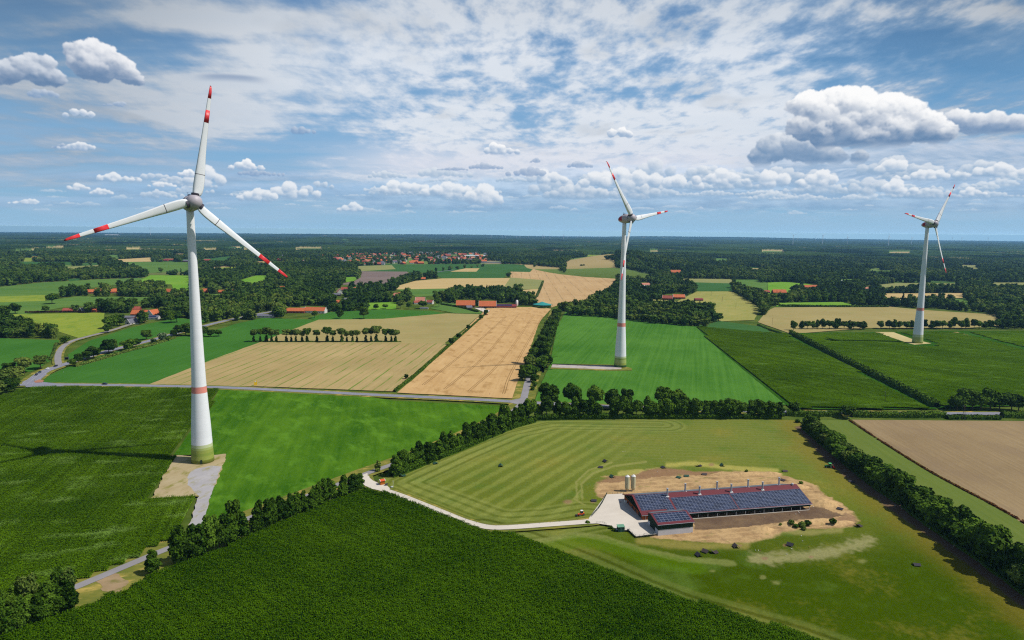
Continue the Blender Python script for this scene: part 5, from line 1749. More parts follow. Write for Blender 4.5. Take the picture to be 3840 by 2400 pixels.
tree_row([(96, 872, 12, 12), (58, 882, 12.5, 12), (22, 884, 11, 12), (36, 906, 14, 14), (8, 912, 14, 14), (16, 932, 12, 12), (-10, 940, 13, 13), (36, 926, 10, 9)], ['oak_open', 'oak_open', 'oak'], 'around the left road junction', 'trees round the left road junction', ['open-crowned', 'spreading', 'dense dark'], end='right', jit=.5)
tree_row([(123, 718, 17, 18), (12, 741, 13, 12), (36, 741, 17, 16), (108, 738, 11, 10), (253, 787, 10, 9), (262, 776, 18, 17), (282, 770, 14, 13), (341, 763, 13, 12), (318, 724, 13, 12), (405, 763, 16, 14), (418, 762, 14, 12), (315, 704, 8, 8), (255, 702, 8, 7), (380, 638 + 6, 14, 13)], 'oak', 'among scattered trees by left farms', 'single trees at the left-hand farms', ['lone dark', 'round green', 'broad dark'], jit=.5)
tree_row([(803, 753, 12, 10), (860, 754, 16, 13), (743, 752, 10, 9), (888, 731, 9, 9), (910, 730, 9, 9), (945, 729, 13, 11), (966, 730, 11, 9), (1000, 729, 13, 14), (1037, 726, 14, 12), (1478, 716, 13, 11), (1500, 717, 11, 9)], ['oak', 'oak', 'oak_open'], 'in green yards before central farms', 'yard trees at the central farms', ['round green', 'dark round'], jit=.5)




# ------------------------------------------------------------------ hedges: one object each
def hedge(name, pts, h, w, mat, label, group=None, dens=16, size=.8, gaps=0.0, world=False):
    P = smooth_path(pts if world else [G(*p) for p in pts], 2.0)
    P = np.array(P)
    seg = np.hypot(*(np.diff(P, axis=0).T))
    n = int(seg.sum() * dens)
    k = RNG.integers(0, len(P) - 1, n); t = RNG.random(n)[:, None]
    c = P[k] * (1 - t) + P[k + 1] * t
    d = (P[k + 1] - P[k]) / (np.linalg.norm(P[k + 1] - P[k], axis=1)[:, None] + 1e-9)
    nr = np.stack([-d[:, 1], d[:, 0]], -1)
    a = RNG.uniform(-.15 * pi, 1.15 * pi, n)
    var = 1 + .30 * fbm(c[:, 0] / 6., c[:, 1] / 6., 5, 3) + .12 * fbm(c[:, 0] / 1.7, c[:, 1] / 1.7, 6, 2)
    if gaps:
        keep = vnoise(c[:, 0] / 9., c[:, 1] / 9., 15) > -1 + gaps
        c, d, nr, a, var = c[keep], d[keep], nr[keep], a[keep], var[keep]; n = len(c)
    r = RNG.uniform(.8, 1.05, n)
    pos = np.c_[c + nr * (np.cos(a) * r * w / 2 * var)[:, None], np.maximum(.1, h * .5 * var + np.sin(a) * r * h * .5 * var)]
    nn = np.c_[nr * np.cos(a)[:, None], np.sin(a)] + RNG.normal(0, .5, (n, 3)); nn /= np.linalg.norm(nn, axis=1)[:, None]
    u = np.cross(nn, RNG.normal(size=(n, 3))); u /= np.linalg.norm(u, axis=1)[:, None] + 1e-9
    v = np.cross(nn, u); s = (size * RNG.uniform(.6, 1.3, n))[:, None]
    q = np.stack([pos - u * s * .5 - v * s * .4, pos + u * s * .5 - v * s * .35, pos + u * s * .35 + v * s * .5, pos - u * s * .45 + v * s * .4], 1).reshape(-1, 3)
    F = np.arange(n * 4).reshape(-1, 4)
    # core
    m = 8; CV = []
    dd = np.gradient(P, axis=0); dd /= np.linalg.norm(dd, axis=1)[:, None] + 1e-9
    nn2 = np.stack([-dd[:, 1], dd[:, 0]], -1)
    vv = 1 + .30 * fbm(P[:, 0] / 6., P[:, 1] / 6., 5, 3)
    if gaps:
        vv = np.where(vnoise(P[:, 0] / 9., P[:, 1] / 9., 15) > -1 + gaps, vv, .02)
    for j in range(m):
        an = pi * j / (m - 1)
        CV.append(np.c_[P + nn2 * (np.cos(an) * w * .42 * vv)[:, None], np.sin(an) * h * .86 * vv + .02])
    CV = np.stack(CV, 1); L_ = len(P)
    ii, jj = np.meshgrid(np.arange(L_ - 1), np.arange(m - 1), indexing='ij')
    CF = np.stack([ii * m + jj, (ii + 1) * m + jj, (ii + 1) * m + jj + 1, ii * m + jj + 1], -1).reshape(-1, 4) + len(q)
    o = mesh_np(name, np.concatenate([q, CV.reshape(-1, 3)]), np.concatenate([F, CF]), mat)
    tag(o, label, 'hedge', group)
    return o


hedge('hedge', [(1905, 1014), (1955, 1056), (2000, 1093), (2045, 1130), (2090, 1163), (2140, 1194)], 5.5, 8.5, L_OAK, 'dense undergrowth filling the foot of the upper right-hand hedge trees', dens=44, size=1.0)
hedge('hedge', [(2146, 1199), (2185, 1228), (2235, 1262), (2290, 1300), (2345, 1338), (2400, 1378), (2480, 1438)], 7.0, 10.0, L_OAK, 'dense undergrowth below the dark lower right-hand hedge trees', dens=52, size=1.0)
hedge('hedge', [(925, 1128), (970, 1112), (1015, 1093), (1085, 1066), (1150, 1038), (1210, 1013), (1262, 998)], 4.5, 4.5, L_ALD, 'leafy undergrowth along the row from the stall to the crossroads', dens=34, size=.8)
hedge('hedge', [(1266, 992), (1340, 990), (1480, 990), (1640, 990), (1844, 990)], 4.0, 4.0, L_ALD, 'leafy undergrowth below the row along the top of the pasture', dens=30, size=.8, gaps=.3)
hedge('hedge', [(596, 809), (700, 809), (830, 809), (948, 809)], 1.4, 2.5, L_OAK, 'low dark scrub along the feet of the umbrella-topped trees', dens=12, size=.8, gaps=.3)
hedge('hedge', [(1243, 888), (1256, 860), (1270, 832), (1281, 808), (1293, 780), (1304, 756)], 8.0, 8.0, L_OAK, 'dense growth on the wheat side of the avenue', dens=40, size=1.1)
hedge('hedge', [(1276, 880), (1282, 856), (1291, 830), (1299, 806), (1308, 778), (1317, 750)], 8.0, 9.0, L_MID, 'dense growth on the green-field side of the avenue', dens=40, size=1.1)
hedge('hedge', [(1868, 790), (1950, 832), (2060, 888), (2150, 933), (2213, 965)], 6.0, 6.0, L_MID, 'long dense hedge running diagonally between the two maize fields at the right', dens=34, size=1.1)
hedge('hedge', [(1858, 981), (1890, 983), (1985, 983)], 4.2, 5.0, L_OAK, 'low hedge along the road, left of the lone round tree', 'low hedges along the main road', dens=26)
hedge('hedge', [(2012, 984), (2100, 986), (2232, 986)], 4.4, 5.5, L_MID, 'low hedge along the road, right of the lone round tree', 'low hedges along the main road', dens=26)
hedge('hedge', [(2236, 989), (2290, 989), (2360, 990)], 3.0, 6.0, L_OAK, 'ragged scrub under the double wooden pole beside the road', 'low hedges along the main road', dens=20)
hedge('hedge', [(2366, 985), (2400, 986), (2480, 986)], 4.6, 7.0, L_MID, 'bushy hedge by the road at the right edge of the picture', 'low hedges along the main road', dens=22)
hedge('hedge', [(932, 926), (1000, 872), (1060, 820), (1110, 776), (1152, 738)], 2.4, 2.6, L_MID, 'thin ditch hedge between stubble and wheat', dens=18, size=.7, gaps=.25)
hedge('hedge', [(2006, 996), (2080, 1045), (2200, 1120), (2350, 1200), (2480, 1275)], 1.7, 1.6, L_BRN, 'rust-brown dried hedge row along the left side of the tilled field', dens=22, size=.5, gaps=.35)
hedge('hedge', [(1790, 768), (1812, 778), (1845, 788)], 2.2, 3.0, L_MID, 'low hedge along the track below the pale stubble field', dens=14)
hedge('hedge', [(1840, 724), (1960, 726), (2098, 726)], 4.0, 6.0, L_OAK, 'low hedge along the upper edge of the pale stubble field', dens=10, size=1.6)
hedge('hedge', [(1283, 664), (1276, 682), (1267, 702)], .8, 6.0, L_LIM, 'narrow grassy strip between the two far wheat fields', dens=6, size=1.6)
hedge('hedge', [(176, 868), (240, 850), (300, 832), (355, 818), (412, 800)], 3.0, 5.0, L_LIM, 'straggling scrub between the main road and the long green field', dens=16, size=1.0, gaps=.45)
hedge('hedge', [(118, 852), (125, 838), (131, 820), (134, 812)], 1.6, 3.5, L_LIM, 'dry scrub along the left side of the small road', dens=10)
hedge('hedge', [(1043, 720), (1090, 728), (1128, 738)], 3.0, 5.0, L_OAK, 'hedge dividing the green yards near the wheat', dens=10, size=1.2)
hedge('hedge', [(60, 739), (140, 738), (245, 737)], 2.6, 4.0, L_RED, 'dark reddish hedge in front of the left-hand farm', dens=10, size=1.3)


def bush(x, y, h, label, m=0, group='bushes on the sand heaps', zz=None):
    b_ = BUSH[m]
    o = link(bpy.data.objects.new('bush', b_))
    k = h * .85 / (3.0 if m < 4 else 2.0)
    o.location = (x, y, (0.3 + float(sand_height(np.array([x]), np.array([y]))[0]) * .8) if zz is None else zz)
    o.scale = (k, k, k); o.rotation_euler = (0, 0, random.uniform(0, 6))
    return tag(o, label, 'bush', group)


for (zx, zy, h, lb) in [(1930, 820, 2.6, 'dark bush left in the group on the sand bank before the barn'), (1975, 835, 2.2, 'low middle bush of the group on the sand bank'), (2030, 825, 3.0, 'tallest bush of the group on the sand bank'),
                        (2085, 815, 2.8, 'right bush of the group on the sand bank'), (2050, 855, 2.0, 'low front bush of the group on the sand bank'), (1830, 822, 1.2, 'tiny bush left of the group on the sand bank'), (2325, 810, 3.0, 'single fresh green bush at the right end of the sand bank'),
                        (2024, 420, 1.9, 'small upright bush on the sand heap behind the barn'), (1510, 305, 1.6, 'flat bush on the rear sand bank')]:
    x, y = G(*Zb(zx, zy)); bush(x, y, h, lb, int(zx) % 4)
for (x, y, h, lb, m) in [(1388, 1240, 2.2, 'bush beside the farm road left of the yard gate', 0), (1443, 1250, 1.8, 'round bush beside the small green cabin', 1), (1450, 1255, 1.6, 'second round bush touching the green cabin', 0), (160, 868, 2.6, 'bush on the verge opposite the bus shelter', 1), (1884, 999, 3.2, 'low scrub at the top end of the thick hedge', 1), (2285 , 1050, 0.1, '', 0)][:5]:
    bush(*G(x, y), h, lb, m, 'bushes by the roads', .1)


# ------------------------------------------------------------------ woods beyond: uncountable
OPEN = [f[2] for f in FIELDS]
HOUSE_CLEAR = []       # filled by the houses list below: (x0, y0, x1, y1) in the reading grid
VILLAGE = [(770, 613), (800, 603), (900, 599), (990, 587), (1060, 585), (1100, 592), (1150, 600), (1158, 612), (1145, 621), (1050, 623), (940, 626), (815, 627)]
VILLAGE3 = [(1155, 580), (1250, 575), (1262, 590), (1235, 600), (1160, 606)]
VILLAGE2 = [(640, 606), (690, 600), (770, 598), (800, 606), (770, 616), (720, 622), (640, 616)]

# ================================================================== houses
R_OR = plain('roof_orange_tiles', alb(200, 110, 68), .8, .15, .14, .5)
R_RD = plain('roof_red_tiles', alb(164, 86, 70), .8, .15, .14, .5)
R_PK = plain('roof_weathered_tiles', alb(196, 130, 106), .8, .15, .14, .5)
R_GR = plain('roof_grey', alb(112, 112, 122), .7, .2, .12, .5)
R_MR = plain('roof_maroon', alb(140, 62, 62), .7, .2, .08, .5)
R_WH = plain('roof_pale', alb(216, 218, 222), .6, .2, .06, .5)
W_BR = plain('brick_wall', alb(142, 74, 56), .9, .1, .15, .8)
W_WH = plain('rendered_wall', alb(222, 218, 208), .85, .1, .06, .5)
W_DK = plain('dark_boarded_wall', alb(82, 60, 54), .85, .1, .12, .8)
W_GN = plain('green_boarded_wall', alb(34, 58, 44), .8, .15, .1, .8)
GLASS = plain('window_glass', alb(38, 46, 60), .15, .6, .1, .5)
FRAME = plain('white_trim', alb(236, 234, 228), .7, .2, .04, .5)
DOORM = plain('barn_door', alb(70, 74, 62), .8, .1, .1, .5)
PVM = plain('solar_glass', alb(30, 42, 76), .12, .8, .15, .8)


def gable_parts(w, l, eave, ridge, over=.5, hip=0.0):
    """w across, l along X. returns (wall mb, roof mb)"""
    wa = MB()
    x0, x1, y0, y1 = -l / 2, l / 2, -w / 2, w / 2
    wa.add([(x0, y0, 0), (x1, y0, 0), (x1, y1, 0), (x0, y1, 0), (x0, y0, eave), (x1, y0, eave), (x1, y1, eave), (x0, y1, eave), (x0 + hip, 0, ridge - .12), (x1 - hip, 0, ridge - .12)],
           [(0, 1, 5, 4), (2, 3, 7, 6), (1, 2, 6, 9, 5), (3, 0, 4, 8, 7)])
    s = (ridge - eave) / (w / 2)
    e = eave - over * s
    X0, X1 = x0 - over * .6, x1 + over * .6
    rf = MB()
    t = .22
    rf.add([(X0, y0 - over, e), (X1, y0 - over, e), (X1 - hip, 0, ridge), (X0 + hip, 0, ridge), (X0, y1 + over, e), (X1, y1 + over, e),
            (X0, y0 - over, e + t), (X1, y0 - over, e + t), (X1 - hip, 0, ridge + t), (X0 + hip, 0, ridge + t), (X0, y1 + over, e + t), (X1, y1 + over, e + t)],
           [(0, 3, 2, 1), (3, 4, 5, 2), (6, 7, 8, 9), (9, 8, 11, 10), (0, 1, 7, 6), (5, 4, 10, 11), (0, 6, 9, 3), (3, 9, 10, 4), (1, 2, 8, 7), (2, 5, 11, 8)] if not hip else
           [(0, 3, 2, 1), (3, 4, 5, 2), (6, 7, 8, 9), (9, 8, 11, 10), (0, 1, 7, 6), (5, 4, 10, 11), (6, 9, 10), (7, 11, 8)])
    return wa, rf


def house(px, py, rot, w, l, eave, ridge, roof, wall, label, name='farmhouse', cat='house', group='farm buildings', gable_white=False, pv=False, dormer=False, chimney=True, hip=0.0, windows=True, clear=(0, 0), at=None):
    x, y = at if at else G(px, py)
    root = empty(name, (x, y, float(ground_z(x, y)) + .05), rot)
    tag(root, label, cat, group)
    wa, rf = gable_parts(w, l, eave, ridge, hip=hip)
    wo = wa.build('wall', wall, root)
    ro = rf.build('roof', roof, root)
    if chimney:
        c = MB(); c.box(-.4, .4, -.35, .35, ridge - .8, ridge + 1.1); c.box(-.48, .48, -.43, .43, ridge + 1.1, ridge + 1.25)
        co = c.build('chimney', W_BR, ro); co.location = (l * .22, 0.3, 0)
    if gable_white:
        for sx_ in (-1, 1):
            t = MB(); X = sx_ * (l / 2 + .34)
            for sy_ in (-1, 1):
                t.add([(X - .12, sy_ * (w / 2 + .5), eave - .5), (X + .12, sy_ * (w / 2 + .5), eave - .5), (X + .12, 0, ridge + .1), (X - .12, 0, ridge + .1),
                       (X - .12, sy_ * (w / 2 + .5), eave + .15), (X + .12, sy_ * (w / 2 + .5), eave + .15), (X + .12, 0, ridge + .75), (X - .12, 0, ridge + .75)],
                      [(0, 1, 2, 3), (4, 7, 6, 5), (0, 4, 5, 1), (0, 3, 7, 4), (1, 5, 6, 2)])
            t.build('gable_trim', FRAME, ro)
    if windows:
        for k in range(max(2, int(l / 5))):
            xx = -l / 2 + (k + .5) * l / max(2, int(l / 5))
            q = MB(); q.box(xx - .6, xx + .6, -w / 2 - .05, -w / 2 + .02, 1.0, 2.2)
            fr = MB(); fr.box(xx - .72, xx + .72, -w / 2 - .03, -w / 2 + .02, .88, 2.32)
            f_ = fr.build('window', FRAME, wo); q.build('pane', GLASS, f_)
        d = MB(); d.box(-l / 2 - .06, -l / 2 + .02, -1.5, 1.5, 0, min(3.0, eave)); d.build('door', DOORM, wo)
    if pv:
        s = (ridge - eave) / (w / 2)
        p = MB()
        X0, X1 = -l * .40, l * .32
        ya, yb = -w * .42, -w * .08
        def zr(y_): return ridge + .26 - s * abs(y_)
        p.add([(X0, ya, zr(ya)), (X1, ya, zr(ya)), (X1, yb, zr(yb)), (X0, yb, zr(yb)), (X0, ya, zr(ya) + .06), (X1, ya, zr(ya) + .06), (X1, yb, zr(yb) + .06), (X0, yb, zr(yb) + .06)], [(4, 5, 6, 7), (0, 1, 5, 4), (1, 2, 6, 5), (2, 3, 7, 6), (3, 0, 4, 7)])
        p.build('solar_panels', PVM, ro)
    if dormer:
        for xx in (-l * .22, l * .08):
            dm = MB(); s = (ridge - eave) / (w / 2); yf = -w * .36; zf = ridge - s * abs(yf)
            dm.add([(xx - 1.3, yf, zf - .2), (xx + 1.3, yf, zf - .2), (xx, yf, zf + 1.8), (xx - 1.3, 0.2, zf - .2), (xx + 1.3, .2, zf - .2), (xx, .2, zf + 1.8)], [(0, 1, 2), (0, 2, 5, 3), (1, 4, 5, 2)])
            dm.build('dormer', [W_DK], ro)
    h = ridge + 1
    vx = [float(PV(x + a, y + b, c)[0]) for a in (-l / 2, l / 2) for b in (0,) for c in (0, h)]
    vy = [float(PV(x, y, c)[1]) for c in (0, h)]
    HOUSE_CLEAR.append((min(vx) - 1 - clear[0] * .6, min(vy) - 1, max(vx) + 1 + clear[0] * .6, min(vy) + (max(vy) - min(vy)) * (1.05 if clear[1] > 1 else .82)))
    return root


H_ = house
# left farms
H_(217, 693, .5, 10, 15, 3.5, 8, R_OR, W_BR, 'orange-roofed barn, left of three among trees beyond the left meadow')
H_(234, 690, .2, 9, 13, 3.5, 7.5, R_OR, W_BR, 'small orange roof in the middle of the three beyond the left meadow')
H_(270, 692, .7, 11, 17, 3.5, 9, R_OR, W_BR, 'steep orange roof, right of the three beyond the left meadow')
H_(402, 694, -.25, 13, 25, 4, 10, R_OR, W_DK, 'long orange roof with a dark gable, left of the nearest tower')
H_(480, 692, .05, 12, 17, 4, 9, R_OR, W_BR, 'square orange roof just right of the nearest tower', )
H_(524, 693, .02, 10, 22, 3.2, 7, R_OR, W_BR, 'low orange farmhouse behind trees right of the nearest tower', gable_white=True)
H_(550, 692, .02, 9, 14, 3.2, 7, R_RD, W_BR, 'short red-roofed wing right of the low orange farmhouse')
H_(198, 738, 1.2, 9, 12, 3, 7.5, R_GR, W_DK, 'dark steep-gabled cottage behind the reddish hedge', gable_white=True)
H_(222, 737, .1, 10, 11, 4, 8, R_OR, W_BR, 'orange cottage behind trees, right of the dark cottage')
H_(163, 737, .1, 9, 16, 3, 6, R_RD, W_BR, 'low red roof at the left end of the farm behind the hedge')
H_(334, 747, .04, 13, 26, 4, 9.5, R_OR, W_BR, 'big orange-roofed farmhouse, left wing of the nearest left-hand farm', clear=(3, 2))
H_(366, 748, 1.25, 13, 20, 4.5, 11, R_OR, W_WH, 'tall orange gabled farmhouse, right wing of the nearest left-hand farm', gable_white=True, clear=(3, 2))
H_(362, 754, .12, 9, 17, 3, 5.5, R_GR, W_WH, 'low shed covered in solar panels before the tall orange farmhouse', pv=True, chimney=False, clear=(3, 2))
H_(312, 766, 1.1, 11, 13, 3, 8, R_GR, W_WH, 'grey steep-gabled house beside the small road', gable_white=True, clear=(4, 3))
H_(308, 754, .1, 9, 14, 3, 5, R_GR, W_DK, 'flat grey shed behind the grey-gabled house', chimney=False, clear=(2, 1))
H_(320, 736, .1, 10, 16, 4, 8, R_RD, W_BR, 'red roof half hidden behind the big orange farmhouse')
# centre left farms
H_(660, 686, .02, 11, 26, 4, 9, R_OR, W_BR, 'orange roof alone in the wood left of the central farms')
H_(697, 739, .04, 11, 32, 3.6, 8, R_OR, W_BR, 'long orange roof, left part of the white-gabled farm', clear=(3, 3))
H_(746, 739, -.12, 12, 34, 4, 9, R_OR, W_WH, 'long orange farmhouse with a white gable and roof panels', gable_white=True, clear=(3, 3))
H_(625, 750, .05, 10, 28, 3, 5, R_GR, W_WH, 'low pale shed at the edge of the green field, left of the orange farm', chimney=False, clear=(4, 3))
H_(803, 694, -1.2, 12, 18, 4, 10, R_OR, W_WH, 'cream gabled house with a steep orange roof among dense trees', gable_white=True, clear=(3, 3))
H_(816, 688, .1, 12, 18, 4, 9, R_RD, W_BR, 'red roof right behind the cream gabled house')
H_(842, 688, .5, 10, 12, 4, 9, R_OR, W_WH, 'small orange roof with a white gable right of the cream house', gable_white=True)
H_(795, 699, .1, 9, 16, 3, 5.5, R_GR, W_DK, 'low grey shed in front of the cream gabled house', chimney=False)
H_(818, 715, .8, 11, 17, 3.5, 8.5, R_GR, W_BR, 'grey-roofed house among trees below the cream house')
H_(800, 718, .1, 9, 12, 3.5, 7, R_OR, W_BR, 'small orange house left of the grey-roofed house')
H_(930, 702, -.05, 12, 26, 4, 8.5, R_PK, W_BR, 'pale pink barn roof at the edge of the wood')
H_(950, 699, .1, 9, 14, 3.5, 7, R_OR, W_BR, 'bright orange roof right behind the pink barn')
H_(993, 716, .05, 13, 17, 4.5, 11, R_PK, W_BR, 'tall pinkish hip roof behind the copper beech', gable_white=True, clear=(2, 2))
H_(985, 718, .4, 8, 12, 3, 6, R_RD, W_WH, 'small red lean-to left of the tall pinkish roof')
H_(1016, 718, -.3, 8, 12, 3.5, 7, R_RD, W_WH, 'white house with a red roof right of the tall pinkish roof', gable_white=True)
H_(1002, 730, .02, 4, 14, 2.2, 3, R_GR, W_WH, 'low pale store at the foot of the yard trees', chimney=False)
H_(1000, 661, .1, 9, 12, 3, 7, R_OR, W_BR, 'tiny orange house in the tree clump by the far road')
# farm beside the wheat
H_(1100, 725, .02, 15, 33, 4, 11.5, R_OR, W_BR, 'large bright orange farmhouse, left building of the wheat farm', clear=(3, 3), chimney=True)
H_(1108, 730, .35, 8, 10, 3, 6, R_GR, W_BR, 'small brick annexe in front of the bright orange farmhouse', clear=(1, 1))
H_(1152, 727, .02, 17, 30, 3.8, 12, R_OR, W_DK, 'barn with white gable trims, middle of the wheat farm', gable_white=True, clear=(2, 3), chimney=False)
H_(1191, 727, .02, 13, 42, 3.2, 6.2, R_MR, W_BR, 'long low maroon-roofed stable, right building of the wheat farm', pv=True, clear=(3, 3), chimney=False)
# right side farms
H_(1595, 648, .05, 16, 34, 4, 11, R_OR, W_BR, 'large orange farm roof in front of the far wood, right of the middle turbine', clear=(3, 2))
H_(1524, 676, .4, 14, 22, 4, 8, R_PK, W_BR, 'pink roof left among the sheds right of the middle turbine', clear=(2, 1))
H_(1528, 680, .1, 14, 34, 4, 6.5, R_WH, W_WH, 'flat white shed among the buildings right of the middle turbine', chimney=False, clear=(2, 2))
H_(1541, 681, .1, 14, 24, 4, 7, R_PK, W_BR, 'low pink-roofed shed at the right of the white shed', chimney=False, clear=(2, 2))
H_(1577, 708, -.3, 12, 20, 3.5, 8.5, R_RD, W_BR, 'red hip-roofed house with a pale gable beside the dry meadow', gable_white=True, clear=(2, 3))
H_(1603, 706, .05, 13, 24, 4, 9, R_OR, W_BR, 'bright orange gabled farmhouse beside the dry meadow', gable_white=True, clear=(2, 4))
H_(1650, 711, .02, 9, 16, 3.4, 5.5, R_MR, W_BR, 'small maroon shed at the edge of the dry meadow', chimney=False, clear=(2, 3))
H_(1840, 694, .03, 13, 30, 3.6, 9.5, R_OR, W_BR, 'orange farmhouse with dark dormers on the bright green meadow', dormer=True, clear=(4, 4))
H_(1914, 683, -.04, 15, 32, 4, 10, R_OR, W_BR, 'long orange farm roof among trees right of the dormered house', clear=(2, 2))
H_(1997, 668, .0, 16, 34, 4, 6.5, R_WH, W_WH, 'pale arched hall among woods left of the right-hand turbine', chimney=False, clear=(2, 2))
H_(2048, 685, .2, 10, 16, 3.5, 7, R_PK, W_BR, 'small pink roof in the trees left of the right-hand turbine')
H_(1810, 693, .1, 10, 14, 3.5, 7, R_RD, W_DK, 'dark red roof peeping out of trees left of the dormered house')
H_(2173, 616, .1, 12, 16, 4, 9, R_PK, W_WH, 'lone cream house in the dark forest behind the right-hand turbine')
for (px, py, l, rf, lb) in [(84, 611, 22, R_OR, 'small orange roof in the woods at the far left'), (244, 613, 10, R_WH, 'white gabled cottage in the woods above the far tan field'), (401, 616, 36, R_RD, 'wide red barn roof beside the far green fields'),
                            (425, 605, 44, R_OR, 'long orange roof behind the wide red barn'), (439, 619, 30, R_GR, 'grey barn just left of the nearest tower shaft'), (490, 617, 26, R_RD, 'red roof just right of the nearest tower shaft, far away'),
                            (407, 604, 20, R_GR, 'grey-roofed house beside the long far orange roof'), (391, 617, 20, R_MR, 'maroon roof at the left of the wide red barn'), (508, 588, 26, R_RD, 'red roofs at the wood edge right of the tower, far off'), (550, 590, 26, R_PK, 'pink roof in the far hamlet right of the tower'),
                            (1480, 608, 26, R_PK, 'pink roof in the far wood right of the middle turbine shaft'), (1386, 594, 34, R_RD, 'red roof beyond the far yellow fields'), (28, 588, 22, R_RD, 'tiny red roof at the far left horizon woods')]:
    H_(px, py, .05, 13, l, 4, 9, rf, W_BR if rf is not R_WH else W_WH, lb, windows=False, chimney=False, group='far farm buildings', clear=(1, 1))

# tank with a teal cone roof, two slim silos
x, y = G(1281, 724)
tk = tag(empty('slurry_tank', (x, y, .1)), 'round tank with a teal tent roof at the far end of the wheat field', 'tank')
m_ = MB(); m_.lathe([(16, 0), (16, 3.6)], 40); m_.build('wall', plain('tank_wall', alb(60, 96, 84), .8), tk)
m_ = MB(); m_.lathe([(16.6, 3.4), (16.5, 3.9), (8, 6.0), (.3, 8.6)], 40); m_.build('roof', plain('teal_tarpaulin', alb(48, 148, 140), .6), tk)
HOUSE_CLEAR.append((1262, 708, 1300, 727))
hedge('hedge', [(1262, 726), (1282, 729), (1300, 727)], 3.0, 5.0, L_OAK, 'dark hedge round the front of the teal-roofed tank', dens=10, size=1.4)
x, y = G(1221, 727)
so = tag(empty('feed_silo', (x, y, .1)), 'white silo at the right end of the maroon-roofed stable', 'silo', 'silos')
m_ = MB(); m_.lathe([(.9, 2.2), (2.2, 4.0), (2.2, 12.5), (.4, 13.8)], 20); m_.build('body', FRAME, so, smooth=True)
for a in range(4):
    m_ = MB(); m_.tube((1.9 * cos(a * pi / 2), 1.9 * sin(a * pi / 2), 0), (1.9 * cos(a * pi / 2), 1.9 * sin(a * pi / 2), 4.2), .12); m_.build('leg', metal_d, so)

# ------------------------------------------------------------------ the town
VH = []
rr = random.Random(4)
for k, rf in enumerate([R_OR, R_RD, R_PK, R_GR, R_OR, R_RD, R_GR]):
    wa, rfb = gable_parts(9 + k % 3, 12 + (k * 5) % 7, 5.0, 9.5 + k % 2)
    mb = MB(); mb.add(wa.v, wa.f, 0); mb.add(rfb.v, rfb.f, 1)
    VH.append((mb.build('town_house', [W_WH if k % 3 == 0 else W_BR, rf], do_link=False).data, ['orange', 'red', 'weathered pink', 'grey', 'orange', 'red', 'grey'][k]))
vhs = []
tries = 0
while len(vhs) < 292 and tries < 20000:
    tries += 1
    px, py = rr.uniform(635, 1262), rr.uniform(574, 627)
    if inpoly(px, py, VILLAGE) or (inpoly(px, py, VILLAGE2) and rr.random() < .3) or (inpoly(px, py, VILLAGE3) and rr.random() < .35):
        x, y = G(px, py)
        if any(abs(x - a) + abs(y - b) * .45 < 15 for a, b in vhs):
            continue
        vhs.append((x, y))
for x, y in vhs:
    me_, colr = VH[rr.randrange(len(VH))]
    o = link(bpy.data.objects.new('town_house', me_))
    o.location = (x, y, float(ground_z(x, y)) + .1)
    o.rotation_euler = (0, 0, rr.choice([.2, .5, -.4, 1.3, 1.7, .1]) + rr.uniform(-.15, .15))
    s = rr.uniform(1.15, 1.7); o.scale = (s, s, rr.uniform(1.0, 1.25))
    tag(o, 'small house with %s roof in the distant town' % colr, 'house', '%s-roofed houses of the town' % colr)
for (px, py, l, w, h, rf, nm, lb) in [(1122, 607, 110, 26, 9, R_WH, 'factory_hall', 'long white hall at the right end of the town'), (1160, 622, 90, 24, 7, R_GR, 'factory_hall', 'grey-blue flat hall right of the town'),
                                      (1080, 590, 30, 14, 12, R_WH, 'town_hall', 'pale tall block in the middle of the town'), (852, 588, 50, 20, 8, R_OR, 'barn', 'orange roof above the pale field beyond the town')]:
    house(px, py, .05, w, l, h * .7, h, rf, W_WH, lb, nm, 'building', 'large buildings of the town', chimney=False, windows=False)
poly_sheet('stubble_field', [(848, 587), (870, 584), (890, 585), (888, 590), (850, 591)], TANF2)
x, y = G(265, 556)
house(0, 0, .1, 60, 260, 16, 24, R_WH, W_WH, 'white industrial block on the far left horizon, above the left blade tip', 'industrial_block', 'building', 'large buildings of the town', chimney=False, windows=False, at=(x, y))


# ------------------------------------------------------------------ woods (uncountable) as instances
def far_tree_obj(seed, mat, h, w, tall=False):
    rr_ = random.Random(seed)
    lob = lobes_tall(rr_, h, w, 6, .05) if tall else lobes_round(rr_, h, w, 7, .02, spread=.6)
    me = crown_mesh('wood_crown', mat, lob, 240, 2.0, seed, core=.86, coarse=True)
    return bpy.data.objects.new('wood_crown', me)


L_W1 = tree_mat('wood_leaf_dark', alb(24, 50, 14), alb(78, 106, 36), .5)
L_W2 = tree_mat('wood_leaf_mid', alb(36, 62, 16), alb(98, 124, 44), .5)
L_W3 = tree_mat('wood_leaf_olive', alb(50, 74, 20), alb(116, 132, 52), .5)
WP = [far_tree_obj(1, L_W1, 16, 16), far_tree_obj(2, L_W1, 17, 15), far_tree_obj(3, L_W2, 16, 17), far_tree_obj(4, L_W2, 15, 15), far_tree_obj(5, L_W3, 15, 15), far_tree_obj(6, L_W1, 18, 9, True)]

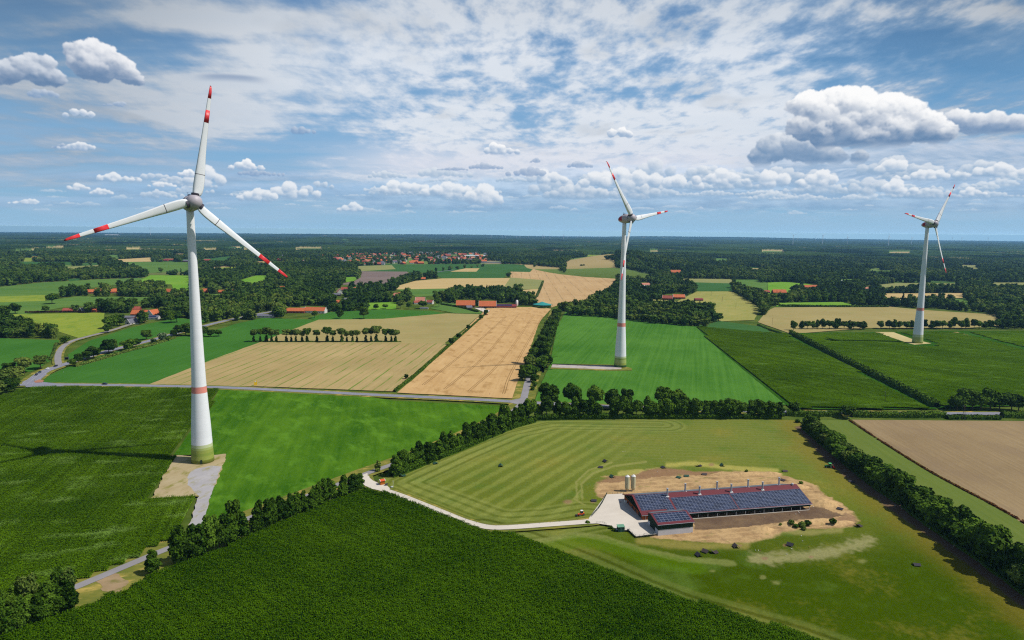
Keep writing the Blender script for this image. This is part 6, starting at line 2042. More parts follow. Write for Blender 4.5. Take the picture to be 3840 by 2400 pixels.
FOOT = []
BX = [-100, 130, 200, 400, 470, 620, 700, 780, 860, 930, 1060, 1200, 1265, 1330, 1480, 1560, 1650, 1730, 1800, 1814, 2100, 2250, 2340, 2400, 2520]
BY = [702, 702, 706, 712, 708, 712, 720, 724, 716, 712, 712, 722, 722, 716, 716, 712, 692, 692, 700, 722, 724, 732, 742, 772, 775]
WOODS = [
    [(130, 702), (180, 692), (230, 690), (330, 692), (400, 692), (420, 700), (330, 706), (250, 708), (180, 706)],
    [(150, 738), (250, 739), (310, 740), (330, 764), (300, 775), (410, 768), (470, 764), (600, 755), (660, 752), (740, 752), (790, 738), (860, 735), (930, 722), (965, 712), (1060, 712), (1040, 700), (935, 690), (905, 680), (780, 680), (600, 690), (470, 706), (450, 722), (385, 720), (310, 730), (200, 728)],
    [(1060, 726), (1065, 700), (1210, 690), (1268, 716), (1262, 722), (1100, 724)],
    [(1318, 736), (1330, 712), (1400, 706), (1470, 714), (1560, 722), (1680, 738), (1688, 768), (1600, 762), (1450, 746), (1340, 736)],
    [(1395, 706), (1455, 688), (1480, 698), (1560, 688), (1650, 678), (1650, 690), (1560, 708), (1450, 716)],
    [(1735, 690), (1780, 690), (1800, 700), (1826, 742), (1795, 752), (1775, 720)],
    [(-100, 745), (10, 742), (70, 756), (190, 800), (-100, 797)],
    [(1336, 738), (1455, 746), (1560, 756), (1690, 768), (1686, 772), (1560, 763), (1455, 752), (1336, 743)],
    [(2280, 712), (2340, 735), (2360, 775), (2520, 778), (2520, 700), (2300, 696)],
]


def build_woods():
    out = []
    # small round trees along far roads, planted one by one
    far1 = [(1030, 641), (1047, 640), (1063, 638), (1081, 636), (1098, 634), (1114, 632), (1128, 631), (1140, 630), (920, 671), (930, 668), (940, 665), (950, 662), (960, 659), (1399, 614), (1418, 616), (1428, 617), (1443, 619), (1376, 634), (1386, 634), (1394, 634)]
    out.append(np.array([list(G(*q)) + [-1.5] for q in far1]))
    out.append(np.array([list(G(x_, y_)) + [0.0] for x_, y_ in [(1345, 745), (1370, 746), (1395, 748), (1420, 750), (1445, 752), (1470, 755), (1495, 758), (1520, 761), (1545, 764), (1570, 766), (1595, 768), (1620, 770), (1645, 771), (1665, 772), (1357, 743), (1383, 745), (1408, 747), (1432, 749), (1458, 752), (1483, 755), (1508, 758), (1533, 761), (1558, 763), (1583, 765), (1608, 767), (1632, 769)]]))
    for (d0, d1, sp) in ((650, 1500, 11.0), (1500, 2600, 12.0), (2600, 4300, 13.5)):
        xs = np.arange(-d1 * .82, d1 * .82, sp); ys = np.arange(max(500, d0 * .55), d1, sp)
        X, Y = np.meshgrid(xs, ys)
        X = (X + RNG.uniform(-.42, .42, X.shape) * sp).ravel(); Y = (Y + RNG.uniform(-.42, .42, Y.shape) * sp).ravel()
        d = np.hypot(X, Y)
        Z = ground_z(X, Y)
        vx, vy = PV(X, Y, Z); vx0, vy0 = PV(X, Y, 0 * Z)
        k = (d >= d0) & (d < d1) & (vx > -70) & (vx < 2490)
        X, Y, Z, vx, vy, vx0, vy0, d = [a[k] for a in (X, Y, Z, vx, vy, vx0, vy0, d)]
        zone = vy0 < np.interp(vx, BX, BY)
        for w in WOODS:
            zone |= inpoly(vx, vy0, w)
        h = 15.0
        tx, ty = PV(X, Y, Z + 8.5)
        vill = inpoly(vx, vy, VILLAGE)
        vill2 = inpoly(vx, vy, VILLAGE2) | inpoly(vx, vy, VILLAGE3)
        ok = zone & ~(vill & (RNG.random(len(X)) < .90)) & ~(vill2 & (RNG.random(len(X)) < .6))
        for o in OPEN:
            ys_ = [p[1] for p in o]
            if min(ys_) > 830: continue
            ok &= ~(inpoly(vx, vy0, o) | inpoly(tx, ty, o))
        tx2, ty2 = PV(X, Y, Z + 6)
        tx3, ty3 = PV(X, Y, Z + 11)
        for (a, b, c, e) in HOUSE_CLEAR:
            inb = lambda u, v: (u > a) & (u < c) & (v > b) & (v < e)
            ok &= ~(inb(vx, vy) | inb(tx2, ty2) | inb(tx3, ty3 + 1.5))
        # roads
        for rd in (ROAD_B, ROAD_C, ROAD_T, ROAD_N):
            nearr = segdist(X, Y, rd[::4])
            ok &= nearr > 8
        txy = np.array(TREE_XY)
        dens = fbm(X / 210, Y / 420, 41, 4)
        ok &= ~((dens < -.22) & (vy < 672))                # clearings
        X, Y, Z, d = X[ok], Y[ok], Z[ok], d[ok]
        out.append(np.c_[X, Y, Z])
    P = np.concatenate(out)
    n = len(P)
    patch = fbm(P[:, 0] / 200, P[:, 1] / 420, 51, 4) * 1.3
    r = RNG.random(n)
    idx = np.where(patch > .25, np.where(r < .7, 0, 5), np.where(patch > -.1, np.where(r < .5, 1, 2), np.where(r < .4, 3, np.where(r < .8, 4, 2))))
    hs = np.clip(1 + .25 * fbm(P[:, 0] / 130, P[:, 1] / 130, 61, 3) + RNG.normal(0, .17, n), .45, 1.6)
    ws = np.clip(RNG.normal(.98, .2, n), .55, 1.5)
    P[:, 2] += .05
    print('woods trees', n)
    scatter('woodland', P, RNG.uniform(0, 6.28, n), np.c_[ws, ws, hs], idx, WP, label='mixed woodland and farm copses stretching to the distance')


build_woods()


# ------------------------------------------------------------------ far forest carpet
FAR_HILLS = [(-5200, 17500, 40, 2400, 1500), (-2600, 19500, 45, 2600, 1600), (-900, 21000, 35, 1700, 1500), (4200, 21000, 45, 1700, 1400), (7000, 22000, 50, 2400, 1500), (-9000, 22000, 30, 3000, 2000), (11500, 22500, 22, 3500, 1500)]


def far_forest():
    na, nd = 1500, 620
    az = np.linspace(radians(-42), radians(42), na)
    dd = np.geomspace(4150, 42000, nd)
    A, D = np.meshgrid(az, dd)
    X = D * np.sin(A); Y = D * np.cos(A)
    g = ground_z(X, Y)
    for (hx, hy, hh, rx, ry) in FAR_HILLS:
        g = g + hh * np.exp(-((X - hx) / rx) ** 2 - ((Y - hy) / ry) ** 2)
    n1 = fbm(X / 420, Y / 700, 3, 5)
    n2 = fbm(X / 120, Y / 150, 4, 4)
    vx, vy = PV(X, Y, g)
    opening = sstep(.26, .34, n1 + .25 * n2 + .12 * np.exp(-((vx - 300) / 350) ** 2))
    strips = [(299, 333, 589, 592, 0), (37, 80, 593, 597, 1), (481, 512, 591, 594, 0), (576, 590, 590, 592, 0), (1536, 1556, 592, 596, 1), (172, 190, 596, 600, 1), (2100, 2150, 596, 599, 1), (1800, 1850, 594, 597, 0), (700, 760, 588, 591, 0), (600, 640, 596, 600, 1), (110, 150, 585, 588, 0)]
    sid = np.full(X.shape, -1)
    for (a_, b_, c_, e_, k_) in strips:
        m_ = (vx > a_) & (vx < b_) & (vy > c_ - 1.5) & (vy < e_ + 4.5)
        opening = np.where(m_, 1.0, opening); sid[m_] = k_
    h = (15 + 4 * n2 + RNG.normal(0, 2.3, X.shape)) * (1 - opening) - 1.5 * opening
    h[0, :] = -3
    Z = g + h
    patch = fbm(X / 700, Y / 1200, 9, 5)
    c1 = np.array(alb(20, 44, 14)); c2 = np.array(alb(62, 84, 30)); c3 = np.array(alb(8, 22, 10))
    t = sstep(-.5, .5, patch + RNG.normal(0, .22, X.shape))[..., None]
    c = c1 * (1 - t) + c2 * t
    pine = sstep(.12, .3, fbm(X / 500, Y / 900, 19, 4))[..., None]
    c = c * (1 - pine * .8) + c3 * pine * .8
    fld = fbm(X / 260, Y / 900, 29, 3)
    fc = np.where((fld > .1)[..., None], np.array(alb(206, 186, 130)), np.where((fld < -.25)[..., None], np.array(alb(120, 142, 78)), np.array(alb(86, 122, 66))))
    fc = np.where((sid == 0)[..., None], np.array(alb(206, 186, 130)), np.where((sid == 1)[..., None], np.array(alb(104, 134, 66)), fc))
    c = c * (1 - opening[..., None]) + fc * opening[..., None]
    v = np.stack([X, Y, Z], -1).reshape(-1, 3)
    i, j = np.meshgrid(np.arange(nd - 1), np.arange(na - 1), indexing='ij')
    f = np.stack([i * na + j, i * na + j + 1, (i + 1) * na + j + 1, (i + 1) * na + j], -1).reshape(-1, 4)
    o = mesh_np('distant_forest', v, f, vcol_mat('far_forest', grain=.03, amt=.2))
    ca = o.data.color_attributes.new('tone', 'FLOAT_COLOR', 'POINT')
    ca.data.foreach_set('color', np.concatenate([c.reshape(-1, 3), np.ones((len(v), 1))], 1).astype(np.float32).ravel())
    tag(o, 'far-off forest plain fading blue to the horizon', kind='stuff')


far_forest()

# ================================================================== hen barn with solar roof
BA = radians(11.1)
bx0, by0 = 60.7, 297.3                   # front left corner of the brick gable
barn = tag(empty('hen_barn', (bx0, by0, .32), BA), 'long low hen barn with dark red roof, solar panels and a row of silver chimneys', 'barn')
LB, WB, EV, RG = 85.0, 24.0, 3.4, 7.7
HW = WB / 2
roof_m = plain('barn_roof_maroon', alb(108, 44, 50), .6, .25, .06, .3)
gut = plain('zinc', alb(176, 180, 186), .4, .5, .08, .8)
brick_o = field_mat('orange_brick', alb(150, 84, 52), alb(176, 104, 62), 0, .3, (.5, 3), 3.0)
SL = (RG - EV) / HW


def pv_mat():
    m, nt, b = mat_base('solar_module', .35, .3)
    tcn = N(nt, 'ShaderNodeTexCoord')
    sp = N(nt, 'ShaderNodeSeparateXYZ', {0: tcn.outputs['UV']})

    def line(o, w_):
        fr = N(nt, 'ShaderNodeMath', {0: o}, operation='FRACT').outputs[0]
        a = N(nt, 'ShaderNodeMath', {0: fr, 1: .5}, operation='SUBTRACT').outputs[0]
        a = N(nt, 'ShaderNodeMath', {0: a}, operation='ABSOLUTE').outputs[0]
        return remap(nt, a, .5 - w_, .5 - w_ * .4)
    l1 = line(sp.outputs[0], .028); l2 = line(sp.outputs[1], .045)
    f = N(nt, 'ShaderNodeMath', {0: l1, 1: l2}, operation='MAXIMUM').outputs[0]
    cell = N(nt, 'ShaderNodeTexWhiteNoise', {'Vector': N(nt, 'ShaderNodeVectorMath', {0: tcn.outputs['UV']}, operation='FLOOR').outputs[0]}, noise_dimensions='2D')
    dark = nmix(nt, cell.outputs['Value'], alb(26, 34, 54), alb(52, 62, 88))
    nt.links.new(nmix(nt, f, dark, alb(164, 172, 190)), b.inputs['Base Color'])
    return m


PVC = pv_mat()


def pv_array(name, parent, u0, u1, v0, v1, zf, th, nu, nv, skew=None):
    """flat array on a roof plane; v is horizontal distance from the front eave, zf(v) the roof height"""
    V = [(u0, v0, zf(v0) + th), (u1, v0, zf(v0) + th), (u1, v1, zf(v1) + th), (u0, v1, zf(v1) + th), (u0, v0, zf(v0) + th - .07), (u1, v0, zf(v0) + th - .07), (u1, v1, zf(v1) + th - .07), (u0, v1, zf(v1) + th - .07)]
    F = [(0, 1, 2, 3), (4, 5, 1, 0), (5, 6, 2, 1), (6, 7, 3, 2), (7, 4, 0, 3)]
    o = mesh_np(name, V, F, PVC, parent)
    uv = o.data.uv_layers.new(name='UVMap')
    cs = [(0, 0), (nu, 0), (nu, nv), (0, nv)]
    k = 0
    for p in o.data.polygons:
        for li in p.loop_indices:
            vi = o.data.loops[li].vertex_index
            uv.data[li].uv = cs[vi] if vi < 4 else cs[vi - 4]
    return o


# walls: brick house at the left end, open winter garden under the eave at the right
BH = 16.5                                  # length of the brick part
mb = MB()
mb.add([(0, 0, 0), (BH, 0, 0), (BH, WB, 0), (0, WB, 0), (0, 0, EV), (BH, 0, EV), (BH, WB, EV), (0, WB, EV)], [(0, 1, 5, 4), (2, 3, 7, 6), (3, 0, 4, 7), (1, 2, 6, 5)])
bw = mb.build('brick_wall', brick_o, barn)
mb = MB()
mb.add([(0.02, 0, EV), (0.02, WB, EV), (0.02, HW, RG - .1), (-.03, 0, EV - .6), (-.03, WB, EV - .6), (-.03, HW, RG - .1), (-.03, 0, EV), (-.03, WB, EV)], [(3, 6, 5, 7, 4)])
mb.add([(-.03, 0, EV - .55), (-.03, WB, EV - .55), (-.03, WB, EV), (-.03, HW, RG - .12), (-.03, 0, EV)], [(0, 4, 3, 2, 1)])
mb.build('gable_boarding', W_GN, barn)
mb = MB()
mb.box(BH, LB, 3.2, 3.4, 0, 4.3); mb.box(LB - .2, LB, 3.4, WB - 3, 0, EV + .2); mb.box(BH, LB, WB - 3.2, WB - 3.0, 0, 4.2)
mb.add([(LB + .03, 0, 2.2), (LB + .03, WB, 2.2), (LB + .03, WB, EV), (LB + .03, HW, RG - .12), (LB + .03, 0, EV)], [(0, 1, 2, 3, 4)])
mb.build('dark_wall', plain('dark_barn_wall', alb(26, 30, 28), .9), barn)
mb = MB(); mb.box(BH + .1, LB, -.95, -.85, 1.75, 2.75)
mb.build('eave_boarding', W_GN, barn)
for k in range(15):
    mb = MB(); xx = BH + 1 + k * (LB - BH - 1.5) / 14; mb.box(xx - .1, xx + .1, -.84, -.64, 0, 1.85); mb.build('post', FRAME, barn)
mb = MB(); mb.box(BH + .2, LB - 1, -1.5, -1.2, 0, .22); mb.build('kerb_beam', concrete, barn)
# roof slabs
for nm, pts in (('front_roof_left', [(-.7, -.5, EV - .5 * SL), (BH, -.5, EV - .5 * SL), (BH, HW, RG), (-.7, HW, RG)]),
                ('front_roof', [(BH + .01, -1.5, EV - 1.5 * SL), (LB + .6, -1.5, EV - 1.5 * SL), (LB + .6, HW, RG), (BH + .01, HW, RG)]),
                ('rear_roof', [(-.7, HW + .01, RG), (LB + .6, HW + .01, RG), (LB + .6, WB + .7, EV - .7 * SL), (-.7, WB + .7, EV - .7 * SL)])):
    mb = MB(); t = .2
    mb.add(pts + [(a, b, c + t) for a, b, c in pts], [(3, 2, 1, 0), (4, 5, 6, 7), (0, 1, 5, 4), (1, 2, 6, 5), (2, 3, 7, 6), (3, 0, 4, 7)])
    mb.build('roof', roof_m, barn)
zf = lambda v: EV + SL * v + .2
pv_array('solar_panels', barn, .2, 12.4, 2.0, HW - .3, zf, .14, 8, 10)
pv_array('solar_panels', barn, 12.4, BH - .4, .3, HW - .3, zf, .15, 3, 11)
pv_array('solar_panels', barn, BH + .7, 47.2, -1.2, HW - 3.4, zf, .14, 19, 11)
pv_array('solar_panels', barn, 47.8, LB + .3, -1.2, HW - 3.4, zf, .14, 23, 11)
mb = MB(); rz_ = lambda v: RG - SL * (v - HW) + .2
rear_pv = []
for k in range(0, 10):
    pass
rm = field_mat('rear_panels', alb(104, 112, 120), alb(126, 132, 138), 0, .05, (.02, .3), 1.0)
for (u0, u1) in ((2.0, 47.0), (47.6, LB - 1)):
    v0, v1 = HW + 1.0, WB + .2
    V = [(u0, v0, rz_(v0) + .12), (u1, v0, rz_(v0) + .12), (u1, v1, rz_(v1) + .12), (u0, v1, rz_(v1) + .12)]
    mesh_np('rear_solar_panels', V + [(a, b, c - .08) for a, b, c in V], [(0, 1, 2, 3), (4, 0, 3, 7), (5, 4, 0, 1), (6, 5, 1, 2), (7, 6, 2, 3)], rm, barn)
# trims, gutter, doors and windows of the brick gable
mb = MB()
for s_ in (0, 1):
    ya, za, yb, zb = (-.5, EV - .5 * SL, HW, RG) if s_ == 0 else (WB + .7, EV - .7 * SL, HW, RG)
    mb.add([(-.85, ya, za), (-.70, ya, za), (-.70, yb, zb), (-.85, yb, zb), (-.85, ya, za + .34), (-.70, ya, za + .34), (-.70, yb, zb + .34), (-.85, yb, zb + .34)], [(0, 1, 2, 3), (4, 7, 6, 5), (0, 4, 5, 1), (0, 3, 7, 4), (1, 5, 6, 2)])
mb.build('verge_board', R_MR, barn)
mb = MB(); mb.tube((-.7, -.62, EV - .35), (BH, -.62, EV - .35), .1); mb.tube((1.2, -.3, .1), (1.2, -.6, EV - .4), .06)
mb.build('gutter', gut, barn)
mb = MB(); mb.tube((BH, -1.62, EV - 1.55 * SL + .1), (LB + .6, -1.62, EV - 1.55 * SL + .1), .1); mb.build('gutter', gut, barn)
for (a, b, z0, z1, nm) in ((2.2, 5.0, 0, 2.7, 'gate'), (8.2, 9.6, 1.0, 2.2, 'window'), (12.0, 13.4, 1.0, 2.2, 'window'), (17.4, 18.6, 1.0, 2.2, 'window')):
    mb = MB(); mb.box(-.06, .02, a, b, z0, z1)
    o = mb.build(nm, GLASS if nm == 'window' else plain('gate_dark', alb(40, 44, 44), .8), bw)
    fr = MB(); fr.box(-.09, -.02, a - .12, a, z0, z1 + .1); fr.box(-.09, -.02, b, b + .12, z0, z1 + .1); fr.box(-.09, -.02, a, b, z1, z1 + .1)
    fr.build('frame', W_DK, o)
mb = MB(); mb.box(-1.1, -1.02, 20.2, 21.3, 0, 2.1); mb.box(-1.1, -.02, 20.2, 20.26, 0, 2.1)
mb.build('white_door', FRAME, bw)
# nine chimneys: two rows either side of the ridge
for (zx, zy, rear) in ((774, 535, 0), (942, 497, 1), (1075, 510, 0), (1238, 472, 1), (1370, 485, 0), (1526, 448, 1), (1659, 460, 0), (1811, 423, 1)):
    wx, wy = G(*Zb(zx, zy), 7.6 + .3)
    lx = (wx - bx0) * cos(BA) + (wy - by0) * sin(BA)
    ly = HW - 2.2 if not rear else HW + .9
    zr = RG - SL * abs(ly - HW) + .2
    mb = MB(); mb.lathe([(.42, -.3), (.42, 3.6), (.50, 3.75), (.50, 4.0), (.36, 4.0)], 16)
    c = mb.build('chimney', gut, barn, smooth=False); c.location = (lx, ly, zr)
    mb = MB(); mb.box(-.75, .75, -.75, .75, -.35, .12); b_ = mb.build('flashing', FRAME, c)
    if rear:
        mb = MB(); mb.tube((-.3, 0, 2.6), (-1.5, -1.6, -.2), .04); mb.build('stay', gut, c)
mb = MB(); mb.lathe([(.5, -.2), (.5, .5), (.65, .55), (.3, .9)], 16); c = mb.build('vent_cowl', gut, barn); c.location = (LB - 2.0, HW - .5, RG + .15)

# small machine shed in front
sa = radians(12.5)
sh = tag(empty('machine_shed', (64.6, 282.7, .32), sa), 'small machine shed with solar roof, dark green boards over white base wall', 'shed')
SLN, SD, FE, SR, RE = 16.6, 11.0, 5.1, 6.9, 5.9
RY = 7.4
mb = MB(); mb.box(0, SLN, 0, .15, 0, 2.6); mb.box(0, .14, 0, 3.0, 0, 2.6); mb.box(0, .14, 8.6, SD, 0, 2.6); mb.box(SLN - .15, SLN, .15, SD, 0, 2.6); mb.box(0.14, SLN - .15, SD - .15, SD, 0, 2.6)
mb.build('base_wall', field_mat('white_concrete_wall', alb(206, 204, 208), alb(222, 220, 222), 0, .3, (.4, .4), 1.5), sh)
mb = MB()
mb.box(0.02, SLN - .02, .03, .15, 2.6, FE)
mb.add([(.02, .02, 2.6), (.02, SD, 2.6), (.02, SD, RE), (.02, RY, SR), (.02, .02, FE)], [(0, 4, 3, 2, 1)])
mb.add([(SLN - .02, .02, 2.6), (SLN - .02, SD, 2.6), (SLN - .02, SD, RE), (SLN - .02, RY, SR), (SLN - .02, .02, FE)], [(0, 1, 2, 3, 4)])
mb.box(0.02, SLN - .02, SD - .15, SD - .03, 2.6, RE)
mb.build('boarding', W_GN, sh)
mb = MB(); mb.box(-.02, .08, 3.0, 8.6, 0, 2.6); mb.build('sliding_door', plain('green_door', alb(26, 48, 36), .7), sh)
for (pa) in ([(-.5, -.5, FE - .1), (SLN + .5, -.5, FE - .1), (SLN + .5, RY, SR), (-.5, RY, SR)], [(-.5, RY + .01, SR), (SLN + .5, RY + .01, SR), (SLN + .5, SD + .5, RE - .1), (-.5, SD + .5, RE - .1)]):
    mb = MB(); mb.add(pa + [(a, b, c + .2) for a, b, c in pa], [(3, 2, 1, 0), (4, 5, 6, 7), (0, 1, 5, 4), (1, 2, 6, 5), (2, 3, 7, 6), (3, 0, 4, 7)])
    mb.build('roof', roof_m, sh)
s2 = (SR - FE + .1) / (RY + .5)
pv_array('solar_panels', sh, .4, SLN - .5, 1.0, RY - .5, lambda v: FE - .1 + s2 * (v + .5) + .2, .12, 9, 4)
V = [(.2, RY + .4, SR + .26), (SLN - .2, RY + .4, SR + .26), (SLN - .2, SD + .3, RE + .2), (.2, SD + .3, RE + .2)]
mesh_np('rear_solar_panels', V + [(a, b, c - .06) for a, b, c in V], [(0, 1, 2, 3), (4, 0, 3, 7), (5, 4, 0, 1), (6, 5, 1, 2), (7, 6, 2, 3)], rm, sh)
mb = MB(); mb.tube((-.5, -.62, FE - .05), (SLN + .5, -.62, FE - .05), .09); mb.build('gutter', gut, sh)

# feed silos
cream = plain('cream_silo', alb(206, 202, 164), .55, .3, .05, .3)
for i, (x, y, lb) in enumerate(((59.7, 334.0, 'left of the two cream feed silos behind the barn gable'), (62.9, 334.6, 'right of the two cream feed silos behind the barn gable'))):
    s = tag(empty('feed_silo', (x, y, .3)), lb, 'silo', 'cream feed silos')
    mb = MB(); mb.lathe([(.35, .5), (1.08, 1.7), (1.08, 7.9)], 24); mb.build('body', cream, s, smooth=False)
    mb = MB(); mb.lathe([(1.14, 7.85), (1.1, 8.0), (.3, 8.7), (.15, 8.8)], 24); mb.build('cap', FRAME, s)
    for a in range(4):
        mb = MB(); mb.tube((1.0 * cos(a * pi / 2 + .8), 1.0 * sin(a * pi / 2 + .8), 0), (1.0 * cos(a * pi / 2 + .8), 1.0 * sin(a * pi / 2 + .8), 1.9), .07); mb.build('leg', gut, s)
    mb = MB(); mb.tube((-1.15, -.3, .3), (-1.15, -.3, 8.3), .05); mb.tube((-1.15, .1, .3), (-1.15, .1, 8.3), .05)
    for k in range(18): mb.tube((-1.15, -.3, .6 + k * .42), (-1.15, .1, .6 + k * .42), .03, n=5)
    mb.build('ladder', gut, s)

# green cabin, bin, yard fence
x, y = G(*Zb(320, 866))
cb = tag(empty('green_cabin', (x, y, .34), radians(8)), 'small green metal cabin with a flat roof at the yard corner', 'cabin')
mb = MB(); mb.box(-1.5, 1.5, -1.0, 1.0, 0, 2.2); mb.build('body', plain('cabin_dark_green', alb(40, 70, 62), .6, .3), cb)
mb = MB(); mb.add([(-1.65, -1.15, 2.2), (1.65, -1.15, 2.2), (1.65, 1.15, 2.55), (-1.65, 1.15, 2.55), (-1.65, -1.15, 2.3), (1.65, -1.15, 2.3), (1.65, 1.15, 2.65), (-1.65, 1.15, 2.65)], [(3, 2, 1, 0), (4, 5, 6, 7), (0, 1, 5, 4), (1, 2, 6, 5), (2, 3, 7, 6), (3, 0, 4, 7)])
mb.build('roof', plain('cabin_roof_green', alb(112, 160, 130), .5, .3), cb)
mb = MB(); mb.box(-.5, .4, -1.05, -.98, .1, 2.0); mb.build('door', plain('cabin_door', alb(60, 92, 84), .6), cb)
x, y = G(*Zb(390, 872))
bn = tag(empty('wheelie_bin', (x, y, .38)), 'black wheeled bin beside the green cabin', 'bin')
mb = MB(); mb.lathe([(.26, .08), (.36, 1.0)], 4); mb.build('body', metal_d, bn); mb = MB(); mb.box(-.34, .34, -.34, .38, 1.0, 1.1); mb.build('lid', metal_d, bn)
wire_m = plain('fence_wire', alb(92, 112, 104), .6, .3)
green_f = plain('fence_green', alb(30, 72, 58), .6, .3)


def fence(name, pts, label, h=1.5, every=2.5, mat=wire_m, wires=(.3, .75, 1.2, 1.5), t=.022, panel=None, group='fences'):
    P = smooth_path([G(*p) for p in pts], every) if len(pts) > 2 and panel is None else []
    if not P:
        W = [G(*p) for p in pts]
        for a, b in zip(W[:-1], W[1:]):
            n = max(1, int(hypot(b[0] - a[0], b[1] - a[1]) / every))
            P += [(a[0] + (b[0] - a[0]) * i / n, a[1] + (b[1] - a[1]) * i / n) for i in range(n)]
        P.append(W[-1])
    root = tag(empty(name, (P[0][0], P[0][1], .3)), label, 'fence', group)
    o0 = P[0]
    Q = [(p[0] - o0[0], p[1] - o0[1]) for p in P]
    pm = MB(); pm.box(-.05, .05, -.05, .05, 0, h + .1)
    pme = pm.build('post', mat, do_link=False).data
    for q in Q[:100]:
        c = link(bpy.data.objects.new('post', pme)); c.parent = root; c.location = (q[0], q[1], 0)
    w = MB()
    for z in wires:
        for a, b in zip(Q[:-1], Q[1:]):
            w.tube((a[0], a[1], z), (b[0], b[1], z), t, n=4, cap=False)
    if panel:
        for a, b in zip(Q[:-1], Q[1:]):
            for k in range(panel):
                tt = (k + .5) / panel
                x_, y_ = a[0] + (b[0] - a[0]) * tt, a[1] + (b[1] - a[1]) * tt
                w.tube((x_, y_, .05), (x_, y_, h), .018, n=4, cap=False)
    w.build('wire_mesh', mat, root)
    return root


fence('wire_fence', [(921, 1163), (955, 1178), (1042, 1211), (1100, 1233), (1150, 1246), (1200, 1247), (1300, 1240), (1384, 1232)], 'long wire fence with thin posts between the white road and the striped meadow', 1.3, 4.2, wires=(.4, .8, 1.25))
fence('green_mesh_fence', [Zb(45, 745), Zb(110, 672), Zb(150, 610), Zb(190, 530)], 'dense green mesh fence along the left side of the yard', 1.9, 2.0, green_f, (.1, .5, 1.0, 1.5, 1.9), .03, panel=16)
fence('wire_fence', [Zb(190, 530), Zb(290, 525), Zb(345, 522)], 'short wire fence between yard and cream silos', 1.6, 2.2, wires=(.3, .8, 1.3, 1.6))
fence('wire_fence', [Zb(95, 805), Zb(152, 806), Zb(183, 820)], 'thin wire fence left of the green cabin', 1.5, 2.0)
fence('wire_fence', [Zb(232, 838), Zb(272, 872), Zb(360, 868)], 'wire fence around the green cabin', 1.4, 2.2)
fence('wire_fence', [Zb(402, 873), Zb(462, 932), Zb(538, 928)], 'wire fence round the corner of the small paved yard', 1.6, 2.2)
fence('green_mesh_fence', [Zb(540, 928), Zb(630, 915)], 'green mesh gate panel beside the small shed', 1.9, 2.4, green_f, (.1, .6, 1.1, 1.9), .035, panel=12)


# ------------------------------------------------------------------ hen shelters
tarp_k = [plain('tarp_black', alb(62, 60, 66), .8, .2), plain('tarp_green', alb(52, 88, 72), .8, .2), plain('tarp_brown', alb(82, 72, 70), .8, .2)]
wood_f = plain('wood_frame', alb(128, 100, 74), .9, .1)


def shelter_proto(kind, mat):
    root = empty('hen_shelter', (0, 0, -50))
    if kind == 'open':                                # tipped-over V
        for s_, t in ((-1, 1.0), (1, .35)):
            mb = MB(); mb.add([(0, -1.3, .1), (0, 1.3, .1), (s_ * 1.5, 1.3, .1 + 1.2 * t), (s_ * 1.5, -1.3, .1 + 1.2 * t), (0, -1.3, .18), (0, 1.3, .18), (s_ * 1.5, 1.3, .18 + 1.2 * t), (s_ * 1.5, -1.3, .18 + 1.2 * t)],
                             [(0, 1, 2, 3), (7, 6, 5, 4), (0, 3, 7, 4), (1, 5, 6, 2), (2, 6, 7, 3), (0, 4, 5, 1)])
            mb.build('roof_panel', mat, root)
    else:
        hz, wx = (1.5, 1.25) if kind == 'gable' else (.95, 1.35)
        for s_ in (-1, 1):
            z0 = .45 if kind == 'gable' else .35
            mb = MB(); mb.add([(0, -1.4, hz), (0, 1.4, hz), (s_ * wx, 1.4, z0), (s_ * wx, -1.4, z0), (0, -1.4, hz + .07), (0, 1.4, hz + .07), (s_ * (wx + .05), 1.4, z0 + .05), (s_ * (wx + .05), -1.4, z0 + .05)],
                             [(0, 1, 2, 3), (7, 6, 5, 4), (0, 3, 7, 4), (1, 5, 6, 2), (2, 6, 7, 3)])
            mb.build('roof_panel', mat, root)
            for yy in (-1.2, 1.2):
                mb = MB(); mb.box(s_ * wx - s_ * .12 - .05, s_ * wx - s_ * .12 + .05, yy - .05, yy + .05, 0, z0 + .1); mb.build('leg', wood_f, root)
        if kind == 'gable':
            mb = MB(); mb.add([(-wx, 1.38, .45), (wx, 1.38, .45), (0, 1.38, 1.5)], [(0, 1, 2)]); mb.build('end_panel', mat, root)
    return root


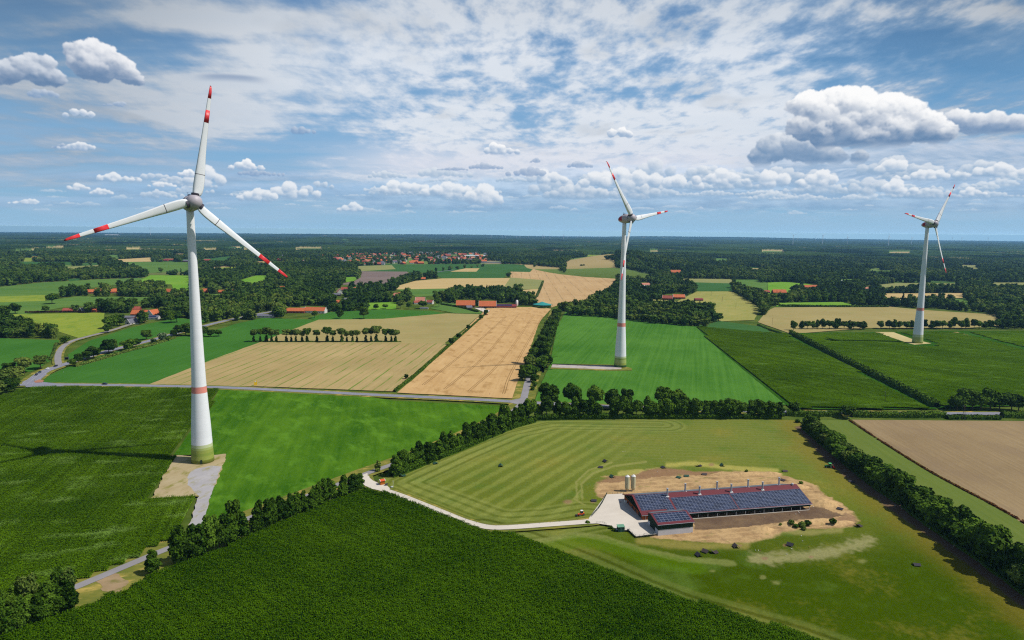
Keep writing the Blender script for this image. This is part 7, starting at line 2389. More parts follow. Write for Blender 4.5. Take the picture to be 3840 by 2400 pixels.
SP = {}
for kd in ('gable', 'low', 'open'):
    for ci in range(3):
        SP[(kd, ci)] = None
SHEL = [(176, 212, 'gable', 0, .6, 'black hen shelter farthest out on the striped meadow, upper left of barn'), (133, 265, 'low', 0, 1.4, 'flat black hen shelter below the farthest black one'),
        (241, 358, 'gable', 1, .5, 'green hen shelter left of the two silos'), (725, 268, 'low', 0, .3, 'flat black shelter at the rear edge of the bare soil'), (1062, 252, 'open', 0, .2, 'tipped black shelter lying open behind the barn'),
        (1282, 250, 'gable', 1, .1, 'green shelter farthest behind the barn roof'), (872, 362, 'low', 1, .9, 'low green shelter on bare soil, left of two green ones'), (943, 348, 'low', 1, 1.5, 'low green shelter on bare soil, right of two green ones'),
        (1112, 332, 'low', 2, 1.4, 'grey-brown shelter on bare soil behind the barn'), (1872, 302, 'low', 2, 1.5, 'brown shelter in the meadow behind the right chimneys'), (1857, 388, 'low', 2, .7, 'dark shelter between the barn end and the sand heap'),
        (68, 582, 'low', 0, 1.5, 'flat black shelter beside the green mesh fence'), (2395, 660, 'low', 0, .9, 'dark shelter on the sand at the right of the barn'), (2300 + 270, 822, 'open', 2, .4, 'collapsed dark shelter at the right end of the sand bank'),
        (1058, 1102, 'gable', 0, .3, 'black domed shelter, left of three below the small shed'), (1122, 1068, 'gable', 2, .8, 'dark brown shelter, middle of three below the small shed'), (1206, 1072, 'open', 2, .1, 'tipped brown shelter, right of three below the small shed'),
        (1408, 1020, 'gable', 2, .1, 'brown gabled shelter with an open front below the barn'), (1922, 1005, 'gable', 0, .9, 'black shelter on a bare patch right of centre below the barn'), (2440, 222 + 0, 'low', 0, .7, ''),
        ]
SHEL = [s for s in SHEL if s[5]] + [(None, (2012, 1140), 'low', 0, .8, 'flat black shelter alone between barn and big hedge'), (None, (2165, 1337), 'low', 0, 1.4, 'flat black shelter alone in the lower right meadow'),
                                    (None, (1183, 1103), 'gable', 1, .2, 'green shelter alone on the mowing stripes'), (None, (952, 1126), 'open', 1, .4, 'grey-green shelter lying at the hedge beyond the stall'), (None, (1029, 1097), 'low', 1, .5, 'small dark shelter half under the lane trees')]
for it in SHEL:
    p = G(*Zb(it[0], it[1])) if it[0] is not None else G(*it[1])
    x, y, kd, ci, rz, lb = p[0], p[1], it[2], it[3], it[4], it[5]
    if SP[(kd, ci)] is None:
        r = shelter_proto(kd, tarp_k[ci]); SP[(kd, ci)] = (r, [(c, []) for c in kids(r)])
    else:
        r0, prt = SP[(kd, ci)]
        r = copy_tree(r0, prt, (0, 0, 0))
    r.location = (x, y, .3 + float(sand_height(np.array([x]), np.array([y]))[0])); r.rotation_euler = (0, 0, rz); r.scale = (.95, .95, .95)
    tag(r, lb, 'hen shelter', 'hen shelters on the pasture')

# ------------------------------------------------------------------ hens, one continuous body each
def hen_mesh():
    prof = [(-.24, .40, .015), (-.20, .36, .05), (-.12, .27, .10), (0, .24, .125), (.10, .27, .10), (.16, .34, .06), (.19, .42, .045), (.22, .45, .042), (.26, .44, .02), (.29, .43, .004)]
    mb = MB(); n = 8; V = []
    for (x, z, r) in prof:
        V += [(x, r * .85 * cos(2 * pi * i / n), z + r * sin(2 * pi * i / n)) for i in range(n)]
    F = [(k * n + i, k * n + (i + 1) % n, (k + 1) * n + (i + 1) % n, (k + 1) * n + i) for k in range(len(prof) - 1) for i in range(n)]
    mb.add(V, F)
    for s_ in (-1, 1):
        mb.tube((0, s_ * .05, .15), (.01, s_ * .055, 0), .014, n=5)
    return mb


hen_w = plain('hen_white', alb(235, 232, 222), .9, .1); hen_b = plain('hen_brown', alb(190, 130, 84), .9, .1)
HM = [hen_mesh().build('hen', hen_w, do_link=False).data, hen_mesh().build('hen', hen_b, do_link=False).data]
rr = random.Random(8)
henpos = [(1920, 712), (1975, 712), (1998, 690), (2022, 718), (2140, 640), (2010, 700), (1690, 742), (1596, 1056), (1620, 1056), (1642, 1054), (1890, 1092), (1935, 1040), (2100, 1022), (2040, 968), (2026, 918), (1880, 1010), (342, 118), (362, 122), (258, 72), (710, 172), (668, 310), (993, 886), (1682, 744),
          (1300, 706), (1345, 704), (1450, 694), (1480, 690), (1530, 688), (1640, 690), (1780, 682), (1830, 664), (1250, 712)]
for i, (zx, zy) in enumerate(henpos):
    x, y = G(*Zb(zx, zy)); o = link(bpy.data.objects.new('hen', HM[0 if i % 3 else 1])); o.location = (x, y, .31); o.rotation_euler = (0, 0, rr.uniform(0, 6.28)); o.scale = (1.25,) * 3
    tag(o, '%s hen pecking near the barn' % ('white' if i % 3 else 'brown'), 'hen', '%s hens around the barn' % ('white' if i % 3 else 'brown'))
for i in range(26):
    t = rr.random(); x0_, y0_ = G(2000 + 330 * t, 1108 + 232 * t)
    x, y = x0_ + rr.uniform(-4, 4), y0_ + rr.uniform(-4, 4)
    o = link(bpy.data.objects.new('hen', HM[0 if i % 4 else 1])); o.location = (x, y, .31); o.rotation_euler = (0, 0, rr.uniform(0, 6.28)); o.scale = (1.25,) * 3
    tag(o, '%s hen in the shade at the foot of the big hedge' % ('white' if i % 4 else 'brown'), 'hen', '%s hens under the big hedge' % ('white' if i % 4 else 'brown'))

# ================================================================== vehicles
tyre = plain('tyre', alb(34, 34, 36), .9, .1)
rim = plain('wheel_rim', alb(150, 152, 156), .4, .5)


def wheel(parent, x, y, r, w, rimm=rim):
    mb = MB(); mb.lathe([(r * .62, -w / 2), (r * .95, -w / 2), (r, -w * .35), (r, w * .35), (r * .95, w / 2), (r * .62, w / 2)], 18, close=False)
    mb.v = [(a, c, b) for a, b, c in mb.v]
    o = mb.build('wheel', tyre, parent); o.location = (x, y, r)
    m2 = MB(); m2.lathe([(.04, -w * .4), (r * .62, -w * .42), (r * .62, w * .42), (.04, w * .4)], 14)
    m2.v = [(a, c, b) for a, b, c in m2.v]
    m2.build('rim', rimm, o)
    return o


def car(x, y, rz, paint_c, label, z=.5, estate=False, L=4.4):
    root = tag(empty('car', (x, y, z), rz), label, 'car', 'cars on the main roads')
    body = [(-L / 2, .45), (-L / 2 + .05, .85), (-L / 2 + .5, .98), (-L * .1 + .9 - .6, 1.02), (L / 2 - .9, .92), (L / 2 - .1, .75), (L / 2, .45), (L / 2 - .1, .25), (-L / 2 + .1, .25)]
    mb = MB(); n = len(body); W_ = .88
    V = [(a, -W_, b) for a, b in body] + [(a, W_, b) for a, b in body]
    mb.add(V, [tuple(range(n)), tuple(range(2 * n - 1, n - 1, -1))] + [((i + 1) % n, i, n + i, n + (i + 1) % n) for i in range(n)])
    bo = mb.build('body', plain('car_paint', paint_c, .3, .5, .03), root)
    xr = -L / 2 + (.15 if estate else .55)
    cab = [(xr, .98), (xr + .45, 1.42), (.35, 1.46), (1.15, .98)]
    mb = MB(); k = 4
    V = [(a, -W_ * (.95 if b < 1 else .78), b) for a, b in cab] + [(a, W_ * (.95 if b < 1 else .78), b) for a, b in cab]
    mb.add(V, [(0, 1, 2, 3), (7, 6, 5, 4), (1, 0, 4, 5), (3, 2, 6, 7)])
    mb.build('windows', GLASS, root)
    mb = MB(); mb.box(xr + .42, .38, -.70, .70, 1.42, 1.49); mb.build('roof', bo.data.materials[0], root)
    for sx_ in (-1, 1):
        for sy_ in (-1, 1):
            wheel(root, sx_ * L * .31, sy_ * .80, .33, .22)
    for sy_ in (-1, 1):
        mb = MB(); mb.box(L / 2 - .08, L / 2 + .01, sy_ * .62 - .18, sy_ * .62 + .18, .6, .74); mb.build('headlight', FRAME, root)
    return root


def on_road(P, px, py, off):
    x, y = G(px, py); A_ = np.array(P)
    i = int(np.argmin(np.hypot(A_[:, 0] - x, A_[:, 1] - y))); i = min(max(i, 1), len(P) - 2)
    dx, dy = A_[i + 1] - A_[i - 1]; a = atan2(dy, dx)
    return A_[i][0] - sin(a) * off, A_[i][1] + cos(a) * off, a


for (px, py, off, flip, c, lb, es) in [(73, 890, 1.8, 1, alb(22, 26, 50), 'dark blue car nearest the left junction, first in the queue', 0), (92, 883, 1.8, 1, alb(36, 66, 84), 'dark teal car second in the queue at the left', 0),
                                       (106, 875, 1.8, 1, alb(240, 242, 244), 'white car third in the queue on the left road', 1), (127, 869, 1.8, 1, alb(20, 22, 34), 'black car following the white car on the left road', 0)]:
    x, y, a = on_road(ROAD_B, px, py, off); car(x, y, a + pi * flip, c, lb, RZ + .02, es)
x, y, a = on_road(ROAD_A, 247, 911, 1.6); car(x, y, a, alb(18, 20, 30), 'black car alone on the straight road beside the left maize', RZ + .02)
x, y, a = on_road(ROAD_A, 41, 913, -1.6); car(x, y, a, alb(28, 30, 44), 'dark car half hidden by trees at the left road end', RZ + .02)
# motorcycle with rider
x, y, a = on_road(ROAD_B, 142, 867, 1.6)
mc = tag(empty('motorcycle', (x, y, RZ + .02), a + pi), 'dark motorcycle ridden behind the black car on the left road', 'motorcycle')
mb = MB(); mb.box(-.5, .5, -.12, .12, .45, .8); mb.box(-.9, -.4, -.1, .1, .7, .85); mb.tube((.45, 0, .8), (.72, 0, .32), .05); mb.tube((.4, -.35, 1.0), (.4, .35, 1.0), .03); mb.build('body', metal_d, mc)
wheel(mc, .72, 0, .32, .14); wheel(mc, -.70, 0, .32, .16)


def person(x, y, z, rz, top, legs, label, sit=False):
    """one continuous skinned figure"""
    if sit:
        J = {'pel': (0, 0, .86), 'ch': (.16, 0, 1.28), 'nk': (.24, 0, 1.42), 'hd': (.30, 0, 1.60), 'ht': (.31, 0, 1.72)}
        legsJ = [((.30, s * .20, .82), (.18, s * .22, .40), (.30, s * .22, .34)) for s in (-1, 1)]
        armsJ = [((.18, s * .2, 1.34), (.38, s * .28, 1.12), (.60, s * .30, 1.02)) for s in (-1, 1)]
    else:
        J = {'pel': (0, 0, .95), 'ch': (0, 0, 1.35), 'nk': (0, 0, 1.50), 'hd': (.02, 0, 1.64), 'ht': (.02, 0, 1.76)}
        legsJ = [((0.02, s * .10, .52), (0, s * .11, .08), (.14, s * .12, .05)) for s in (-1, 1)]
        armsJ = [((0, s * .2, 1.42), (-.03, s * .27, 1.14), (.06, s * .27, .88)) for s in (-1, 1)]
    V = [J['pel'], J['ch'], J['nk'], J['hd'], J['ht']]; R = [.15, .17, .06, .10, .07]; E = [(0, 1), (1, 2), (2, 3), (3, 4)]
    for L_ in legsJ:
        b = len(V); V += L_; R += [.085, .05, .045]; E += [(0, b), (b, b + 1), (b + 1, b + 2)]
    for L_ in armsJ:
        b = len(V); V += L_; R += [.06, .045, .035]; E += [(1, b), (b, b + 1), (b + 1, b + 2)]
    me = bpy.data.meshes.new('person'); me.from_pydata(V, E, [])
    o = link(bpy.data.objects.new('person', me)); o.location = (x, y, z); o.rotation_euler = (0, 0, rz)
    sk = o.modifiers.new('skin', 'SKIN')
    for i, r in enumerate(R): me.skin_vertices[0].data[i].radius = (r, r)
    me.skin_vertices[0].data[0].use_root = True
    o.modifiers.new('sub', 'SUBSURF').render_levels = 1
    m, nt, b_ = mat_base('clothing_' + label.split()[0], .9, .1)
    g = N(nt, 'ShaderNodeTexCoord'); sp = N(nt, 'ShaderNodeSeparateXYZ', {0: g.outputs['Object']})
    col = nmix(nt, remap(nt, sp.outputs[2], .9, .92), legs, top)
    col = nmix(nt, remap(nt, sp.outputs[2], 1.46, 1.48), col, alb(214, 160, 130))
    nt.links.new(col, b_.inputs['Base Color']); me.materials.append(m)
    return tag(o, label, 'person')


person(x, y, RZ + .02, a + pi, alb(28, 28, 34), alb(24, 24, 30), 'dark-clad rider sitting on the motorcycle', sit=True)
px_, py_ = G(*Zb(321, 612)); person(px_, py_, .32, 0, alb(30, 30, 40), alb(24, 26, 34), 'person in dark clothes standing by the open white barn door')


def tractor(x, y, rz, z, bc, roofc, label, impl):
    root = tag(empty('tractor', (x, y, z), rz), label, 'tractor')
    bm_ = plain('tractor_paint', bc, .4, .4, .05)
    mb = MB()
    pr = [(.2, .9), (.2, 1.55), (1.9, 1.45), (2.25, 1.25), (2.3, .85), (1.0, .7)]
    n = len(pr); V = [(a, -.38, b) for a, b in pr] + [(a, .38, b) for a, b in pr]
    mb.add(V, [tuple(range(n)), tuple(range(2 * n - 1, n - 1, -1))] + [((i + 1) % n, i, n + i, n + (i + 1) % n) for i in range(n)]); mb.build('bonnet', bm_, root)
    mb = MB(); mb.box(-1.2, 1.2, -.3, .3, .5, .95); mb.build('chassis', metal_d, root)
    mb = MB(); mb.add([(-1.15, -.7, 1.0), (.25, -.7, 1.0), (.25, .7, 1.0), (-1.15, .7, 1.0), (-1.05, -.62, 2.5), (.1, -.62, 2.5), (.1, .62, 2.5), (-1.05, .62, 2.5)], [(0, 1, 5, 4), (1, 2, 6, 5), (2, 3, 7, 6), (3, 0, 4, 7), (0, 3, 2, 1)])
    cb_ = mb.build('cab', GLASS, root)
    mb = MB(); mb.box(-1.2, .25, -.75, .75, 2.5, 2.68); mb.build('cab_roof', plain('cab_roof_paint', roofc, .4, .4, .05), root)
    for s_ in (-1, 1):
        wheel(root, -.8, s_ * .95, .85, .5); wheel(root, 1.65, s_ * .85, .58, .38)
        mb = MB()
        for k in range(6):
            a0, a1 = radians(20 + k * 24), radians(20 + (k + 1) * 24)
            mb.add([(-.8 + .98 * cos(a0), s_ * .65, .85 + .98 * sin(a0)), (-.8 + .98 * cos(a1), s_ * .65, .85 + .98 * sin(a1)), (-.8 + .98 * cos(a1), s_ * 1.2, .85 + .98 * sin(a1)), (-.8 + .98 * cos(a0), s_ * 1.2, .85 + .98 * sin(a0))], [(0, 1, 2, 3)])
        mb.build('mudguard', bm_, root)
    if impl == 'mower':
        rd = plain('red_paint', alb(224, 40, 30), .5, .3)
        mb = MB(); mb.add([(-2.0, -1.3, .3), (-2.0, 1.3, .3), (-2.9, 1.3, .25), (-2.9, -1.3, .25), (-1.95, -1.3, 1.1), (-1.95, 1.3, 1.1), (-2.7, 1.3, .9), (-2.7, -1.3, .9)], [(0, 1, 2, 3), (4, 7, 6, 5), (0, 4, 5, 1), (1, 5, 6, 2), (2, 6, 7, 3), (3, 7, 4, 0)])
        mb.tube((-1.2, 0, .8), (-2.0, 0, .8), .1); mb.build('flail_mower', rd, root)
    return root


x, y = G(1958, 1106); tractor(x, y, radians(172), .31, alb(52, 140, 70), alb(110, 220, 130), 'green tractor with a red mower near the big hedge', 'mower')
# articulated orange loader
x, y = G(1373, 1219)
ld = tag(empty('wheel_loader', (x, y, .31), radians(205)), 'small orange loader with white cab roof beside the meadow fence', 'loader')
orange = plain('orange_paint', alb(236, 104, 52), .5, .3)
mb = MB(); mb.box(.5, 1.7, -.45, .45, .55, 1.15); mb.build('front_body', orange, ld)
mb = MB(); mb.box(-1.5, .3, -.5, .5, .55, 1.2); mb.build('rear_body', orange, ld)
mb = MB(); mb.add([(-.75, -.5, 1.2), (.35, -.5, 1.2), (.35, .5, 1.2), (-.75, .5, 1.2), (-.65, -.45, 2.3), (.25, -.45, 2.3), (.25, .45, 2.3), (-.65, .45, 2.3)], [(0, 1, 5, 4), (1, 2, 6, 5), (2, 3, 7, 6), (3, 0, 4, 7)]); mb.build('cab', GLASS, ld)
mb = MB(); mb.box(-.8, .42, -.58, .58, 2.3, 2.44); mb.build('cab_roof', FRAME, ld)
for sx_ in (-1.05, 1.1):
    for s_ in (-1, 1): wheel(ld, sx_, s_ * .62, .45, .32)
mb = MB(); mb.tube((1.2, -.3, 1.1), (2.3, -.3, .45), .07); mb.tube((1.2, .3, 1.1), (2.3, .3, .45), .07); mb.build('lift_arms', orange, ld)
mb = MB(); mb.lathe([(.42, -.6), (.42, .6)], 12); mb.v = [(a + 2.5, c, b + .45) for a, b, c in mb.v]; mb.build('sweeper_brush', metal_d, ld)

# ================================================================== egg stall by the lane
x, y = G(604.8 + 1192 / 4, 819 + 1318 / 4)
st = tag(empty('farm_stall', (x, y, CZ + .02), radians(28)), 'wooden sales stall with a curved orange roof beside the lane entrance', 'kiosk')
wood_o = plain('orange_wood', alb(196, 112, 36), .8, .15, .12, 1.0)
mb = MB(); mb.box(-1.15, 1.15, -1.0, 1.0, 0, 2.05); mb.build('cabin', wood_o, st)
mb = MB(); n = 8
ring = [(-1.5 + 3.0 * i / n, 2.0 + .55 * sin(pi * i / n)) for i in range(n + 1)]
V = [(-1.3, a * .9, b) for a, b in ring] + [(1.3, a * .9, b) for a, b in ring] + [(-1.3, a * .9, b + .1) for a, b in ring] + [(1.3, a * .9, b + .1) for a, b in ring]
k = n + 1
mb.add(V, [(i, i + 1, k + i + 1, k + i) for i in range(n)] + [(2 * k + i, 3 * k + i, 3 * k + i + 1, 2 * k + i + 1) for i in range(n)]); mb.build('roof', plain('stall_orange_roof', alb(226, 96, 52), .7, .2, .08), st)
for sx_ in (-1.33, 1.33):
    mb = MB()
    for i in range(n):
        (a0, b0), (a1, b1) = ring[i], ring[i + 1]
        mb.add([(sx_ - .09, a0 * .92, b0 - .06), (sx_ + .09, a0 * .92, b0 - .06), (sx_ + .09, a1 * .92, b1 - .06), (sx_ - .09, a1 * .92, b1 - .06), (sx_ - .09, a0 * .92, b0 + .18), (sx_ + .09, a0 * .92, b0 + .18), (sx_ + .09, a1 * .92, b1 + .18), (sx_ - .09, a1 * .92, b1 + .18)],
               [(3, 2, 1, 0), (4, 5, 6, 7), (0, 1, 5, 4), (2, 3, 7, 6), (1, 2, 6, 5), (3, 0, 4, 7)])
    mb.build('barge_board', FRAME, st)
mb = MB(); mb.box(-1.2, -1.14, -.7, .7, .7, 1.7); mb.build('counter_opening', plain('stall_dark', alb(70, 20, 24), .8), st)
mb = MB(); mb.lathe([(.28, 0), (.28, .04)], 14); mb.v = [(-1.22 - c, b - .2, a + 1.35) for a, b, c in mb.v]; mb.build('round_sign', FRAME, st)
x, y = G(604.8 + 1140 / 4, 819 + 1288 / 4)
bnch = tag(empty('bench', (x, y, .3), radians(-25)), 'wooden bench beside the orange-roofed stall', 'bench')
mb = MB(); mb.box(-.9, .9, -.22, .22, .42, .48); mb.build('seat', wood_f, bnch)
mb = MB(); mb.box(-.9, .9, .22, .28, .55, .95); mb.build('backrest', wood_f, bnch)
for s_ in (-.7, .7):
    mb = MB(); mb.box(s_ - .05, s_ + .05, -.2, .2, 0, .42); mb.build('leg', wood_f, bnch)
P_ = [G(604.8 + a / 4, 819 + b / 4) for a, b in ((1066, 1222), (1062, 1268), (1125, 1296))]
fb = tag(empty('white_barrier', (P_[0][0], P_[0][1], .35)), 'low white board barrier bending round the grass beside the stall', 'barrier')
for a, b in zip(P_[:-1], P_[1:]):
    mb = MB(); d_ = Vector((b[0] - a[0], b[1] - a[1])); an = atan2(d_.y, d_.x)
    mb.box(0, d_.length, -.04, .04, .25, .6, rot=an, at=(a[0] - P_[0][0], a[1] - P_[0][1])); mb.build('rail', FRAME, fb)
    for t in (0.02, .5, .98):
        mb = MB(); q = (a[0] - P_[0][0] + d_.x * t, a[1] - P_[0][1] + d_.y * t); mb.box(q[0] - .05, q[0] + .05, q[1] - .05, q[1] + .05, 0, .62); mb.build('post', FRAME, fb)
# figure-like decorative post and parked bicycle-sized cart near the stall
x, y = G(604.8 + 1232 / 4, 819 + 1330 / 4)
ct = tag(empty('hand_cart', (x, y, CZ + .02), .8), 'dark two-wheeled cart parked on the right side of the stall', 'cart')
mb = MB(); mb.box(-.8, .8, -.4, .4, .5, .9); mb.tube((.8, 0, .6), (1.5, 0, .9), .04); mb.build('tray', metal_d, ct)
wheel(ct, 0, .5, .35, .1); wheel(ct, 0, -.5, .35, .1)
x, y = G(604.8 + 1282 / 4, 819 + 1334 / 4)
bm = bmesh.new(); bmesh.ops.create_icosphere(bm, subdivisions=3, radius=.8)
for v in bm.verts: v.co *= 1 + .25 * float(vnoise(v.co.x * 1.7 + 3, v.co.y * 1.7 + v.co.z, 9)); v.co.z *= .6
me = bpy.data.meshes.new('boulder'); bm.to_mesh(me); bm.free(); me.materials.append(plain('pale_stone', alb(176, 182, 170), .9, .1, .2, 1.5))
o = link(bpy.data.objects.new('boulder', me)); o.location = (x, y, .55); tag(o, 'pale boulder at the corner of the farm road by the stall', 'boulder')

# ================================================================== signs and poles
def sign(px, py, w, h, z0, cols, label, rz=0.0, name='road_sign', post=True, zz=.25, group='road signs'):
    x, y = G(px, py)
    root = tag(empty(name, (x, y, zz), rz), label, 'sign', group)
    if post:
        for s_ in ((-.35, .35) if w > 1.2 else (0,)):
            mb = MB(); mb.tube((s_ * w, .05, 0), (s_ * w, .05, z0 + h), .05, n=6); mb.build('post', gut, root)
    z = z0
    for (f_, c) in cols:
        mb = MB(); mb.box(-w / 2, w / 2, -.05, 0, z, z + h * f_); mb.build('panel', plain('sign_face', c, .6, .3, .02), root); z += h * f_
    return root


ys = alb(250, 206, 20)
sg = sign(604, 912, 2.3, 4.2, .5, [(1.0, ys)], 'tall yellow direction sign with a white top panel beside the main road', .35, 'direction_sign')
mb = MB(); mb.box(-.65, .55, -.09, -.055, 3.3, 4.4); mb.build('white_panel', FRAME, sg)
sign(834, 921, .45, .9, .5, [(.6, alb(236, 236, 236)), (.4, alb(214, 60, 50))], 'small white and red marker post by the stubble field')
sign(1157, 934, .45, .9, .5, [(.6, alb(236, 236, 236)), (.4, alb(214, 60, 50))], 'small white and red marker post by the wheat field')
sign(82, 903, .8, .8, 1.4, [(1.0, alb(236, 228, 120))], 'yellow junction sign on the traffic island')
sign(91, 911, .6, .6, .4, [(1.0, alb(236, 220, 214))], 'low white keep-right board on the lower traffic island')
for i, (px, py) in enumerate([(512, 916), (546, 918), (700, 923), (780, 928), (870, 932), (960, 938), (1020, 942), (1075, 941), (160, 908), (150, 893 - 12), (117, 888), (1000, 944)]):
    x, y = G(px, py)
    r = tag(empty('marker_post', (x, y, .25)), 'slim white verge post, %s from the left along the main road' % ORD[[9 - 9, 1, 2, 3, 4, 5, 6, 7, 8, 9, 10, 11][i]], 'post', 'white verge posts')
    mb = MB(); mb.box(-.07, .07, -.06, .06, 0, 1.0); mb.build('post', FRAME, r); mb = MB(); mb.box(-.075, .075, -.065, .065, .72, .88); mb.build('black_band', metal_d, r)
isl = plain('island_paving', alb(170, 120, 92), .9)
poly_sheet('traffic_island', [(80, 904), (93, 899), (105, 902), (100, 906), (84, 907)], isl, RZ + .12)
poly_sheet('traffic_island', [(93, 916), (110, 913), (126, 914), (120, 916.5), (98, 918)], isl, RZ + .12) if False else None
# bus shelter
x, y = G(158, 850)
bs = tag(empty('bus_shelter', (x, y, .2), .3), 'dark glazed bus shelter beside the road junction at the left', 'bus shelter')
mb = MB(); mb.box(-1.8, 1.8, -.9, .9, 2.4, 2.6); mb.build('roof', metal_d, bs)
mb = MB(); mb.box(-1.7, 1.7, .75, .8, .1, 2.4); mb.build('rear_glass', GLASS, bs)
for s_ in (-1, 1):
    mb = MB(); mb.box(s_ * 1.7 - .03, s_ * 1.7 + .03, -.75, .75, .1, 2.4); mb.build('side_glass', GLASS, bs)
    mb = MB(); mb.box(s_ * 1.7 - .06, s_ * 1.7 + .06, -.85, -.75, 0, 2.4); mb.build('post', gut, bs)
mb = MB(); mb.box(-1.4, 1.4, .3, .7, .45, .52); mb.build('bench', wood_f, bs)

wood_p = plain('pole_wood', alb(92, 80, 68), .9, .1)


def pole(px, py, h, label, double=False, zz=.1):
    x, y = G(px, py)
    root = tag(empty('power_pole', (x, y, zz)), label, 'power pole', 'wooden power poles')
    if double:
        for s_ in (-1, 1):
            mb = MB(); mb.tube((s_ * 1.15, 0, 0), (s_ * .12, 0, h), .16, .11, 8); mb.build('leg', wood_p, root)
        mb = MB(); mb.tube((-.72, 0, h * .40), (.72, 0, h * .40), .08, n=6); mb.build('brace', wood_p, root)
    else:
        mb = MB(); mb.tube((0, 0, 0), (0, 0, h), .15, .10, 8); mb.build('shaft', wood_p, root)
    mb = MB(); mb.box(-1.3, 1.3, -.07, .07, h - .25, h - .1); ca = mb.build('crossarm', wood_p, root)
    for s_ in (-1.15, 0, 1.15):
        mb = MB(); mb.lathe([(.05, 0), (.09, .1), (.05, .25)], 8); i_ = mb.build('insulator', FRAME, ca); i_.location = (s_, 0, h - .1)
    return root


pole(2276, 993, 10.5, 'double-legged wooden power pole by the road at the right', True)
pole(1967, 909, 10, 'wooden pole in the maize, above the middle of the long hedge')
pole(2090, 955, 10, 'wooden pole in the maize near the lower end of the long hedge')
pole(1824, 769, 11, 'wooden pole at the left corner of the pale stubble field')
pole(1706, 714, 11, 'wooden pole in the middle of the dry meadow', True)
pole(1738, 730, 11, 'wooden pole at the right of the dry meadow')
pole(1680, 700, 11, 'wooden pole at the top edge of the dry meadow')
pole(1138, 742, 9, 'wooden pole at the corner of the wheat farm yard')
x, y = G(929, 1151)
fp = tag(empty('flag_pole', (x, y, .3)), 'slim white sign pole with a small yellow foot in the grass by the stall', 'pole')
mb = MB(); mb.tube((0, 0, 0), (0, 0, 3.2), .06); mb.build('shaft', FRAME, fp); mb = MB(); mb.box(-.3, .05, -.03, .03, 2.6, 3.2); mb.build('plate', FRAME, fp)

# wheat farm yard: paved strip, a lorry and a tank trailer
poly_sheet('farm_yard', [(1120, 728), (1140, 728), (1148, 731), (1160, 731), (1163, 738), (1153, 742), (1143, 738), (1130, 732)], concrete, .55)
x, y = G(1154, 738)
lr = tag(empty('farm_lorry', (x, y, .58), 1.2), 'white and red lorry parked in front of the white-trimmed barn', 'lorry')
mb = MB(); mb.box(-3.2, 1.4, -1.2, 1.2, .9, 3.3); mb.build('box_body', FRAME, lr)
mb = MB(); mb.box(1.5, 3.3, -1.15, 1.15, .6, 2.9); mb.build('cab', plain('lorry_red', alb(176, 52, 44), .5, .3), lr)
for sx_ in (-2.2, 2.4):
    for s_ in (-1, 1): wheel(lr, sx_, s_ * 1.0, .5, .3)
x, y = G(1150, 745)
tk2 = tag(empty('farm_trailer', (x, y, .5), .2), 'small red trailer at the edge of the wheat farm yard', 'trailer')
mb = MB(); mb.add([(-1.8, -1, .8), (1.8, -1, .8), (1.8, 1, .8), (-1.8, 1, .8), (-2, -1.2, 1.7), (2, -1.2, 1.7), (2, 1.2, 1.7), (-2, 1.2, 1.7)], [(0, 3, 2, 1), (0, 1, 5, 4), (1, 2, 6, 5), (2, 3, 7, 6), (3, 0, 4, 7)]); mb.build('tub', plain('trailer_red', alb(170, 62, 52), .6), tk2)
wheel(tk2, -.4, -1.0, .45, .25); wheel(tk2, -.4, 1.0, .45, .25)

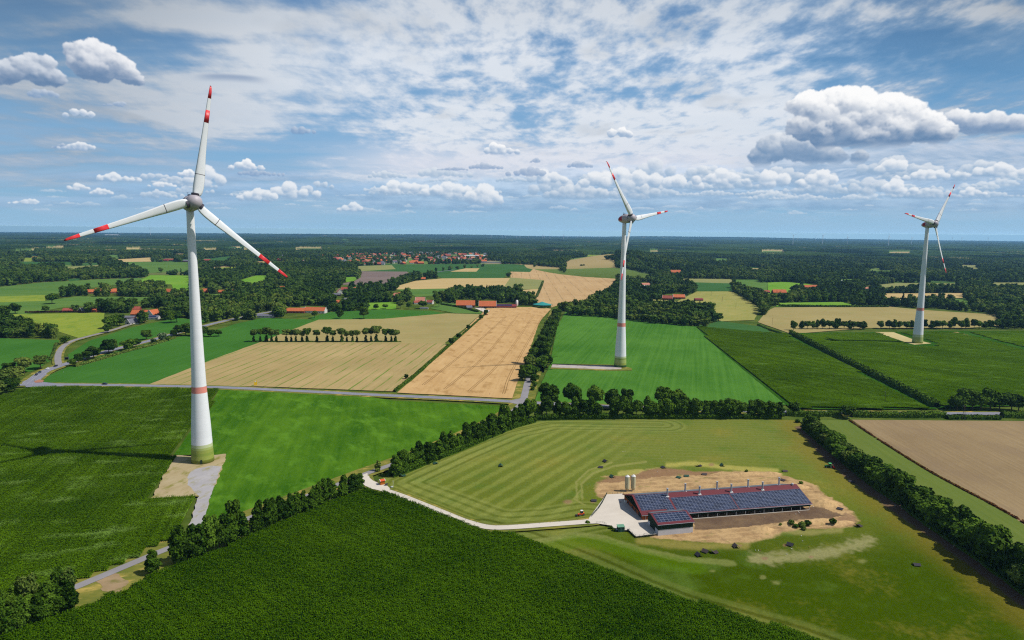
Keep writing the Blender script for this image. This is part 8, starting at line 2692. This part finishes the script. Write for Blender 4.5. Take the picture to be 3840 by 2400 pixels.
# ================================================================== distant wind turbines
def far_turbine(px, ytop, ybot, dist, yaw, ph, label, H=110.0):
    dx, dy, dz = ray(px, ybot)
    q = hypot(dx, dy); x, y = dx / q * dist, dy / q * dist
    zb = float(ground_z(x, y)) - 2
    _, yb = PV(x, y, zb); 
    H = 110.0
    # height so that the hub meets its place above the horizon
    dx2, dy2, dz2 = ray(px, ytop)
    zt = CAM_H + dz2 / hypot(dx2, dy2) * dist
    H = max(60.0, zt - zb) ; 
    root = tag(empty('distant_wind_turbine', (x, y, zb), yaw), label, 'wind turbine', 'wind turbines on the horizon')
    mb = MB(); mb.tube((0, 0, 0), (0, 0, H), 3.4, 1.8, 10); mb.build('tower', white_t, root)
    mb = MB(); mb.box(-2, 2, -5, 5, H - 2, H + 2.4); mb.build('nacelle', white_t, root)
    for k in range(3):
        a = ph + k * 2 * pi / 3
        mb = MB(); R_ = min(48.0, H * .42)
        mb.add([(-1.6, -5.6, 1), (1.6, -5.6, 1), (.5, -5.6, R_), (-.3, -5.6, R_), (-1.6, -5.0, 1), (1.6, -5.0, 1), (.5, -5.2, R_), (-.3, -5.2, R_)], [(0, 1, 2, 3), (7, 6, 5, 4), (0, 4, 5, 1), (1, 5, 6, 2), (2, 6, 7, 3), (3, 7, 4, 0)])
        b = mb.build('blade', white_t, root); b.location = (0, 0, H); b.rotation_euler = (0, a, 0)
    return root


FT = [(1873, 556, 574, 9000, .2), (1927, 557, 566, 15000, .4), (1943, 556, 575, 9500, .6), (2001, 560, 574, 10500, .3), (2099, 559, 576, 9500, .5), (2153, 562, 576, 11000, .4), (2249, 561, 567, 17000, .2), (2272, 561, 567, 17000, .5), (2334, 562, 568, 18000, .3), (1884, 563, 572, 14000, .3),
      (1160, 557, 567, 14000, .3), (1186, 556, 566, 14500, .5), (1194, 558, 566, 15000, .1), (1220, 560, 567, 15000, .2), (1228, 561, 567, 15500, .6), (1248, 561, 566, 16000, .4), (1282, 555, 567, 13000, .3), (1286, 557, 566, 15000, .5), (1299, 555, 566, 14000, .2), (1331, 555, 567, 13000, .4), (1341, 559, 566, 16000, .3),
      (1363, 560, 566, 16500, .5), (1370, 556, 566, 14500, .2), (1415, 560, 566, 17000, .4), (355, 541, 549, 17000, .3)]
FT.sort()
for i, (px, yt, yb, ds, yw) in enumerate(FT):
    far_turbine(px, yt, yb, ds, yw, (px % 7) * .3, 'tiny white turbine on the horizon, %s of twenty-five from the left' % ORD[i])

# ================================================================== air
def add_haze(density):
    mb = MB()
    mb.box(-40000, 40000, -3000, 43000, -320, 236)
    m = bpy.data.materials.new('air')
    m.use_nodes = True
    nt = m.node_tree
    nt.nodes.clear()
    pv = nt.nodes.new('ShaderNodeVolumePrincipled')
    pv.inputs['Color'].default_value = (.30, .62, 1.0, 1)
    pv.inputs['Density'].default_value = density
    pv.inputs['Anisotropy'].default_value = .25
    out = nt.nodes.new('ShaderNodeOutputMaterial')
    nt.links.new(pv.outputs[0], out.inputs['Volume'])
    m.cycles.homogeneous_volume = True
    o = mb.build('haze', m)
    tag(o, kind='stuff')
    return o


add_haze(HAZE)
